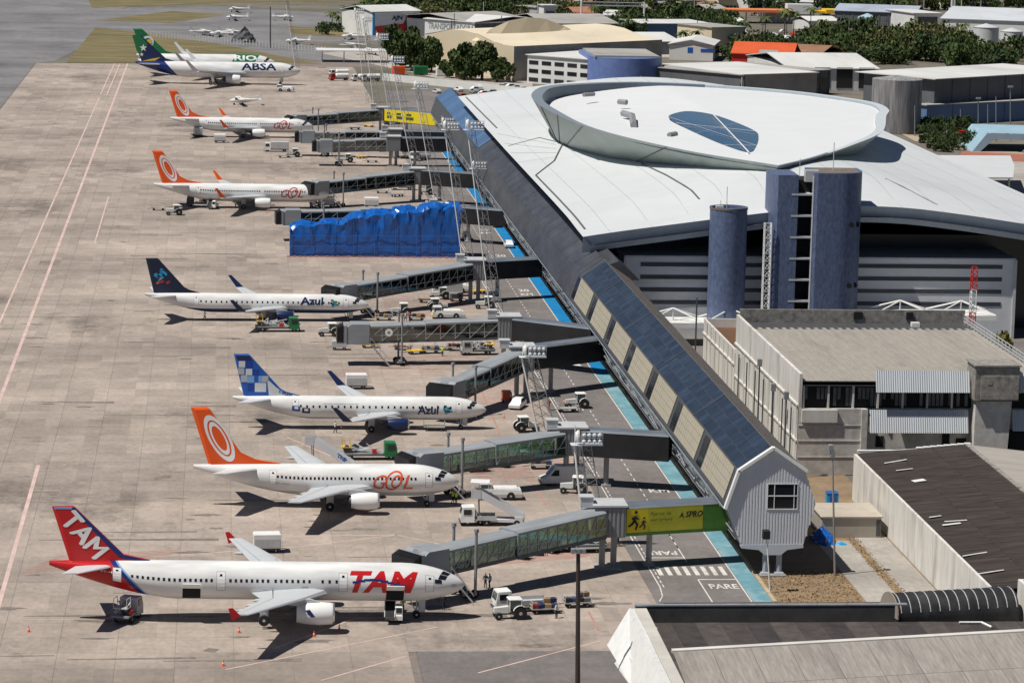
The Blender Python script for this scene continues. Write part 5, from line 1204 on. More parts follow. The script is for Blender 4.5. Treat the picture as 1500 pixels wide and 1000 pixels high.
mast('tall leaning lattice mast beside the dark boarding bridge rotunda', (690, 410), (656, 190), 0, 2.4, 1.2, 18, .9)
mast('leaning lattice mast rising from the bridge at the tarpaulin end', (646, 305), (612, 130), 0, 2.4, 1.2, 16, 1)
mast('leaning lattice mast left of the tarpaulin end mast', (613, 262), (578, 92), 0, 2.2, 1.2, 16, 1)
mast('far leaning lattice mast in front of the yellow poster', (585, 225), (556, 58), 0, 2.2, 1.2, 16, 1)
mast('far leaning lattice mast by the billboard hall', (553, 160), (535, 32), 0, 2.0, 1.1, 14, 1)
mast('farthest leaning lattice mast by the billboard hall', (540, 150), (523, 20), 0, 2.0, 1.1, 14, 1)
mast('thin lattice mast beside the noses of the two freighters', (436, 100), (420, 0), 0, 1.6, .9, 14, .8)
mast('lattice mast carrying white dishes in front of the dark pier roof', (720, 320), (697, 247), 0, 1.8, 1.4, 8, 1)
mast('lattice mast carrying a white dish at the far pier end', (672, 245), (652, 182), 0, 1.8, 1.4, 8, 1)
def pole(label, base, top, r, m, head=None, cat='pole', name='light_pole', grp=None):
    bx = at(*base, 0); t = on(top[0], top[1], 1, bx.y); T = thing(name, label, cat, (bx.x, bx.y, 0), 0, grp)
    b = MB(); e = (t.x-bx.x, 0, t.z); b.tube((0, 0, 0), e, r, r*.75, 8); b.build('shaft', m, T)
    if head == 'flood':
        for dx in (-.5, .0, .5): b = MB(); b.cbox(e[0]+dx-.2, e[0]+dx+.2, -.35, .1, e[2]-.1, e[2]+.4, .06); b.build('floodlight', mgrey, T)
    if head == 'box': b = MB(); b.cbox(e[0]-.45, e[0]+.35, -.4, .4, e[2]-.5, e[2]+.5, .08); b.build('lamp_box', black, T)
    if head == 'cam':
        b = MB(); b.cbox(e[0]-.15, e[0]+.35, -.3, .3, e[2]-1.4, e[2]-.6, .06); b.cbox(e[0]-.4, e[0]+.1, -.3, .3, e[2]-.6, e[2]+.1, .06); b.build('camera_box', mgrey, T)
    return T
pole('tall dark pole standing in the foreground right of the baggage train', (846, 1045), (847, 808), .26, M('tarred_pole', (.045, .033, .028), .7, var=.3), 'flood')
pole('slim tall pole in the yard in front of the pier gable', (1223, 842), (1219, 652), .13, M('rust_grey_pole', (.28, .25, .23), .6, var=.2), 'cam')
pole('white lamp post with a black box in front of the pier gable', (1128, 868), (1123, 782), .09, white, 'box')
for i, (x_, t) in enumerate((((1113, 530), 75.2), ((1133, 566), 75.2), ((1152, 578), 75.2))):
    v = on(x_[0], x_[1], 0, t); T = thing('light_pole', ('tall lamp post against the white wall, left of three', 'lamp post against the white wall, middle of three', 'lamp post against the white wall, right of three, near the corner')[i], 'pole', (v.x, v.y, 0), 0, 'lamp posts along the white wall')
    b = MB(); b.tube((0, 0, 0), (0, 0, v.z), .13, .1); b.build('shaft', dgrey, T); b = MB(); b.cbox(-.3, .3, -.3, .3, v.z-.6, v.z+.5, .1); b.build('lamp_head', mgrey, T)
v = on(1021, 436, 0, 72.5); T = thing('light_pole', 'dark pole beside the canopy left of the narrow blue tower', 'pole', (v.x, v.y, 0)); b = MB(); b.tube((0, 0, 0), (0, 0, v.z), .12); b.build('shaft', dgrey, T)
v = at(1472, 540, 0); T = thing('radio_mast', 'red and white lattice radio mast behind the weathered white building', 'mast', (113.5, 446, 0))
for i in range(6): b = MB(); lattice(b, (0, 0, 3.5*i), (0, 0, 3.5*(i+1)), 1.0, .95, 5, .05, 3); b.build('mast_section', white if i == 4 else redp, T)
# ================================================================ ground vehicles (local: x forward, ground z = 0)
def wheels(T, pts, r, w=.25):
    for (x, y) in pts: inst('wheel', wheel_mesh(r, w), T, (x, y, r))
def ob(T, name, m, fn, **k): b = MB(); fn(b); return b.build(name, m, T, **k)
def tub(b, pts, hw, top=.88, zt=None):
    """closed side profile (x,z), narrower towards the top"""
    z0 = min(p[1] for p in pts); z1 = max(p[1] for p in pts)
    f = lambda z: hw*(1-(1-top)*max(0, (z-z0)/(z1-z0)-.35)/.65)
    b.loftv([[(x, -f(z), z) for x, z in pts], [(x, f(z), z) for x, z in pts]])
def pushback(label, loc, rz, grp='white tow tugs'):
    T = thing('tow_tug', label, 'tug', loc, rz, grp)
    ob(T, 'body', lgrey if False else M('tug_white', (.62, .63, .62), .45, var=.08, dirt=.3, dsc=.9), lambda b: b.loftv([[(-2.9, -1.1, .35), (2.0, -1.1, .35), (2.0, 1.1, .35), (-2.9, 1.1, .35)], [(-3.0, -1.15, .8), (2.1, -1.15, .8), (2.1, 1.15, .8), (-3.0, 1.15, .8)], [(-2.8, -1.05, 1.35), (2.0, -1.05, 1.45), (2.0, 1.05, 1.45), (-2.8, 1.05, 1.35)]]))
    ob(T, 'engine_cover', white, lambda b: b.cbox(-2.4, .6, -.8, .8, 1.36, 1.62, .1))
    ob(T, 'cab', MATS['tug_white'], lambda b: (b.cbox(1.0, 2.5, -.95, .95, 2.0, 2.2, .1), b.box(1.0, 1.12, -.9, -.78, 1.4, 2.0), b.box(1.0, 1.12, .78, .9, 1.4, 2.0), b.box(2.3, 2.42, -.9, -.78, .9, 2.0), b.box(2.3, 2.42, .78, .9, .9, 2.0), b.box(1.9, 2.6, -1.0, 1.0, .4, 1.25)))
    ob(T, 'cab_window', wind, lambda b: (b.box(2.36, 2.4, -.8, .8, 1.25, 2.0), b.box(1.1, 2.3, -.88, -.84, 1.4, 1.98), b.box(1.1, 2.3, .84, .88, 1.4, 1.98)))
    ob(T, 'bumper', yellow, lambda b: (b.box(2.6, 2.75, -1.0, 1.0, .35, .75), b.box(-3.1, -2.98, -.9, .9, .4, .7)))
    wheels(T, [(1.25, -1.0), (1.25, 1.0), (-1.5, -1.0), (-1.5, 1.0)], .55, .35); return T
def tractor(label, loc, rz, grp='farm style tow tractors'):
    T = thing('tractor', label, 'tractor', loc, rz, grp)
    ob(T, 'hood', M('tractor_pale', (.60, .60, .58), .5, var=.1, dirt=.3), lambda b: b.loftv([[(.3, -.4, .7), (.3, .4, .7), (.3, .38, 1.4), (.3, -.38, 1.4)], [(1.9, -.36, .7), (1.9, .36, .7), (1.9, .3, 1.25), (1.9, -.3, 1.25)]]))
    ob(T, 'chassis', dgrey, lambda b: (b.box(-1.2, 1.95, -.25, .25, .5, .72), b.box(-1.0, .3, -.5, .5, .65, .9)))
    ob(T, 'cab_roof', white, lambda b: b.cbox(-1.15, .35, -.75, .75, 2.15, 2.3, .08))
    ob(T, 'cab_frame', white, lambda b: [b.tube((x, y, .85), (x*.95, y, 2.16), .05, n=5) for x in (-1.05, .25) for y in (-.66, .66)])
    ob(T, 'cab_window', wind, lambda b: (b.box(.24, .27, -.6, .6, 1.4, 2.1), b.box(-.95, .2, -.66, -.64, 1.2, 2.1), b.box(-.95, .2, .64, .66, 1.2, 2.1)))
    for y0, y1 in ((-1.0, -.6), (.6, 1.0)): ob(T, 'mudguard', MATS['tractor_pale'], lambda b: b.loftv([[(-.9+.85*math.cos(R(a)), y0, .75+.85*math.sin(R(a))) for a in range(20, 161, 20)], [(-.9+.85*math.cos(R(a)), y1, .75+.85*math.sin(R(a))) for a in range(20, 161, 20)]], 0, False, False, None, False))
    ob(T, 'seat', black, lambda b: (b.box(-.7, -.2, -.25, .25, .9, 1.1), b.box(-.8, -.68, -.25, .25, 1.0, 1.6)))
    wheels(T, [(-.9, -.8), (-.9, .8)], .72, .38); wheels(T, [(1.45, -.65), (1.45, .65)], .42, .28); return T
def cart(label, loc, rz, canopy_=False, grp='flat baggage carts'):
    T = thing('baggage_cart', label, 'cart', loc, rz, grp)
    ob(T, 'deck', M('cart_deck', (.32, .31, .29), .7, var=.2, dirt=.4), lambda b: b.box(-1.5, 1.5, -.75, .75, .5, .62))
    ob(T, 'end_rail', lgrey, lambda b: [b.tube((x, -.7, .6), (x, -.7, 1.3), .035, n=5) or b for x in ()] or [b.tube(p, q, .035, n=5) for x in (-1.48, 1.48) for p, q in (((x, -.7, .6), (x, -.7, 1.35)), ((x, .7, .6), (x, .7, 1.35)), ((x, -.7, 1.35), (x, .7, 1.35)), ((x, -.7, .95), (x, .7, .95)))])
    ob(T, 'tow_bar', dgrey, lambda b: b.tube((1.5, 0, .45), (2.5, 0, .35), .05, n=5))
    if canopy_: ob(T, 'canopy', white, lambda b: (b.cbox(-1.55, 1.55, -.8, .8, 1.9, 2.05, .08), [b.tube((x, y, .6), (x, y, 1.9), .04, n=5) for x in (-1.45, 1.45) for y in (-.7, .7)]))
    wheels(T, [(-1.0, -.6), (-1.0, .6), (1.0, -.6), (1.0, .6)], .25, .16); return T
def boxcart(label, loc, rz, grp='closed white baggage wagons', s=1.0):
    T = thing('closed_wagon', label, 'wagon', loc, rz, grp)
    ob(T, 'box', white, lambda b: b.cbox(-1.6*s, 1.6*s, -.85, .85, .62, 2.35, .12)); ob(T, 'chassis', dgrey, lambda b: b.box(-1.55*s, 1.55*s, -.7, .7, .42, .62))
    ob(T, 'side_curtain', lgrey, lambda b: [b.box(-1.5*s+i*.76*s, -1.5*s+i*.76*s+.7*s, -.88, -.85, .75, 1.75) for i in range(4)])
    ob(T, 'tow_bar', dgrey, lambda b: b.tube((1.6*s, 0, .45), (2.6*s, 0, .3), .05, n=5))
    wheels(T, [(-1.0*s, -.6), (-1.0*s, .6), (1.0*s, -.6), (1.0*s, .6)], .3, .18); return T
def truck(label, loc, rz, cabm=white, body='flat', grp='small service trucks', L=6.0, bodym=None):
    T = thing('service_truck', label, 'truck', loc, rz, grp); h = L/2
    ob(T, 'cab', cabm, lambda b: tub(b, [(h-1.7, .5), (h, .5), (h, 1.35), (h-.22, 2.35), (h-1.7, 2.4)], 1.05, .92))
    ob(T, 'windshield', wind, lambda b: b.loftv([[(h+.02, -.85, 1.42), (h+.02, .85, 1.42), (h-.16, .8, 2.2), (h-.16, -.8, 2.2)], [(h-.04, -.85, 1.42), (h-.04, .85, 1.42), (h-.22, .8, 2.2), (h-.22, -.8, 2.2)]]))
    ob(T, 'side_window', win, lambda b: (b.box(h-1.3, h-.35, -1.06, -.98, 1.45, 2.1), b.box(h-1.3, h-.35, .98, 1.06, 1.45, 2.1)))
    ob(T, 'chassis', dgrey, lambda b: b.box(-h, h-.1, -.45, .45, .5, .75)); ob(T, 'bumper', dgrey, lambda b: b.box(h-.05, h+.12, -1.0, 1.0, .38, .68))
    for sd in (-.75, .75): ob(T, 'headlight', lipm, lambda b: b.box(h-.02, h+.03, sd-.14, sd+.14, .85, 1.05))
    bm_ = bodym or lgrey
    if body == 'flat': ob(T, 'load_bed', bm_, lambda b: (b.box(-h, h-1.9, -1.05, 1.05, .75, .92), b.box(-h, h-1.9, -1.05, -1.0, .92, 1.3), b.box(-h, h-1.9, 1.0, 1.05, .92, 1.3), b.box(h-2.0, h-1.9, -1.05, 1.05, .92, 1.7)))
    if body == 'box': ob(T, 'cargo_box', bm_, lambda b: b.cbox(-h, h-1.85, -1.1, 1.1, .8, 2.7, .1))
    if body == 'tank': ob(T, 'tank', bm_, lambda b: b.lathe([(-h+.1, .5), (-h+.3, .85), (h-2.4, .85), (h-2.1, .5)], (0, 0, 1.65), 'x', 14), smooth=True)
    if body == 'gear':
        rr = random.Random(label); ob(T, 'pump_deck', mgrey, lambda b: b.box(-h, h-1.9, -1.0, 1.0, .75, .95))
        ob(T, 'hose_reel', dgrey, lambda b: [b.lathe([(-.3, .1), (-.3, .5), (-.25, .5), (-.25, .25), (.25, .25), (.25, .5), (.3, .5), (.3, .1)], (x, y, 1.5), 'y', 12) for x, y in ((-h+.8, -.4), (-h+2.0, .3))])
        ob(T, 'pipework', lgrey, lambda b: [b.tube((rr.uniform(-h, h-2), rr.uniform(-.9, .9), rr.uniform(.95, 1.4)), (rr.uniform(-h, h-2), rr.uniform(-.9, .9), rr.uniform(1.2, 2.3)), .07, n=5) for _ in range(16)])
        ob(T, 'lift_platform', lgrey if L < 5 else yellow, lambda b: (b.box(-h+.1, -h+1.3, -.8, .8, 1.7, 1.8), [b.tube((x, y, 1.8), (x, y, 2.8), .04, n=4) for x in (-h+.15, -h+1.25) for y in (-.75, .75)], [b.tube((-h+.15, y, 2.8), (-h+1.25, y, 2.8), .04, n=4) for y in (-.75, .75)]))
        ob(T, 'valve_box', redp, lambda b: b.box(h-3.4, h-2.8, -1.02, -.5, .95, 1.5))
    wheels(T, [(h-.85, -.85), (h-.85, .85), (-h+1.2, -.85), (-h+1.2, .85)], .45, .28); return T
def van(label, loc, rz):
    T = thing('delivery_van', label, 'van', loc, rz)
    vm = M('van_silver', (.72, .72, .72), .3, var=.04)
    ob(T, 'body', vm, lambda b: tub(b, [(-2.9, .35), (2.9, .35), (2.9, .95), (2.1, 1.25), (1.25, 2.3), (.9, 2.5), (-2.9, 2.55)], 1.0, .93))
    ob(T, 'roof', white, lambda b: b.cbox(-2.88, 1.0, -.9, .9, 2.5, 2.62, .06))
    ob(T, 'windshield', wind, lambda b: b.loftv([[(2.06, -.86, 1.34), (2.06, .86, 1.34), (1.3, .8, 2.27), (1.3, -.8, 2.27)], [(2.0, -.86, 1.28), (2.0, .86, 1.28), (1.24, .8, 2.22), (1.24, -.8, 2.22)]]))
    ob(T, 'side_window', win, lambda b: [b.prism([(.55, 1.35), (1.7, 1.35), (1.1, 2.1), (.55, 2.1)], y, y+.03) for y in (-1.0, .97)])
    ob(T, 'front_door', acw, lambda b: [b.prism([(.45, .45), (1.75, .45), (1.75, 1.3), (.45, 1.3)], y, y+.02) for y in (-1.02, 1.0)])
    bb = MB()
    for i in range(24):
        u, w = 2*math.pi*i/24, 2*math.pi*(i+1)/24; f = lambda k, a: (-.9+.62*k*math.cos(a)+.3*k*math.sin(a), -1.02, 1.4+.85*k*math.sin(a)); bb.quad(f(1, u), f(1, w), f(.72, w), f(.72, u))
        f2 = lambda k, a: (-.9+.3*k*math.cos(a)+.16*k*math.sin(a), -1.02, 1.4+.5*k*math.sin(a)); bb.quad(f2(1, u), f2(1, w), f2(.75, w), f2(.75, u))
    bb.build('side_logo', orange, T)
    ob(T, 'bumper', dgrey, lambda b: (b.box(2.85, 3.0, -.95, .95, .3, .65), b.box(-3.0, -2.88, -.95, .95, .3, .6)))
    for sd in (-.7, .7): ob(T, 'headlight', lipm, lambda b: b.box(2.86, 2.93, sd-.2, sd+.2, .7, .92))
    wheels(T, [(1.9, -.85), (1.9, .85), (-1.8, -.85), (-1.8, .85)], .36, .22); return T
def pickup(label, loc, rz, m=white, grp='pickups and cars on the apron'):
    T = thing('pickup', label, 'pickup', loc, rz, grp)
    ob(T, 'body', m, lambda b: (tub(b, [(-2.5, .35), (2.4, .35), (2.4, .85), (1.3, 1.0), (-2.5, .98)], .88, .97)))
    ob(T, 'cab', m, lambda b: tub(b, [(-.5, .95), (1.2, .95), (.65, 1.62), (-.3, 1.66)], .82, .8)); ob(T, 'cab_window', win, lambda b: (tub(b, [(-.36, 1.06), (.98, 1.06), (.6, 1.52), (-.26, 1.54)], .85, .84), b.loftv([[(1.16, -.66, 1.06), (1.16, .66, 1.06), (.74, .58, 1.56), (.74, -.58, 1.56)], [(1.1, -.66, 1.0), (1.1, .66, 1.0), (.7, .58, 1.52), (.7, -.58, 1.52)]])))
    ob(T, 'load_bed', dgrey, lambda b: b.box(-2.35, -.6, -.72, .72, .95, .99))
    for sd in (-.6, .6): ob(T, 'headlight', lipm, lambda b: b.box(2.38, 2.43, sd-.16, sd+.16, .66, .82))
    wheels(T, [(1.5, -.75), (1.5, .75), (-1.5, -.75), (-1.5, .75)], .33, .2); return T
def car(label, loc, rz, m=white, grp='pickups and cars on the apron', nm='parked_car'):
    T = thing(nm, label, 'car', loc, rz, grp)
    ob(T, 'body', m, lambda b: (tub(b, [(-2.1, .3), (2.1, .3), (2.15, .7), (1.2, .92), (-1.9, .95), (-2.15, .8)], .86, .95)))
    ob(T, 'cabin', m, lambda b: tub(b, [(-1.7, .92), (1.1, .9), (.4, 1.46), (-1.1, 1.48)], .8, .78)); ob(T, 'car_window', win, lambda b: tub(b, [(-1.5, .98), (.92, .98), (.38, 1.37), (-1.05, 1.38)], .83, .83))
    wheels(T, [(1.35, -.74), (1.35, .74), (-1.3, -.74), (-1.3, .74)], .31, .2); return T
def stairs(label, loc, rz, h=3.2, text=None, cov=True, grp='wheeled passenger stairs'):
    T = thing('passenger_stairs', label, 'stairs', loc, rz, grp)
    ob(T, 'chassis', M('stairs_white', (.62, .63, .64), .45, var=.08, dirt=.2), lambda b: (b.box(-3.4, 2.6, -.9, .9, .5, .85), b.box(1.6, 2.6, -.9, .9, .85, 1.2)))
    ob(T, 'step', lgrey, lambda b: [b.box(2.4-.34*i, 2.75-.34*i, -.7, .7, .55+h/15*i, .62+h/15*i) for i in range(15)])
    ob(T, 'side_panel', MATS['stairs_white'], lambda b: [b.loftv([[(2.8, y, .55), (-2.6, y, h+.4), (-2.6, y, h+1.4), (2.8, y, 1.5)], [(2.8, y+.05, .55), (-2.6, y+.05, h+.4), (-2.6, y+.05, h+1.4), (2.8, y+.05, 1.5)]]) for y in (-.8, .75)])
    ob(T, 'platform', lgrey, lambda b: (b.box(-3.8, -2.5, -.8, .8, h+.3, h+.42), b.box(-3.8, -2.5, -.8, -.75, h+.42, h+1.4), b.box(-3.8, -2.5, .75, .8, h+.42, h+1.4)))
    ob(T, 'support_leg', mgrey, lambda b: [b.tube((-2.8, y, .8), (-2.9, y, h+.3), .07, n=6) for y in (-.6, .6)])
    if cov: ob(T, 'canopy', white, lambda b: (b.cbox(-3.9, -1.5, -.95, .95, h+2.3, h+2.45, .08), [b.tube((x, y, h+1.2), (x, y, h+2.3), .04, n=4) for x in (-3.7, -1.7) for y in (-.8, .8)]))
    if text:
        bm, w, _ = text_bm(text, .62, .2, .04); k = 1.5/w; a = math.atan2(h-.1, -5.4)
        bm_out(bm, 'stair_lettering', midb, lambda c: Vector((.6+c.x*k*.84, -.82, 2.2+h*.02-c.x*k*.5+c.y)), T)
    wheels(T, [(1.9, -.8), (1.9, .8), (-2.6, -.8), (-2.6, .8)], .42, .25); return T
def belt(label, loc, rz, grp='belt loaders'):
    T = thing('belt_loader', label, 'belt loader', loc, rz, grp)
    ob(T, 'chassis', white, lambda b: b.cbox(-2.4, 1.8, -.95, .45, .4, .95, .08)); ob(T, 'belt_boom', dgrey, lambda b: b.loftv([[(-3.0, -.1, .6), (-3.0, .95, .6), (-3.0, .95, .85), (-3.0, -.1, .85)], [(3.2, -.1, 2.2), (3.2, .95, 2.2), (3.2, .95, 2.45), (3.2, -.1, 2.45)]]))
    ob(T, 'boom_rail', lgrey, lambda b: [b.tube((-3.0, y, .9), (3.2, y, 2.5), .06, n=5) for y in (-.12, .97)]); ob(T, 'belt', black, lambda b: b.loftv([[(-2.9, 0, .88), (-2.9, .85, .88), (-2.9, .85, .92), (-2.9, 0, .92)], [(3.1, 0, 2.47), (3.1, .85, 2.47), (3.1, .85, 2.51), (3.1, 0, 2.51)]]))
    ob(T, 'cab', white, lambda b: (b.cbox(-2.3, -.9, -.95, -.15, .95, 1.9, .12))); ob(T, 'cab_window', win, lambda b: (b.box(-2.0, -1.1, -.98, -.94, 1.2, 1.75), b.box(-2.33, -2.28, -.85, -.25, 1.2, 1.75)))
    ob(T, 'seat', yellow, lambda b: b.box(-.7, -.2, -.8, -.3, .95, 1.35)); wheels(T, [(-1.7, -.75), (-1.7, .5), (1.2, -.75), (1.2, .5)], .38, .25); return T
def gpu(label, loc, rz, m=yellow):
    T = thing('power_unit', label, 'power unit', loc, rz, 'ground power units')
    ob(T, 'housing', m, lambda b: b.cbox(-1.2, 1.2, -.7, .7, .5, 1.6, .12)); ob(T, 'grille', dgrey, lambda b: [b.box(-.9+.32*i, -.7+.32*i, -.73, -.7, .8, 1.4) for i in range(6)]); ob(T, 'tow_bar', dgrey, lambda b: b.tube((1.2, 0, .5), (2.2, 0, .3), .05, n=5)); wheels(T, [(-.8, -.6), (-.8, .6), (.8, -.6), (.8, .6)], .28, .18); return T
def G2(a, b): v = at(a, b, 0); return (v.x, v.y, 0)
bagm = [M('bag_'+n, c, .7, var=.2) for n, c in (('black', (.02, .02, .022)), ('navy', (.02, .04, .11)), ('maroon', (.16, .02, .03)), ('tan', (.3, .2, .1)), ('grey', (.2, .2, .21)))]
_bags = {}
def bags(loc, rz, where, n=7, seed=0):
    rr = random.Random(seed+n)
    for i in range(n):
        k = rr.randrange(5)
        if k not in _bags: b = MB(); b.cbox(-.36, .36, -.25, .25, 0, .5, .07); b.box(-.12, .12, -.02, .02, .5, .55); _bags[k] = b.mesh('suitcase', bagm[k])
        lx = -1.05+(i % 4)*.7; ly = -.3+.6*((i//4) % 2); lz = .62+(.5 if i >= 8 else 0)
        v = Matrix.Rotation(rz, 3, 'Z') @ Vector((lx, ly, 0))
        o = inst('suitcase', _bags[k], None, (loc[0]+v.x, loc[1]+v.y, lz), rz+rr.uniform(-.3, .3)); o['label'] = 'suitcase loaded on the baggage cart '+where; o['category'] = 'suitcase'; o['group'] = 'suitcases on the cart '+where
# around the red and white airliner
belt('belt loader with a white cab below the open front hold of the nearest airliner', G2(577, 905), R(86))
tractor('tractor with a white cab pulling the baggage carts, near the foreground pole', G2(748, 905), R(187))
truck('white cabbed service truck just behind the tractor and baggage carts', G2(762, 893), R(190), white, 'flat')
for i, (p, n, w) in enumerate((((797, 897), 10, 'right behind the tractor'), ((845, 888), 10, 'at the end of the train'))):
    cart('baggage cart heaped with dark bags, '+w, G2(*p), R(188)); bags(G2(*p), R(188), w, n, i)
boxcart('closed white baggage wagon between the two nearest airliners', G2(391, 808), R(3)); boxcart('closed white baggage wagon behind the pixel tailed airliner', G2(522, 569), R(2))
truck('small dark lavatory truck under the red tail of the nearest airliner', G2(186, 908), R(70), lgrey, 'gear', L=4.2)
stairs('passenger stairs with a white canopy behind the nearest boarding bridge tunnel', G2(735, 768), R(-8), 3.0)
truck('low white flat truck with dark wheels beside the canopied passenger stairs', G2(700, 768), R(180), white, 'flat', L=4.4)
pushback('white tow tug in front of the nose of the second airliner', G2(730, 730), R(180)); pushback('white tow tug with a green window near the navy bellied airliner', G2(655, 466), R(180)); pushback('white tow tug parked behind the dark boarding bridge rotunda', G2(664, 428), R(178))
van('silver delivery van with an orange loop logo beside the floodlight mast', G2(823, 709), R(184))
pickup('white pickup parked beneath the second boarding bridge', G2(768, 677), R(184)); cart('flat cart loaded with a pale crate beside the white pickup', G2(792, 686), R(185)); bags(G2(792, 686), R(185), 'beside the white pickup', 5, 5)
stairs('grey passenger stairs with blue letters behind the second airliner', G2(489, 692), R(-12), 3.4, 'TRIP', False)
truck('green cabbed hydrant truck with pumps behind the second airliner', G2(540, 672), R(2), green, 'gear', L=7.6)
truck('green cabbed hydrant truck beside the wing of the navy bellied airliner', G2(406, 485), R(2), green, 'gear', L=7.4)
car('small white van-like car on the apron beside the pixel tailed airliner nose', G2(758, 597), R(250)); tractor('small tractor with a hi-vis driver on the service road', G2(846, 597), R(185)); cart('empty flat cart towed behind the small road tractor', G2(831, 603), R(190))
tractor('tractor with a white sun roof near the empty bridge cab', G2(483, 492), R(185)); gpu('yellow power unit behind the sun roofed tractor', G2(503, 494), R(180)); gpu('grey power unit beneath the cab of the long empty boarding bridge', G2(497, 512), R(178), lgrey)
gpu('yellow striped unit beside the empty bridge cab wheels', G2(540, 509), R(2))
for i, (p, w) in enumerate((((562, 469), 'near the nose of the navy bellied airliner'), ((610, 469), 'behind the long empty bridge, by the blue barrels'), ((630, 517), 'under the middle of the long empty bridge'), ((668, 513), 'right of centre under the long empty bridge'))):
    cart('flat cart with bags, '+w, G2(*p), R(180+3*i)); bags(G2(*p), R(180), w, 6, 20+i)
truck('white cargo truck parked below the dark boarding bridge tunnel', G2(655, 433), R(182), white, 'box', L=5.5); tractor('white tractor parked behind the dark boarding bridge column', G2(645, 438), R(183)); pickup('pale pickup half hidden behind the long empty bridge roof', G2(700, 482), R(182), lgrey)
truck('pale stepped truck under the link of the long empty bridge', G2(700, 519), R(185), lgrey, 'gear', L=5.5); gpu('orange unit beside the third bridge column', G2(742, 588), R(90), orange); gpu('dark generator beneath the dark bridge rotunda', G2(668, 441), R(3), mgrey)
cart('flat cart with pipes under the nearest boarding bridge link', G2(860, 808), R(186)); truck('stepped grey service truck below the nearest bridge rotunda', G2(848, 806), R(184), lgrey, 'gear', L=6.5)
cart('empty cart on the apron below the pixel tailed airliner nose', G2(636, 630), R(178)); 
# farther away
cart('low dark cart behind the tail of the winglet airliner', G2(232, 308), R(180)); tractor('dark tractor waiting behind the tail of the winglet airliner', G2(256, 315), R(185)); truck('dark service truck under the tail of the winglet airliner', G2(293, 302), R(180), dgrey, 'gear', L=6)
belt('belt loader under the rear hold of the winglet airliner', G2(312, 305), R(80))
boxcart('closed white wagon near the nose of the winglet airliner', G2(478, 303), R(0)); boxcart('closed white wagon behind the blue tarpaulin shelter', G2(544, 304), R(0)); truck('dark catering truck under the tail of the airliner nearest the freighters', G2(290, 200), R(95), dgrey, 'box', L=6)
boxcart('closed white wagon below the rear of the airliner nearest the freighters', G2(322, 209), R(0)); truck('white box truck standing in front of the two parallel bridges', G2(405, 222), R(180), white, 'box', L=6.5); tractor('tractor beside the white box truck in front of the parallel bridges', G2(430, 230), R(185)); cart('flat dark cart beside the white box truck', G2(416, 231), R(180))
truck('white van-bodied truck at the nose of the airliner nearest the freighters', G2(417, 192), R(90), white, 'box', L=5); pushback('dark tow tug at the nose of the starred freighter', G2(417, 134), R(170))
for i, (x, y) in enumerate(((497, 118), (530, 119), (543, 119), (497, 112))): truck(('red and white fuel tanker on the far forecourt, leftmost', 'white fuel tanker on the far forecourt, middle', 'white fuel tanker on the far forecourt, right', 'white fuel tanker on the far forecourt, behind the red one')[i], G2(x, y), R(200), (redp, white, white, white)[i], 'tank', 'fuel tankers on the far forecourt', 7, white)
for i, (x, y, w) in enumerate(((590, 278, 'left'), (655, 272, 'right'), (575, 182, 'farthest'), (600, 222, 'nearest the parallel bridges'), (615, 235, 'by the parallel bridge columns'))): truck('small grey truck under the far bridges, '+w, G2(x, y), R(180+10*i), (white, lgrey, mgrey, lgrey, white)[i], ('gear', 'flat', 'box', 'gear', 'flat')[i], L=5.5)
for i, (x, y, w) in enumerate(((745, 362, 'by the tarpaulin end'), (727, 332, 'beyond the tarpaulin end'), (770, 395, 'by the dark bridge link'))): car('small car on the service road, '+w, G2(x, y), R(90), (white, lgrey, dgrey)[i])
tr0 = tractor('idle tractor beside the column of the second boarding bridge', G2(842, 722), R(170), 'idle tractors near the bridges')
for x, y, w, a in ((770, 632, 'behind the second boarding bridge roof', 10), (712, 452, 'beside the dark docked bridge column', 175), (588, 462, 'ahead of the navy bellied airliner nose', 185), (640, 455, 'between the carts behind the long empty bridge', 5), (625, 285, 'beside the tarpaulin side bridge column', 180), (508, 238, 'under the parallel bridge cabs', 175), (462, 302, 'under the winglet airliner nose', 90), (560, 222, 'between the parallel bridges and the road', 20)): copy_tree(tr0, G2(x, y), R(a), 'idle tractor '+w, 'idle tractors near the bridges')
pk0 = pickup('dusty grey pickup on the road edge beyond the third bridge', G2(745, 545), R(95), lgrey)
for x, y, w, a in ((722, 440, 'by the dark bridge link', 100), (683, 350, 'beyond the tarpaulin', 90), (640, 300, 'behind the tarpaulin shelter end', 15)): copy_tree(pk0, G2(x, y), R(a), 'grey pickup '+w, 'pickups and cars on the apron')
# idle carts and dollies parked in the clutter under the bridges
ct = cart('empty flat cart parked under the nearest boarding bridge, first of the row', G2(775, 812), R(175), False, 'idle carts under the boarding bridges')
for i, (x, y, w) in enumerate(((800, 808, 'nearest'), (822, 803, 'nearest'), (757, 817, 'nearest'), (700, 690, 'second'), (730, 683, 'second'), (810, 665, 'second'), (590, 512, 'long empty'), (610, 518, 'long empty'), (650, 512, 'long empty'), (690, 506, 'long empty'), (625, 443, 'dark docked'), (700, 430, 'dark docked'), (560, 283, 'tarpaulin side'), (582, 288, 'tarpaulin side'), (603, 270, 'tarpaulin side'), (530, 232, 'parallel'), (545, 238, 'parallel'), (590, 232, 'parallel'), (520, 190, 'farthest'), (540, 186, 'farthest'))):
    copy_tree(ct, G2(x, y), R(150+37*i % 70), 'empty flat cart parked in the clutter under the '+w+' boarding bridge', 'idle carts under the '+w+' bridge', {'cart_deck': ('cart_deck', 'mid_grey_paint', 'brown_rust', 'yellow_paint')[i % 4]})
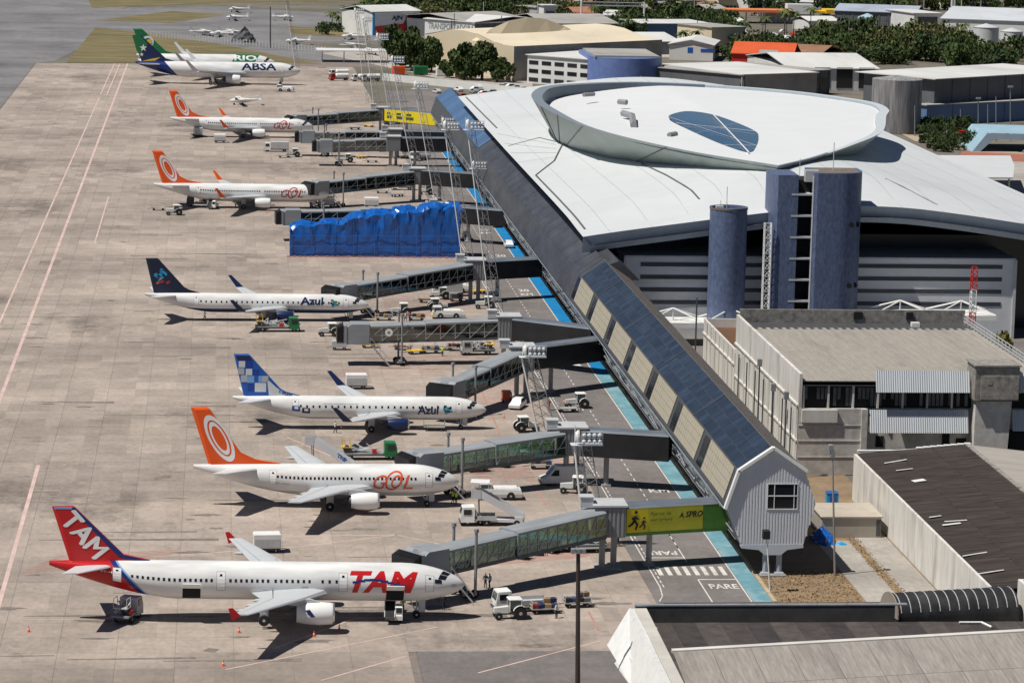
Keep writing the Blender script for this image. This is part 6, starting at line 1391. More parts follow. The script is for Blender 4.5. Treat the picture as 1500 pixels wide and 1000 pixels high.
# traffic cones
b = MB(); b.box(-.2, .2, -.2, .2, 0, .05); b.lathe([(.05, .16), (.3, .11)], n=10); b.lathe([(.45, .08), (.75, .03)], n=10); b.lathe([(.3, .112), (.45, .082)], n=10, mi=1); cone_me = b.mesh('traffic_cone', [orange, white])
for i, (p, w) in enumerate((((42, 925), 'behind the red tail'), ((350, 926), 'below the wingtip of the nearest airliner'), ((327, 975), 'alone in front of the nearest airliner'), ((460, 932), 'below the engine of the nearest airliner'), ((497, 922), 'ahead of the engine of the nearest airliner'), ((862, 790), 'beside the nearest bridge rotunda'), ((735, 585), 'orange pair by the third bridge column'), ((826, 590), 'beside the road tractor'), ((738, 612), 'on the apron ahead of the pixel tailed airliner'), ((500, 628), 'behind the engine of the pixel tailed airliner'), ((530, 306), 'in front of the tarpaulin shelter'), ((390, 313), 'below the engine of the winglet airliner'))):
    o = inst('traffic_cone', cone_me, None, G2(*p)); o.scale = (.9, .9, .9); o['label'] = 'orange traffic cone, '+w; o['category'] = 'traffic cone'; o['group'] = 'traffic cones on the apron'
# people
def person_mesh(name, pose):
    J = dict(pel=(0, 0, .95), ch=(0, 0, 1.28), nk=(0, 0, 1.48), hd=(.02, 0, 1.62), tp=(.02, 0, 1.74), ls=(0, .19, 1.42), rs=(0, -.19, 1.42), le=(.05, .27, 1.14), re=(.05, -.27, 1.14), lh=(.16, .28, .9), rh=(.16, -.28, .9), lk=(.05, .1, .5), rk=(-.02, -.1, .5), lf=(0, .1, .07), rf=(-.05, -.1, .07), lt=(.17, .11, .04), rt=(.12, -.11, .04))
    J.update(pose); E = [('pel', 'ch'), ('ch', 'nk'), ('nk', 'hd'), ('hd', 'tp'), ('ch', 'ls'), ('ls', 'le'), ('le', 'lh'), ('ch', 'rs'), ('rs', 're'), ('re', 'rh'), ('pel', 'lk'), ('lk', 'lf'), ('lf', 'lt'), ('pel', 'rk'), ('rk', 'rf'), ('rf', 'rt')]
    rad = dict(pel=.16, ch=.17, nk=.07, hd=.11, tp=.08, ls=.08, rs=.08, le=.055, re=.055, lh=.045, rh=.045, lk=.075, rk=.075, lf=.055, rf=.055, lt=.045, rt=.045)
    ks = list(J); me = bpy.data.meshes.new(name); me.from_pydata([J[k] for k in ks], [(ks.index(a), ks.index(c)) for a, c in E], [])
    o = bpy.data.objects.new(name, me); COL.objects.link(o); md = o.modifiers.new('skin', 'SKIN')
    for i, k in enumerate(ks): me.skin_vertices[0].data[i].radius = (rad[k], rad[k]*.9)
    me.skin_vertices[0].data[0].use_root = True; o.modifiers.new('sub', 'SUBSURF').levels = 1
    dg = bpy.context.evaluated_depsgraph_get(); m2 = bpy.data.meshes.new_from_object(o.evaluated_get(dg)); bpy.data.objects.remove(o)
    return m2
PM = [person_mesh('person', {}), person_mesh('person', dict(lk=(.18, .1, .52), lf=(.22, .1, .07), lt=(.4, .1, .04), rk=(-.1, -.1, .5), rf=(-.28, -.1, .1), rt=(-.12, -.1, .04), re=(.2, -.25, 1.15), rh=(.42, -.22, 1.1)))]
def person(label, p, rz, shirt, trousers=cloth, k=0):
    key = (k, shirt.name, trousers.name)
    if key not in KIDS:
        me = PM[k].copy(); me.name = 'person'; me.materials.clear()
        for m in (trousers, shirt, skin, black): me.materials.append(m)
        for f in me.polygons:
            c = f.center; f.material_index = 3 if c.z > 1.68 or c.z < .1 else (2 if c.z > 1.5 or (c.z < 1.0 and abs(c.y) > .2) else (1 if c.z > .95 else 0)); f.use_smooth = True
        KIDS[key] = me
    o = inst('person', KIDS[key], None, G2(*p), rz); o['label'] = label; o['category'] = 'person'; o['group'] = 'ground crew on the apron'
whs = M('white_shirt', (.6, .6, .58), .9, var=.1); dks = M('dark_shirt', (.03, .03, .035), .9, var=.1); reds = M('red_shirt', (.4, .04, .04), .9, var=.1)
for a in (('person in dark clothes beside the nearest airliner nose, left of two', (711, 861), 1.5, dks, cloth, 0), ('person in a pale shirt beside the nearest airliner nose, right of two', (717, 861), 4.0, whs, cloth, 1), ('person in dark clothes in the shade under the nearest airliner nose', (650, 893), 2.0, dks, cloth, 0), ('person in a hi-vis vest under the second airliner nose', (663, 737), 0.5, hivis, cloth, 1), ('second person in a hi-vis vest under the second airliner nose', (668, 738), 3.0, hivis, cloth, 0), ('person in a white shirt walking beside a baggage cart behind the long bridge', (594, 471), 2.0, whs, cloth, 1), ('person in a red shirt beside the blue barrels', (600, 471), 1.0, reds, cloth, 0), ('person in a white shirt beside the hydrant truck of the pixel tailed airliner', (491, 634), 0.2, whs, cloth, 1), ('person in a red shirt walking on the road edge near the road tractor', (804, 601), 1.2, reds, reds, 1), ('person in a hi-vis vest at the nose of the navy bellied airliner', (536, 462), 2.2, hivis, cloth, 0), ('person near the third boarding bridge column, in a white shirt', (748, 590), 2.8, whs, cloth, 0), ('person in dark clothes under the nearest bridge link', (905, 800), .4, dks, cloth, 1), ('person in a hi-vis vest beside the belt loader', (590, 898), 1.4, hivis, cloth, 1), ('person in a white shirt beside the second baggage cart', (815, 905), 2.6, whs, cloth, 0), ('person in a hi-vis vest beside the white pickup', (745, 684), .2, hivis, cloth, 1), ('person in dark clothes beside the pixel tailed airliner nose gear', (655, 618), 3.6, dks, cloth, 0), ('person in a hi-vis vest under the long empty bridge', (648, 522), 1.1, hivis, cloth, 0), ('person in a white shirt beside the navy bellied airliner belly', (300, 470), 2.2, whs, cloth, 1), ('person in a hi-vis vest under the winglet airliner', (345, 305), .7, hivis, cloth, 0), ('person in dark clothes beside the winglet airliner nose gear', (455, 306), 1.9, dks, cloth, 1)): person(*a)
# light aircraft on the far taxiways
def small_plane(label, p, rz, s=1.0, m=white):
    T = thing('light_aircraft', label, 'light aircraft', G2(*p), rz, 'light aircraft parked far off')
    ob(T, 'fuselage', m, lambda b: b.loftv([[(x*s, w*s*math.cos(R(a)), (1.3+h*math.sin(R(a))+dz)*s) for a in range(0, 360, 45)] for x, w, h, dz in ((4, .1, .1, 0), (3.2, .5, .5, 0), (1, .65, .75, .1), (-1.5, .5, .6, .1), (-5, .12, .16, .4))]), smooth=True)
    ob(T, 'wing', m, lambda b: b.prism([(1.6*s, -6.2*s), (1.8*s, 0), (1.6*s, 6.2*s), (.4*s, 6.2*s), (0, 0), (.4*s, -6.2*s)], 1.95*s, 2.08*s, ax='z'))
    ob(T, 'fin', m, lambda b: b.prism([(-3.9*s, 1.8*s), (-5*s, 3.4*s), (-5.7*s, 3.4*s), (-5.2*s, 1.6*s)], -.06, .06)); ob(T, 'stabilizer', m, lambda b: b.box(-5.4*s, -4.5*s, -2*s, 2*s, 1.7*s, 1.78*s))
    ob(T, 'cockpit_window', win, lambda b: b.loftv([[(x*s, w*s*math.cos(R(a)), (1.45+h*math.sin(R(a)))*s) for a in range(15, 166, 30)] for x, w, h in ((2.4, .56, .6), (.9, .67, .76))], 0, False, False, None, False))
    wheels(T, [(2.6*s, 0), (0, 1.2*s), (0, -1.2*s)], .3*s, .18*s)
for i, (p, rz, w) in enumerate((((348, 18), 3.3, 'upper of two on the far taxiway'), ((345, 30), 3.2, 'lower of two on the far taxiway'), ((298, 52), .3, 'leftmost behind the post fence'), ((322, 54), 3.0, 'second behind the post fence'), ((338, 52), .4, 'third behind the post fence'), ((434, 65), 3.0, 'behind the far lattice mast'), ((417, 30), .1, 'beside the dark far pole'), ((515, 58), 2.9, 'nose towards the palms'), ((518, 72), .6, 'in front of the palms'), ((356, 154), 3.25, 'alone on the apron before the starred freighter'), ((540, 80), .2, 'beside the white parasol roof'))): small_plane('small white aircraft, '+w, p, rz, 1.05)
# ================================================================ trees
leafm = [M('leaf_'+n, c, .75, var=.4, sc=.35, rnd=.22, spec=.25) for n, c in (('dark', (.050, .078, .024)), ('mid', (.075, .105, .032)), ('yellow', (.14, .13, .025)), ('olive', (.11, .112, .042)), ('deep', (.036, .060, .022)))]
barkm = M('bark', (.10, .075, .055), .9, var=.3)
def crown_mesh(seed, kind='round', n=520, mi=0):
    rr = random.Random(seed); b = MB(); cl = []
    for i in range(11): a = rr.uniform(0, 6.28); r = rr.uniform(.1, .72); cl.append((r*math.cos(a), r*math.sin(a), rr.uniform(.15, .85), rr.uniform(.2, .42)))
    for i in range(n):
        c = cl[rr.randrange(len(cl))]; d = Vector((rr.gauss(0, 1), rr.gauss(0, 1), rr.gauss(0, .8))).normalized()*(c[3]*rr.uniform(.55, 1.05))
        p = Vector((c[0]+d.x, c[1]+d.y, c[2]+d.z*.75)); s_ = rr.uniform(.045, .10)
        u = Vector((rr.gauss(0, 1), rr.gauss(0, 1), rr.gauss(0, .6))).normalized(); v = u.orthogonal().normalized(); v = Matrix.Rotation(rr.uniform(0, 6.28), 3, u) @ v; w = u.cross(v)
        b.quad(p+v*s_, p+w*s_*.8, p-v*s_, p-w*s_*.8)
    return b.mesh('crown', leafm[mi])
CR = [crown_mesh(i, mi=(0, 1, 3, 1, 4, 3, 0, 1)[i], n=(520, 640, 430, 560, 700, 480, 600, 380)[i]) for i in range(8)]; CRY = crown_mesh(40, mi=2, n=700); CRB = [crown_mesh(60+i, n=2600, mi=i % 2) for i in range(2)]
b = MB(); b.tube((0, 0, 0), (0, 0, .45), .06, .04, 7)
for a in (0, 2.1, 4.2): b.tube((0, 0, .3), (.35*math.cos(a), .35*math.sin(a), .7), .035, .012, 5)
TRK = b.mesh('trunk', barkm)
def tree(label, loc, r, h, cm, grp, rz=0, name='tree', lo=.14):
    T = thing(name, label, 'tree', loc, rz, grp); c = inst('crown', cm, T, (0, 0, h*lo)); c.scale = (r, r, h*(1-lo)); t = inst('trunk', TRK, T); t.scale = (r*1.0, r*1.0, h); return T
def palm_mesh(seed):
    rr = random.Random(seed); b = MB()
    for i in range(17):
        a = i*2.4; el = rr.uniform(-.2, .9); L_ = rr.uniform(2.2, 3.0); pts = []
        for k in range(6): t = k/5; pts.append(Vector((math.cos(a)*L_*t, math.sin(a)*L_*t, L_*(el*t-1.0*t*t*.75))))
        sd = Vector((-math.sin(a), math.cos(a), 0))
        for k in range(5):
            w0, w1 = .42*(1-abs(k/5-.4)), .42*(1-abs((k+1)/5-.4)) if k < 4 else .03
            b.quad(pts[k]-sd*w0-Vector((0, 0, .15)), pts[k], pts[k+1], pts[k+1]-sd*w1-Vector((0, 0, .15))); b.quad(pts[k]+sd*w0-Vector((0, 0, .15)), pts[k], pts[k+1], pts[k+1]+sd*w1-Vector((0, 0, .15)))
    return b.mesh('fronds', leafm[1])
PF = [palm_mesh(i) for i in range(3)]; b = MB(); b.tube((0, 0, 0), (.2, 0, 8), .22, .14, 7); PT = b.mesh('trunk', barkm)
def palm(label, p, h, i, grp):
    T = thing('palm_tree', label, 'palm', G2(*p), i*1.3, grp); t = inst('trunk', PT, T); t.scale = (1, 1, h/8); f = inst('fronds', PF[i % 3], T, (.2, 0, h)); f.scale = (1.25,)*3
# ================================================================ buildings behind
concw = M('grey_concrete_wall', (.33, .31, .285), .9, var=.15, sc=.1, dirt=.4, dsc=.12); cream = M('cream_wall', (.62, .53, .38), .8, var=.06, sc=.05); creamr = M('cream_roof', (.66, .58, .44), .8, var=.08, sc=.05, dirt=.2, dsc=.03)
whr = M('white_sheet_roof', (.60, .60, .585), .7, var=.1, sc=.08, streak=(1, .3, 1), dirt=.3, dsc=.05); gryr = M('grey_fibre_roof', (.34, .33, .31), .85, var=.15, sc=.08, dirt=.4, dsc=.06); whwall = M('far_white_wall', (.66, .66, .64), .8, var=.08, sc=.1, dirt=.25, dsc=.08)
bluewl = M('far_blue_wall', (.10, .17, .30), .6, var=.1, sc=.1); dkwall = M('far_dark_wall', (.11, .115, .125), .7, var=.2, sc=.1); tealr = M('sky_blue_roof', (.13, .36, .52), .6, var=.08, sc=.1); redr = M('orange_red_roof', (.58, .10, .03), .6, var=.12, sc=.1); rust = M('rusty_roof', (.28, .15, .09), .85, var=.2, sc=.1, dirt=.5)
def shed(name, label, L, Rr, h, depth, wall=whwall, roof=whr, kind='gable', rise=2.5, win_=None, grp=None, cat='building', over=.6, bays=0):
    """front foot line given by two surveyed ground points"""
    a, c = at(*L, 0), at(*Rr, 0); d = c-a; w = d.length; an = math.atan2(d.y, d.x); T = thing(name, label, cat, (a.x, a.y, 0), an, grp)
    b = MB(); b.box(0, w, 0, depth, 0, h); wl = b.build('wall', wall, T); o = over; b = MB(); t = .25
    def sl(P, n=None): b.loftv([P, [(p[0], p[1], p[2]+t) for p in P]])
    if kind == 'flat': sl([(-o, -o, h+.01), (w+o, -o, h+.01), (w+o, depth+o, h+.01), (-o, depth+o, h+.01)])
    if kind == 'mono': sl([(-o, -o, h+.01), (w+o, -o, h+.01), (w+o, depth+o, h+rise), (-o, depth+o, h+rise)])
    if kind == 'gable':  # ridge parallel to the front
        sl([(-o, -o, h-.1), (w+o, -o, h-.1), (w+o, depth/2, h+rise), (-o, depth/2, h+rise)]); sl([(-o, depth/2, h+rise), (w+o, depth/2, h+rise), (w+o, depth+o, h-.1), (-o, depth+o, h-.1)])
    if kind == 'end':    # gable end to the front
        sl([(-o, -o, h-.1), (w/2, -o, h+rise), (w/2, depth, h+rise), (-o, depth, h-.1)]); sl([(w/2, -o, h+rise), (w+o, -o, h-.1), (w+o, depth, h-.1), (w/2, depth, h+rise)])
        g_ = MB(); g_.prism([(0, h-.2), (w, h-.2), (w/2, h+rise-.05)], 0, .3); g_.build('gable', wall, T)
    if kind == 'vault':
        pr = [(w*k/10, h+rise*math.sin(math.pi*k/10)) for k in range(11)]; b.loftv([[(x, -o, z) for x, z in pr], [(x, depth, z) for x, z in pr]], closed=False, cap0=False, cap1=False)
        g_ = MB(); g_.prism([(0, h-.2)]+pr+[(w, h-.2)], 0, .3); g_.build('gable', wall, T)
    b.build('roof', roof, T)
    if win_:
        rows, cols, z0, dz, wh = win_; me = MB(); me.box(0, w/cols*.72, -.12, .02, 0, wh); mm = me.mesh('window', win); 
        for r_ in range(rows):
            for c_ in range(cols): inst('window', mm, wl, (w*(c_+.14)/cols, 0, z0+dz*r_))
    if bays:
        me = MB(); me.box(0, .5, -.2, .0, 0, h-.05); mm = me.mesh('pilaster', wall)
        for k in range(bays+1): inst('pilaster', mm, wl, (k*(w-.5)/bays, 0, 0))
    return T
# tan hangar with a wavy roof: end gable towards the apron
T = thing('cargo_hangar', 'big cream hangar with a wavy shell roof, behind the trees at the pier end', 'hangar', (0, 0, 0))
a = at(622, 96, 0); c = at(752, 119, 0); d = at(823, 104, 0)
pts = [(622, 50), (640, 47), (660, 43), (680, 45), (700, 50), (720, 60), (740, 66), (755, 68)]
P1 = []; 
for i, (x, y) in enumerate(pts):
    t = (x-622)/(755-622); g_ = at(622+(752-622)*t, 96+(119-96)*t, 0); P1.append((g_, on(x, y, 1, g_.y)))
b = MB()
for (g0_, t0), (g1_, t1) in zip(P1, P1[1:]): b.quad((g0_.x, g0_.y, 0), (g1_.x, g1_.y, 0), (g1_.x, g1_.y, t1.z), (g0_.x, g0_.y, t0.z))
b.build('end_wall', cream, T)
dep = Vector((58, 46, 0)); b = MB()
for (g0_, t0), (g1_, t1) in zip(P1, P1[1:]): b.quad((t0.x, t0.y, t0.z), (t1.x, t1.y, t1.z), (t1.x+dep.x, t1.y+dep.y, t1.z), (t0.x+dep.x, t0.y+dep.y, t0.z))
b.build('roof', creamr, T); g0_, t0 = P1[-1]; e_ = Vector((dep.x, dep.y, 0))
b = MB(); b.quad((g0_.x, g0_.y, 0), (g0_.x+e_.x, g0_.y+e_.y, 0), (g0_.x+e_.x, g0_.y+e_.y, t0.z), (g0_.x, g0_.y, t0.z)); b.build('side_wall', concw, T)
hump = [(g0_+e_*k/8+Vector((0, 0, t0.z)), g0_+e_*k/8+Vector((0, 0, t0.z+7.5*max(0, math.sin(math.pi*(k-1)/6))))) for k in range(1, 8)]
b = MB()
for (p, q), (r_, s_) in zip(hump, hump[1:]): b.quad(p+Vector((-18, 18, 0)), r_+Vector((-18, 18, 0)), s_+Vector((-20, 20, 0)), q+Vector((-20, 20, 0)))
b.build('roof_hump', cream, T)
# white office block with ribbon windows and blue curved end, behind the terminal
T = shed('office_block', 'white office block with three rows of dark ribbon windows behind the terminal roof', (772, 122), (866, 130), 9.6, 34, whwall, whr, 'flat', win_=(3, 5, .8, 2.9, 1.3))
T = thing('curved_block', 'blue tiled curved building end beyond the terminal roof', 'building', (0, 0, 0))
v0, v1 = at(866, 134, 0), at(969, 134, 0); cx_, cy_ = (v0.x+v1.x)/2, v0.y+8; rx = (v1.x-v0.x)/2; hz = on(866, 82, 1, cy_).z
b = MB(); b.loftv([[(cx_+rx*math.cos(R(a)), cy_+11*math.sin(R(a)), z) for a in range(180, 361, 12)]+[(cx_+rx, cy_+30, z), (cx_-rx, cy_+30, z)] for z in (0, hz)]); b.build('curved_wall', M('far_blue_tile', (.13, .19, .42), .55, var=.15, sc=.5), T, smooth=True, angle=30)
b = MB(); b.prism([(cx_-rx*.9, cy_-6), (cx_+rx*.9, cy_-6), (cx_+rx*.9, cy_+29), (cx_-rx*.9, cy_+29)], hz, hz+.6, ax='z'); b.build('roof', gryr, T)
shed('long_warehouse', 'long brown concrete warehouse with arched bays behind the terminal ring', (970, 130), (1087, 147), 8.2, 30, concw, whr, 'flat', win_=(2, 9, 1, 3, 1.4), bays=9)
shed('long_warehouse', 'dark shaded warehouse wing right of the arched warehouse', (1088, 147), (1214, 138), 8.0, 40, dkwall, gryr, 'flat', win_=(1, 10, 3, 3, 2.5), bays=10)
shed('warehouse', 'white warehouse with an open dark doorway left of the silo', (1155, 133), (1285, 134), 7.6, 60, whwall, whr, 'gable', 3, win_=(1, 4, 1, 1, 7))
shed('big_hangar', 'large hangar with a deep pale roof and blue shaded front, right of the silo', (1366, 182), (1570, 167), 13.6, 28, dkwall, whr, 'flat', over=2.0, bays=8, cat='hangar')
sheet_pts = None
shed('hangar_annex', 'blue grey annex wall in front of the large hangar', (1356, 184), (1582, 172), 6.0, 4, bluewl, gryr, 'flat', bays=6)
T = thing('silo', 'big round weathered concrete silo beside the terminal roof', 'silo', (at(1318, 196, 0).x, at(1318, 196, 0).y+6, 0)); rr_s = (at(1353, 195, 0).x-at(1283, 195, 0).x)/2; hz = on(1318, 118, 1, at(1318, 196, 0).y).z
b = MB(); b.lathe([(0, rr_s), (hz, rr_s), (hz, rr_s*.97), (hz+1.1, .2)], n=40); b.build('drum', M('weathered_silo', (.25, .245, .25), .85, var=.5, sc=.9, streak=(1, 1, .08), dirt=.75, dsc=.6, dcol=(.10, .09, .085)), T, smooth=True, angle=30)
# halls and roofs across the back, left to right
T = shed('billboard_hall', 'hall with a red white and blue billboard front beside the palms', (545, 52), (615, 50), 9.6, 22, whwall, whr, 'gable', 2)
w = (at(615, 43, 0)-at(545, 44, 0)).length
b = MB(); b.prism([(.9, .4), (w-2.2, .4), (w-2.2, 8.6), (w-4.6, 8.6), (w-7.5, 4.4), (.9, 3.6)], -.5, -.3); b.build('billboard_print', redp, T)
b = MB(); b.box(.8, w-2.2, -.27, -.1, .3, 9.4); b.build('billboard', white, T); b = MB(); b.box(0, .9, -.6, 0, 0, 9.2); b.build('billboard_post', cyanb, T); b = MB(); b.box(w-2, w, -.5, 0, 0, 8.6); b.build('billboard_edge', tealm, T)
bm, ww, _ = text_bm('AJN', 2.4, .1, .04); bm_out(bm, 'billboard_lettering', navy, lambda q: Vector((w*.42+q.x*1.3, -.33, 5.6+q.y)), T)
shed('fibre_roof_hall', 'long hall with a pale roof and faded lettering behind the cream hangar', (622, 54), (695, 60), 7.5, 45, whwall, whr, 'gable', 1.5)
T = bpy.data.objects['fibre_roof_hall']; bm, ww, _ = text_bm('TRANSPORTADORA', 2.6, 0, .02); k = 26/ww; bm_out(bm, 'wall_lettering', mgrey, lambda q: Vector((2+q.x*k, -.1, 3.6+q.y)), T)
shed('fibre_roof_hall', 'grey roofed hall with dark open bays behind the cream hangar', (695, 60), (790, 56), 7, 55, dkwall, gryr, 'gable', 2.5, bays=5)
shed('fibre_roof_hall', 'hall with a grey roof right of the white tower block', (800, 58), (905, 58), 6.5, 50, dkwall, gryr, 'gable', 2.5, bays=6)
T = shed('tower_block', 'white slim tower block standing among the grey roofs', (796, 44), (814, 44), 10.5, 7, whwall, whr, 'flat', win_=(3, 1, 1.5, 2.8, 1)); 
shed('low_hall', 'low hall with a light roof behind the office block', (820, 74), (900, 76), 5, 35, concw, whr, 'gable', 2)
shed('blue_gable_hall', 'small hall with a bright blue gable behind the curved blue building', (892, 80), (955, 80), 4.5, 30, tealr, whr, 'end', 3.5)
shed('low_hall', 'pale roofed hall right of the blue gable', (955, 80), (995, 80), 5, 40, dkwall, whr, 'gable', 2.2)
shed('white_gable_hall', 'white hall with a low gable and blue letters above the arched warehouse', (980, 88), (1044, 90), 6, 30, whwall, whr, 'end', 1.8)
T = bpy.data.objects['white_gable_hall']; b = MB(); b.box(7, 9, -.1, 0, 3, 5); b.box(12, 17, -.1, 0, 3.4, 4.6); b.build('wall_sign', midb, T)
shed('long_blue_hall', 'long blue walled hall with a white roof in front of the trees', (942, 58), (1042, 58), 6.5, 28, bluewl, whr, 'flat'); shed('beige_box_hall', 'beige box hall with a dark roof left of the trees', (1042, 72), (1090, 71), 8.5, 25, cream, gryr, 'flat')
T = shed('red_roof_shop', 'low building with a bright orange red roof behind the arched warehouse', (1072, 100), (1160, 103), 5.5, 26, redp, redr, 'gable', 3.4); b = MB(); b.box(10, 17, -.75, -.65, 4.6, 7.2); b.build('shop_sign', white, T)
shed('rusty_roof_hall', 'rusty roofed hall between the red roof and the white warehouse', (1118, 96), (1200, 100), 5, 30, brown, rust, 'gable', 2.4)
T = thing('fuel_station', 'filling station with orange and yellow canopy far behind the trees', 'filling station', G2(1066, 34)); b = MB(); b.box(0, 30, 0, 14, 5, 6.2); b.build('canopy', M('canopy_orange', (.7, .22, .08), .6), T); b = MB(); b.box(46, 64, 0, 12, 5, 6.8); b.box(31, 46, 2, 12, 5, 6); b.build('canopy_yellow', yellow, T)
b = MB(); b.box(66, 74, 0, 8, 3.2, 5); b.build('canopy_green', green, T); b = MB(); b.box(28, 40, 1, 8, 4.5, 9); b.build('sign_board', white, T); b = MB(); [b.tube((x, 3, 0), (x, 3, 5), .3) for x in range(2, 66, 7)]; b.build('canopy_post', lgrey, T); b = MB(); b.box(20, 42, 8, 14, 0, 4.4); b.build('kiosk', whwall, T)
shed('white_shop', 'small white shop with a shallow roof in front of the filling station', (1065, 46), (1092, 46), 4, 16, whwall, whr, 'gable', 1.2); shed('grey_roof_shop', 'grey roofed shop right of the filling station palms', (1185, 46), (1228, 46), 4.5, 18, whwall, whr, 'gable', 1.5)
shed('long_depot', 'long blue and white depot with open bays at the back right', (1222, 40), (1340, 44), 7.5, 45, dkwall, M('depot_blue_grey_roof', (.34, .38, .46), .7, var=.15, sc=.1), 'gable', 2, bays=9)
shed('white_hall', 'pale blue white hall with a dark side door at the back right', (1338, 48), (1378, 48), 8.5, 30, whwall, whr, 'flat', win_=(1, 1, 1, 1, 6)); shed('huge_white_hall', 'very wide white roofed hall along the right edge at the back', (1378, 54), (1540, 60), 8, 90, whwall, M('hall_pale_roof', (.52, .55, .58), .7, var=.1, sc=.05, dirt=.2), 'gable', 3)
for (x, yt, yb, hw, lab) in ((1443, 40, 70, 17, 'white storage tank with a domed roof, left of two at the back right'), (1481, 46, 62, 15, 'white storage tank with a domed roof, at the right edge')):
    v = at(x, yb, 0); T = thing('storage_tank', lab, 'tank', (v.x, v.y, 0), 0, 'white storage tanks'); r_ = at(x+hw, yb, 0).x-v.x; hz = on(x, yt, 1, v.y).z; b = MB(); b.lathe([(0, r_), (hz, r_), (hz+1.5, .3)], n=28); b.build('shell', M('tank_white', (.56, .58, .58), .5, var=.1, sc=.1, dirt=.2), T, smooth=True, angle=30); b = MB(); b.lathe([(hz-.1, r_+.15), (hz+.1, r_+.15)], n=28); b.tube((r_+.2, 0, 0), (r_+.2, 0, hz), .1); b.build('rim_stair', lgrey, T)
v = at(1269, 62, 0); T = thing('water_tower', 'round water tower painted blue, white and red in the trees', 'water tower', (v.x, v.y, 0)); r_ = (at(1282, 62, 0).x-v.x); z0 = on(1269, 49, 1, v.y).z; z1 = on(1269, 25, 1, v.y).z
b = MB(); b.lathe([(0, r_*.3), (z0-3, r_*.3)], n=14); b.build('stem', whwall, T); b = MB(); b.lathe([(z0-3, r_*.3), (z0, r_*.95)], n=24); b.build('red_cone', redp, T); b = MB(); b.lathe([(z0, r_), (z1, r_), (z1+1.5, .2)], n=24); b.build('drum', M('drum_pale_blue', (.35, .48, .55), .5, var=.1), T, smooth=True, angle=30); b = MB(); b.box(-r_*.9, -r_*.2, -r_*1.02, -r_*.7, z0+1, z1-1); b.build('painted_panel', white, T)
for (x, y, yt, w_, lab) in ((1116, 24, -2, 7, 'white slim tower at the top edge behind the filling station'), (1396, 24, -6, 5, 'pale concrete chimney tower at the top edge on the right')):
    v = at(x, y, 0); T = thing('slim_tower', lab, 'tower', (v.x, v.y, 0)); hz = on(x, yt, 1, v.y).z+6; r_ = at(x+w_/2, y, 0).x-v.x; b = MB(); b.box(-r_, r_, 0, 2*r_, 0, hz); b.build('shaft', whwall, T); b = MB(); b.box(-r_*2, r_*2, -r_*.5, r_*2.5, 0, 4); b.build('base', whwall, T)
T = thing('sign_gantry', 'white steel gantry spanning the far road', 'gantry', G2(851, 34)); v = at(943, 36, 0)-at(851, 34, 0); b = MB(); b.tube((0, 0, 0), (0, 0, 10), .45); b.tube((v.x, v.y, 0), (v.x, v.y, 10), .45); b.build('gantry_post', white, T); b = MB(); b.tube((0, 0, 9.5), (v.x, v.y, 9.5), .3); b.tube((0, 0, 8), (v.x, v.y, 8), .3)
for k in range(16): b.tube((v.x*k/16, v.y*k/16, 8), (v.x*(k+1)/16, v.y*(k+1)/16, 9.5), .15, n=4)
b.build('gantry_beam', mgrey, T)
# right middle: blue canopy, curved ramp, white sheet roof
T = thing('blue_canopy', 'pale blue angular canopy roof at the right edge', 'canopy', G2(1424, 222)); b = MB(); b.loftv([[(0, 0, 0), (4, 0, 5.2), (70, 0, 4.2), (70, 0, 3.4), (20, 0, 3.6), (15, 0, 0), (13.5, 0, 0), (17, 0, 3.4), (5, 0, 3.6), (2.5, 0, 0)][:]] and [[(0, 0, .0), (4, 0, 5.2), (70, 0, 4.4)], [(1, 22, .2), (5, 22, 5.6), (70, 22, 4.8)]], closed=False, cap0=False, cap1=False); b.prism([(0, 0), (4, 5.1), (70, 4.3), (70, 3.0), (19, 3.4), (15.5, 0), (14, 0), (17.5, 3.2), (6, 3.6), (2.2, 0)], -.2, .1); b.build('canopy_shell', M('pale_blue_roof', (.30, .45, .55), .6, var=.1, sc=.2), T)
T = thing('side_canopy', 'white sheet canopy roof right of the terminal roof', 'canopy', (0, 0, 0)); z_ = 6; q = [at(a_, c_, z_) for a_, c_ in ((1340, 262), (1484, 262), (1486, 245), (1480, 230), (1300, 229))]; b = MB(); b.loftv([q, [p+Vector((0, 0, .35)) for p in q]]); b.build('canopy_deck', roofw, T); b = MB()
for a_, c_ in ((1350, 260), (1400, 260), (1450, 260), (1480, 258)): p = at(a_, c_, z_); c_ = MB(); c_.tube((p.x, p.y+1, 0), (p.x, p.y+1, z_), .25); c_.build('canopy_post', lgrey, T)
sheet("ramp", px((1320, 196), (1350, 200), (1425, 214), (1500, 224), (1500, 232), (1420, 222), (1340, 207)), .02, M('sandy_ramp', (.38, .31, .24), .9, var=.15, sc=.1)); sheet('terrace', px((1410, 222), (1560, 228), (1560, 240), (1400, 232)), .03, M('red_terrace', (.33, .13, .09), .85, var=.2, sc=.2)); sheet('car_park', px((1335, 184), (1600, 184), (1600, 208), (1335, 196)), .0, asph); sheet('access_road', px((1370, 232), (1600, 240), (1600, 330), (1400, 330)), -.01, conc2)
for i, (x, y, h_) in enumerate(((1433, 205, 60), (1459, 208, 66), (1480, 206, 78), (1407, 190, 30), (1447, 205, 52), (1340, 200, 45))): pole(('street light over the car park, first from the left', 'street light over the car park with a white box', 'tallest street light over the car park', 'small post in front of the hangar annex', 'thin street light in the car park middle', 'white globe street light beside the silo')[i], (x, y), (x, y-h_), .16, mgrey, 'flood' if i in (0, 2) else None, name='street_light', grp='street lights in the car park')
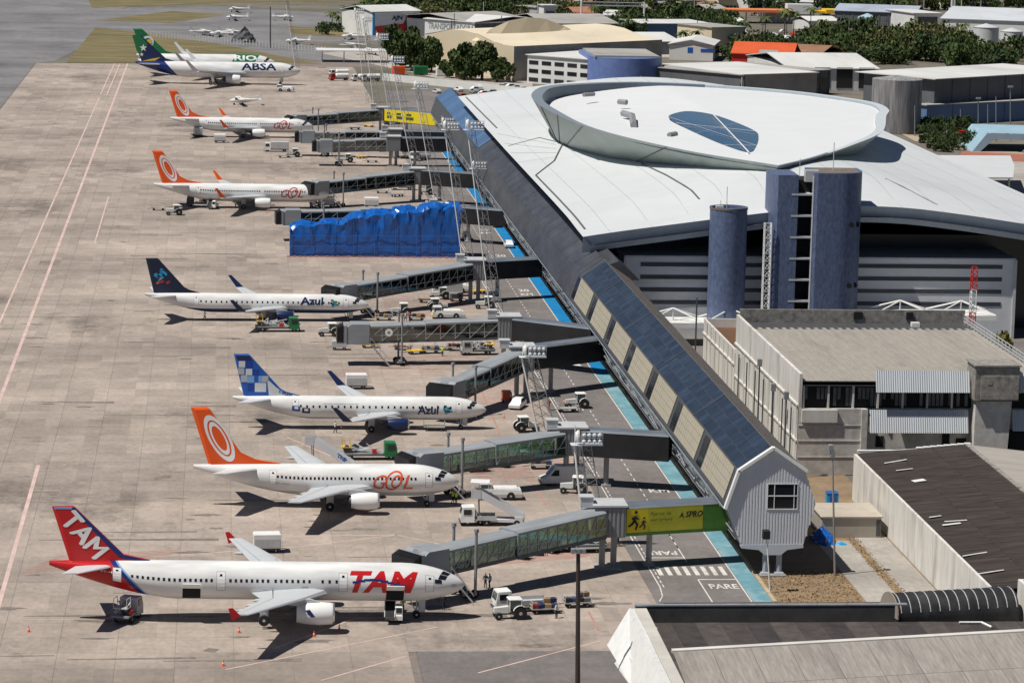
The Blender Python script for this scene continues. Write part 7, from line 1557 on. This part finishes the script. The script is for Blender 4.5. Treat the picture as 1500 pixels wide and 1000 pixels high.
# left: post fence
T = thing('post_fence', 'fence of white concrete posts across the dry grass', 'fence', (0, 0, 0)); me = MB(); me.box(-.16, .16, -.16, .16, 0, 2.5); mm = me.mesh('fence_post', white); fa, fb_ = at(212, 54, 0), at(476, 78, 0)
for k in range(58): inst('fence_post', mm, T, fa.lerp(fb_, k/57))
b = MB()
for z in (.6, 1.3, 2.0): b.tube(fa+Vector((0, 0, z)), fb_+Vector((0, 0, z)), .03, n=4)
b.build('fence_wire', lgrey, T)
pole('dark wooden pole beyond the post fence', (396, 70), (396, 10), .28, dgrey, cat='pole'); heap(G2(358, 62), 5, 4, 6, 'dark conical hut behind the post fence', dgrey, 5, 'hut')
bpy.data.objects['tarpaulin_heap.002'].name = 'dark_hut'
T = thing('parasol_roof', 'flat white canopy on posts beside the far forecourt', 'canopy', G2(520, 92)); b = MB(); b.box(-14, 14, 0, 12, 4, 4.4); b.build('canopy_deck', white, T); b = MB(); [b.tube((x, 1, 0), (x, 1, 4), .2) for x in (-12, -4, 4, 12)]; b.build('canopy_post', lgrey, T)
for i, (x, y, m, w_) in enumerate(((575, 110, orange, 20), (607, 110, green, 22), (640, 112, white, 22), (668, 114, yellow, 12))): T = thing('cargo_container', ('orange', 'green', 'white', 'yellow')[i]+' cargo container at the edge of the far forecourt', 'container', G2(x, y), .1, 'containers by the far forecourt'); b = MB(); b.cbox(0, w_*.22, 0, 2.6, .2, 3.0, .08); b.build('container_box', m, T); b = MB(); [b.box(.2+k*.5, .32+k*.5, -.06, 0, .35, 2.8) for k in range(int(w_*.22/.5))]; b.build('container_rib', m, T)
T = thing('boundary_wall', 'white boundary wall along the forecourt at the pier end', 'wall', G2(560, 118)); v = at(770, 140, 0)-at(560, 118, 0); an = math.atan2(v.y, v.x); b = MB(); b.box(0, v.length, 0, .4, 0, 2.4, 0, Matrix.Rotation(an, 4, 'Z')); b.build('wall_face', whwall, T)
rr = random.Random(33)
for k in range(34):                                            # parked cars by the pier end and in the car park
    x, y = (rr.uniform(630, 770), rr.uniform(128, 146)) if k < 20 else (rr.uniform(1380, 1490), rr.uniform(188, 200))
    if k == 0: c0 = car('parked car in the crowded lot at the pier end', G2(x, y), .4, white, 'cars in the crowded lots'); continue
    copy_tree(c0, G2(x, y), rr.choice((.4, 1.9, .5)), 'parked car in the crowded lot at the pier end' if k < 20 else 'parked car in the car park before the large hangar', 'cars in the crowded lot at the pier end' if k < 20 else 'cars before the large hangar', {'white_paint': rr.choice(('white_paint', 'dark_grey_steel', 'light_grey_paint', 'red_paint', 'mid_grey_paint'))})
c0['group'] = 'cars in the crowded lot at the pier end'
for k in range(44):
    x, y = rr.choice(((rr.uniform(1060, 1230), rr.uniform(48, 60)), (rr.uniform(700, 1000), rr.uniform(60, 84)), (rr.uniform(880, 1060), rr.uniform(18, 36))))
    copy_tree(c0, G2(x, y), rr.uniform(0, 3), 'parked car among the far halls and houses', 'cars among the far halls', {'white_paint': rr.choice(('white_paint', 'white_paint', 'dark_grey_steel', 'light_grey_paint', 'red_paint'))})
for k in range(26):
    x, y = rr.uniform(640, 1490), rr.uniform(20, 70); v = at(x, y, 0); T = thing('utility_pole', 'slim utility pole among the far halls and houses', 'pole', (v.x, v.y, 0), 0, 'utility poles in the distance'); b = MB(); b.tube((0, 0, 0), (0, 0, rr.uniform(8, 13)), .16); b.build('shaft', rr.choice((dgrey, lgrey)), T); b = MB(); b.box(-1, 1, -.06, .06, 7.6, 7.8); b.build('cross_arm', dgrey, T)
# trees
for i, (x, y, r_, h_) in enumerate(((588, 100, 9.5, 15), (612, 104, 9, 14.5), (632, 106, 7, 12))): tree(('big dark tree left of the cream hangar, leftmost of three', 'big dark tree left of the cream hangar, middle of three', 'big dark tree left of the cream hangar, rightmost of three')[i], G2(x, y), r_, h_, CRB[i % 2], 'big trees by the cream hangar', i)
for i, (x, y, r_, h_) in enumerate(((680, 116, 8, 11), (706, 117, 9.5, 13), (728, 120, 6, 9), (655, 114, 4, 6))): tree(('round tree in front of the cream hangar, second from the left', 'tallest round tree in front of the cream hangar', 'smaller tree in front of the hangar corner', 'bush at the left of the cream hangar front')[i], G2(x, y), r_, h_, CRB[(i+1) % 2], 'trees before the cream hangar', i*2)
tree('yellow green tree at the right edge behind the white building', (122, 462, 0), 4.2, 8.5, CRY, None)
tree('small dark tree below the yellow green one', (118.5, 452, 0), 2.6, 5, CR[0], None)
PLW = [(486, 44, 7), (497, 46, 6), (508, 42, 9), (522, 42, 10), (531, 40, 11), (555, 30, 9), (578, 28, 10)]
for i, (x, y, h_) in enumerate(PLW): palm('palm at the upper left beside the billboard hall', (x, y), h_, i, 'palms beside the billboard hall')
for i, (x, y, h_) in enumerate(((1148, 60, 13), (1162, 60, 12), (1187, 62, 14), (1152, 56, 10), (1000, 72, 7), (1018, 72, 7), (920, 62, 9), (1205, 70, 11), (1240, 66, 10), (1330, 70, 10), (1090, 64, 9), (870, 40, 9), (980, 44, 10), (1410, 72, 10), (790, 34, 9), (1120, 66, 11))): palm('palm rising above the trees in the middle distance', (x, y), h_, i, 'palms in the middle distance')
GROVE = []
def grove(n, x0, x1, y0, y1, r0, r1, label, grp, seed, pal=CR):
    q = random.Random(seed)
    for k in range(n):
        x, y = q.uniform(x0, x1), q.uniform(y0, y1); r_ = q.uniform(r0, r1); GROVE.append((r_/G2(x, y)[1], label, G2(x, y), r_, r_*q.uniform(.65, 1.4), pal[q.randrange(len(pal))], grp, q.uniform(0, 6)))
grove(55, 1062, 1235, 64, 94, 5, 8, 'tree in the dark grove behind the orange red roof', 'grove behind the red roof', 1)
grove(95, 1190, 1420, 64, 94, 6, 9, 'tree in the dense grove around the water tower', 'grove around the water tower', 2)
grove(40, 1400, 1540, 76, 102, 6, 8.5, 'tree in the grove in front of the white tanks', 'grove before the white tanks', 3)
grove(40, 1345, 1425, 186, 222, 2.2, 4.2, 'shrubby tree beside the silo and car park', 'shrubs beside the silo', 4)
grove(14, 910, 945, 52, 64, 4, 7, 'tree beside the long blue hall', 'trees beside the long blue hall', 5)
grove(70, 545, 800, 2, 27, 6, 10, 'tree on the far slope behind the billboard hall', 'trees behind the billboard hall', 6)
grove(60, 780, 1080, 18, 46, 4.5, 9, 'tree scattered among the far low houses', 'trees among the far houses', 7)
grove(22, 1000, 1070, 38, 56, 4, 7, 'tree in the clump beside the yellow house', 'clump beside the yellow house', 8)
grove(90, 1300, 1560, -8, 16, 7, 12, 'tree in the dark wood along the top right edge', 'wood along the top right edge', 9)
grove(50, 1100, 1330, -2, 26, 5, 10, 'tree among the far roofs at the upper right', 'trees among far roofs, upper right', 10)
grove(50, 540, 800, -10, 6, 8, 13, 'tree in the far wood at the top edge', 'far wood at the top edge', 11)
grove(12, 470, 545, 36, 52, 3, 5, 'bush among the palms at the upper left', 'bushes among the palms', 12)
GROVE.sort(key=lambda g: -g[0]); b = MB()
for gi, (_, label, loc, r_, h_, cm, grp, rz) in enumerate(GROVE):
    if gi < 265: tree(label, loc, r_, h_, cm, grp, rz, lo=-.05); continue
    c_, s_ = math.cos(rz), math.sin(rz); vs = [v.co for v in cm.vertices]
    b.add([(loc[0]+r_*(v.x*c_-v.y*s_), loc[1]+r_*(v.x*s_+v.y*c_), h_*(v.z-.05)) for v in vs], [tuple(p.vertices) for p in cm.polygons])
b.build('far_trees', leafm[0], kind='stuff', label='scattered far trees between the houses and halls at the top')
b = MB(); q = random.Random(77)
for i in range(14000):
    x, y = q.uniform(-200, 900), q.uniform(1560, 2600); s_ = q.uniform(1.5, 3.5); z = q.uniform(.5, 9); u = Vector((q.gauss(0, 1), q.gauss(0, 1), q.gauss(0, 1))).normalized(); v = u.orthogonal(); w = u.cross(v); p = Vector((x, y, z)); b.quad(p+v*s_, p+w*s_, p-v*s_, p-w*s_)
b.build('far_wood', leafm[0], kind='stuff', label='continuous dark wood beyond the houses at the top')
# far houses
hm = [whwall, cream, concw, M('far_pink_wall', (.5, .36, .3), .8, var=.1), M('far_grey_wall', (.4, .41, .42), .8, var=.1)]; hr = [whr, gryr, rust, M('terracotta_roof', (.34, .15, .09), .85, var=.2, sc=.2), whr]
q = random.Random(12)
for k in range(95):
    x, y = q.uniform(780, 1480), q.uniform(-4, 36)
    if 1040 < x < 1180 and y > 22 or x > 1200 and y > 17: continue
    w_ = q.uniform(10, 34); shed('far_house', 'low house among the trees in the far upper part', (x, y), (x+w_, y+q.uniform(-1, 1)), q.uniform(3.5, 6.5), q.uniform(12, 26), q.choice(hm), q.choice(hr), q.choice(('gable', 'flat', 'gable')), 1.8, (1, q.randint(2, 5), 1.2, 3, 1.3), 'far houses among the trees')
shed('yellow_house', 'pale yellow two storey house beside the clump of trees', (1006, 26), (1030, 26), 8, 14, M('pale_yellow_wall', (.6, .56, .34), .8), whr, 'flat', win_=(2, 3, 1.4, 3.2, 1.4))
sheet('river', px((560, 14), (700, 28), (800, 38), (760, 30), (620, 12)), -.03, M('mud_grey_bank', (.24, .21, .19), .8, var=.3, sc=.02, streak=(.3, 2, 1)))
sheet('far_road', px((900, 6), (1100, 12), (1100, 8), (930, 0)), -.02, asph2); sheet('far_road', px((1180, 20), (1320, 26), (1320, 22), (1180, 15)), -.02, asph2)
sheet('far_lot', px((1060, 50), (1240, 54), (1240, 62), (1060, 58)), -.02, conc2); sheet('far_lot', px((900, 18), (1060, 22), (1060, 34), (900, 30)), -.025, M('sandy_lot', (.36, .29, .22), .9, var=.25, sc=.03)); sheet('far_lot', px((620, 60), (1000, 66), (1000, 84), (760, 86)), -.025, conc2); sheet('far_lot', px((780, 0), (900, 4), (900, 14), (780, 10)), -.02, MATS['sandy_lot'])
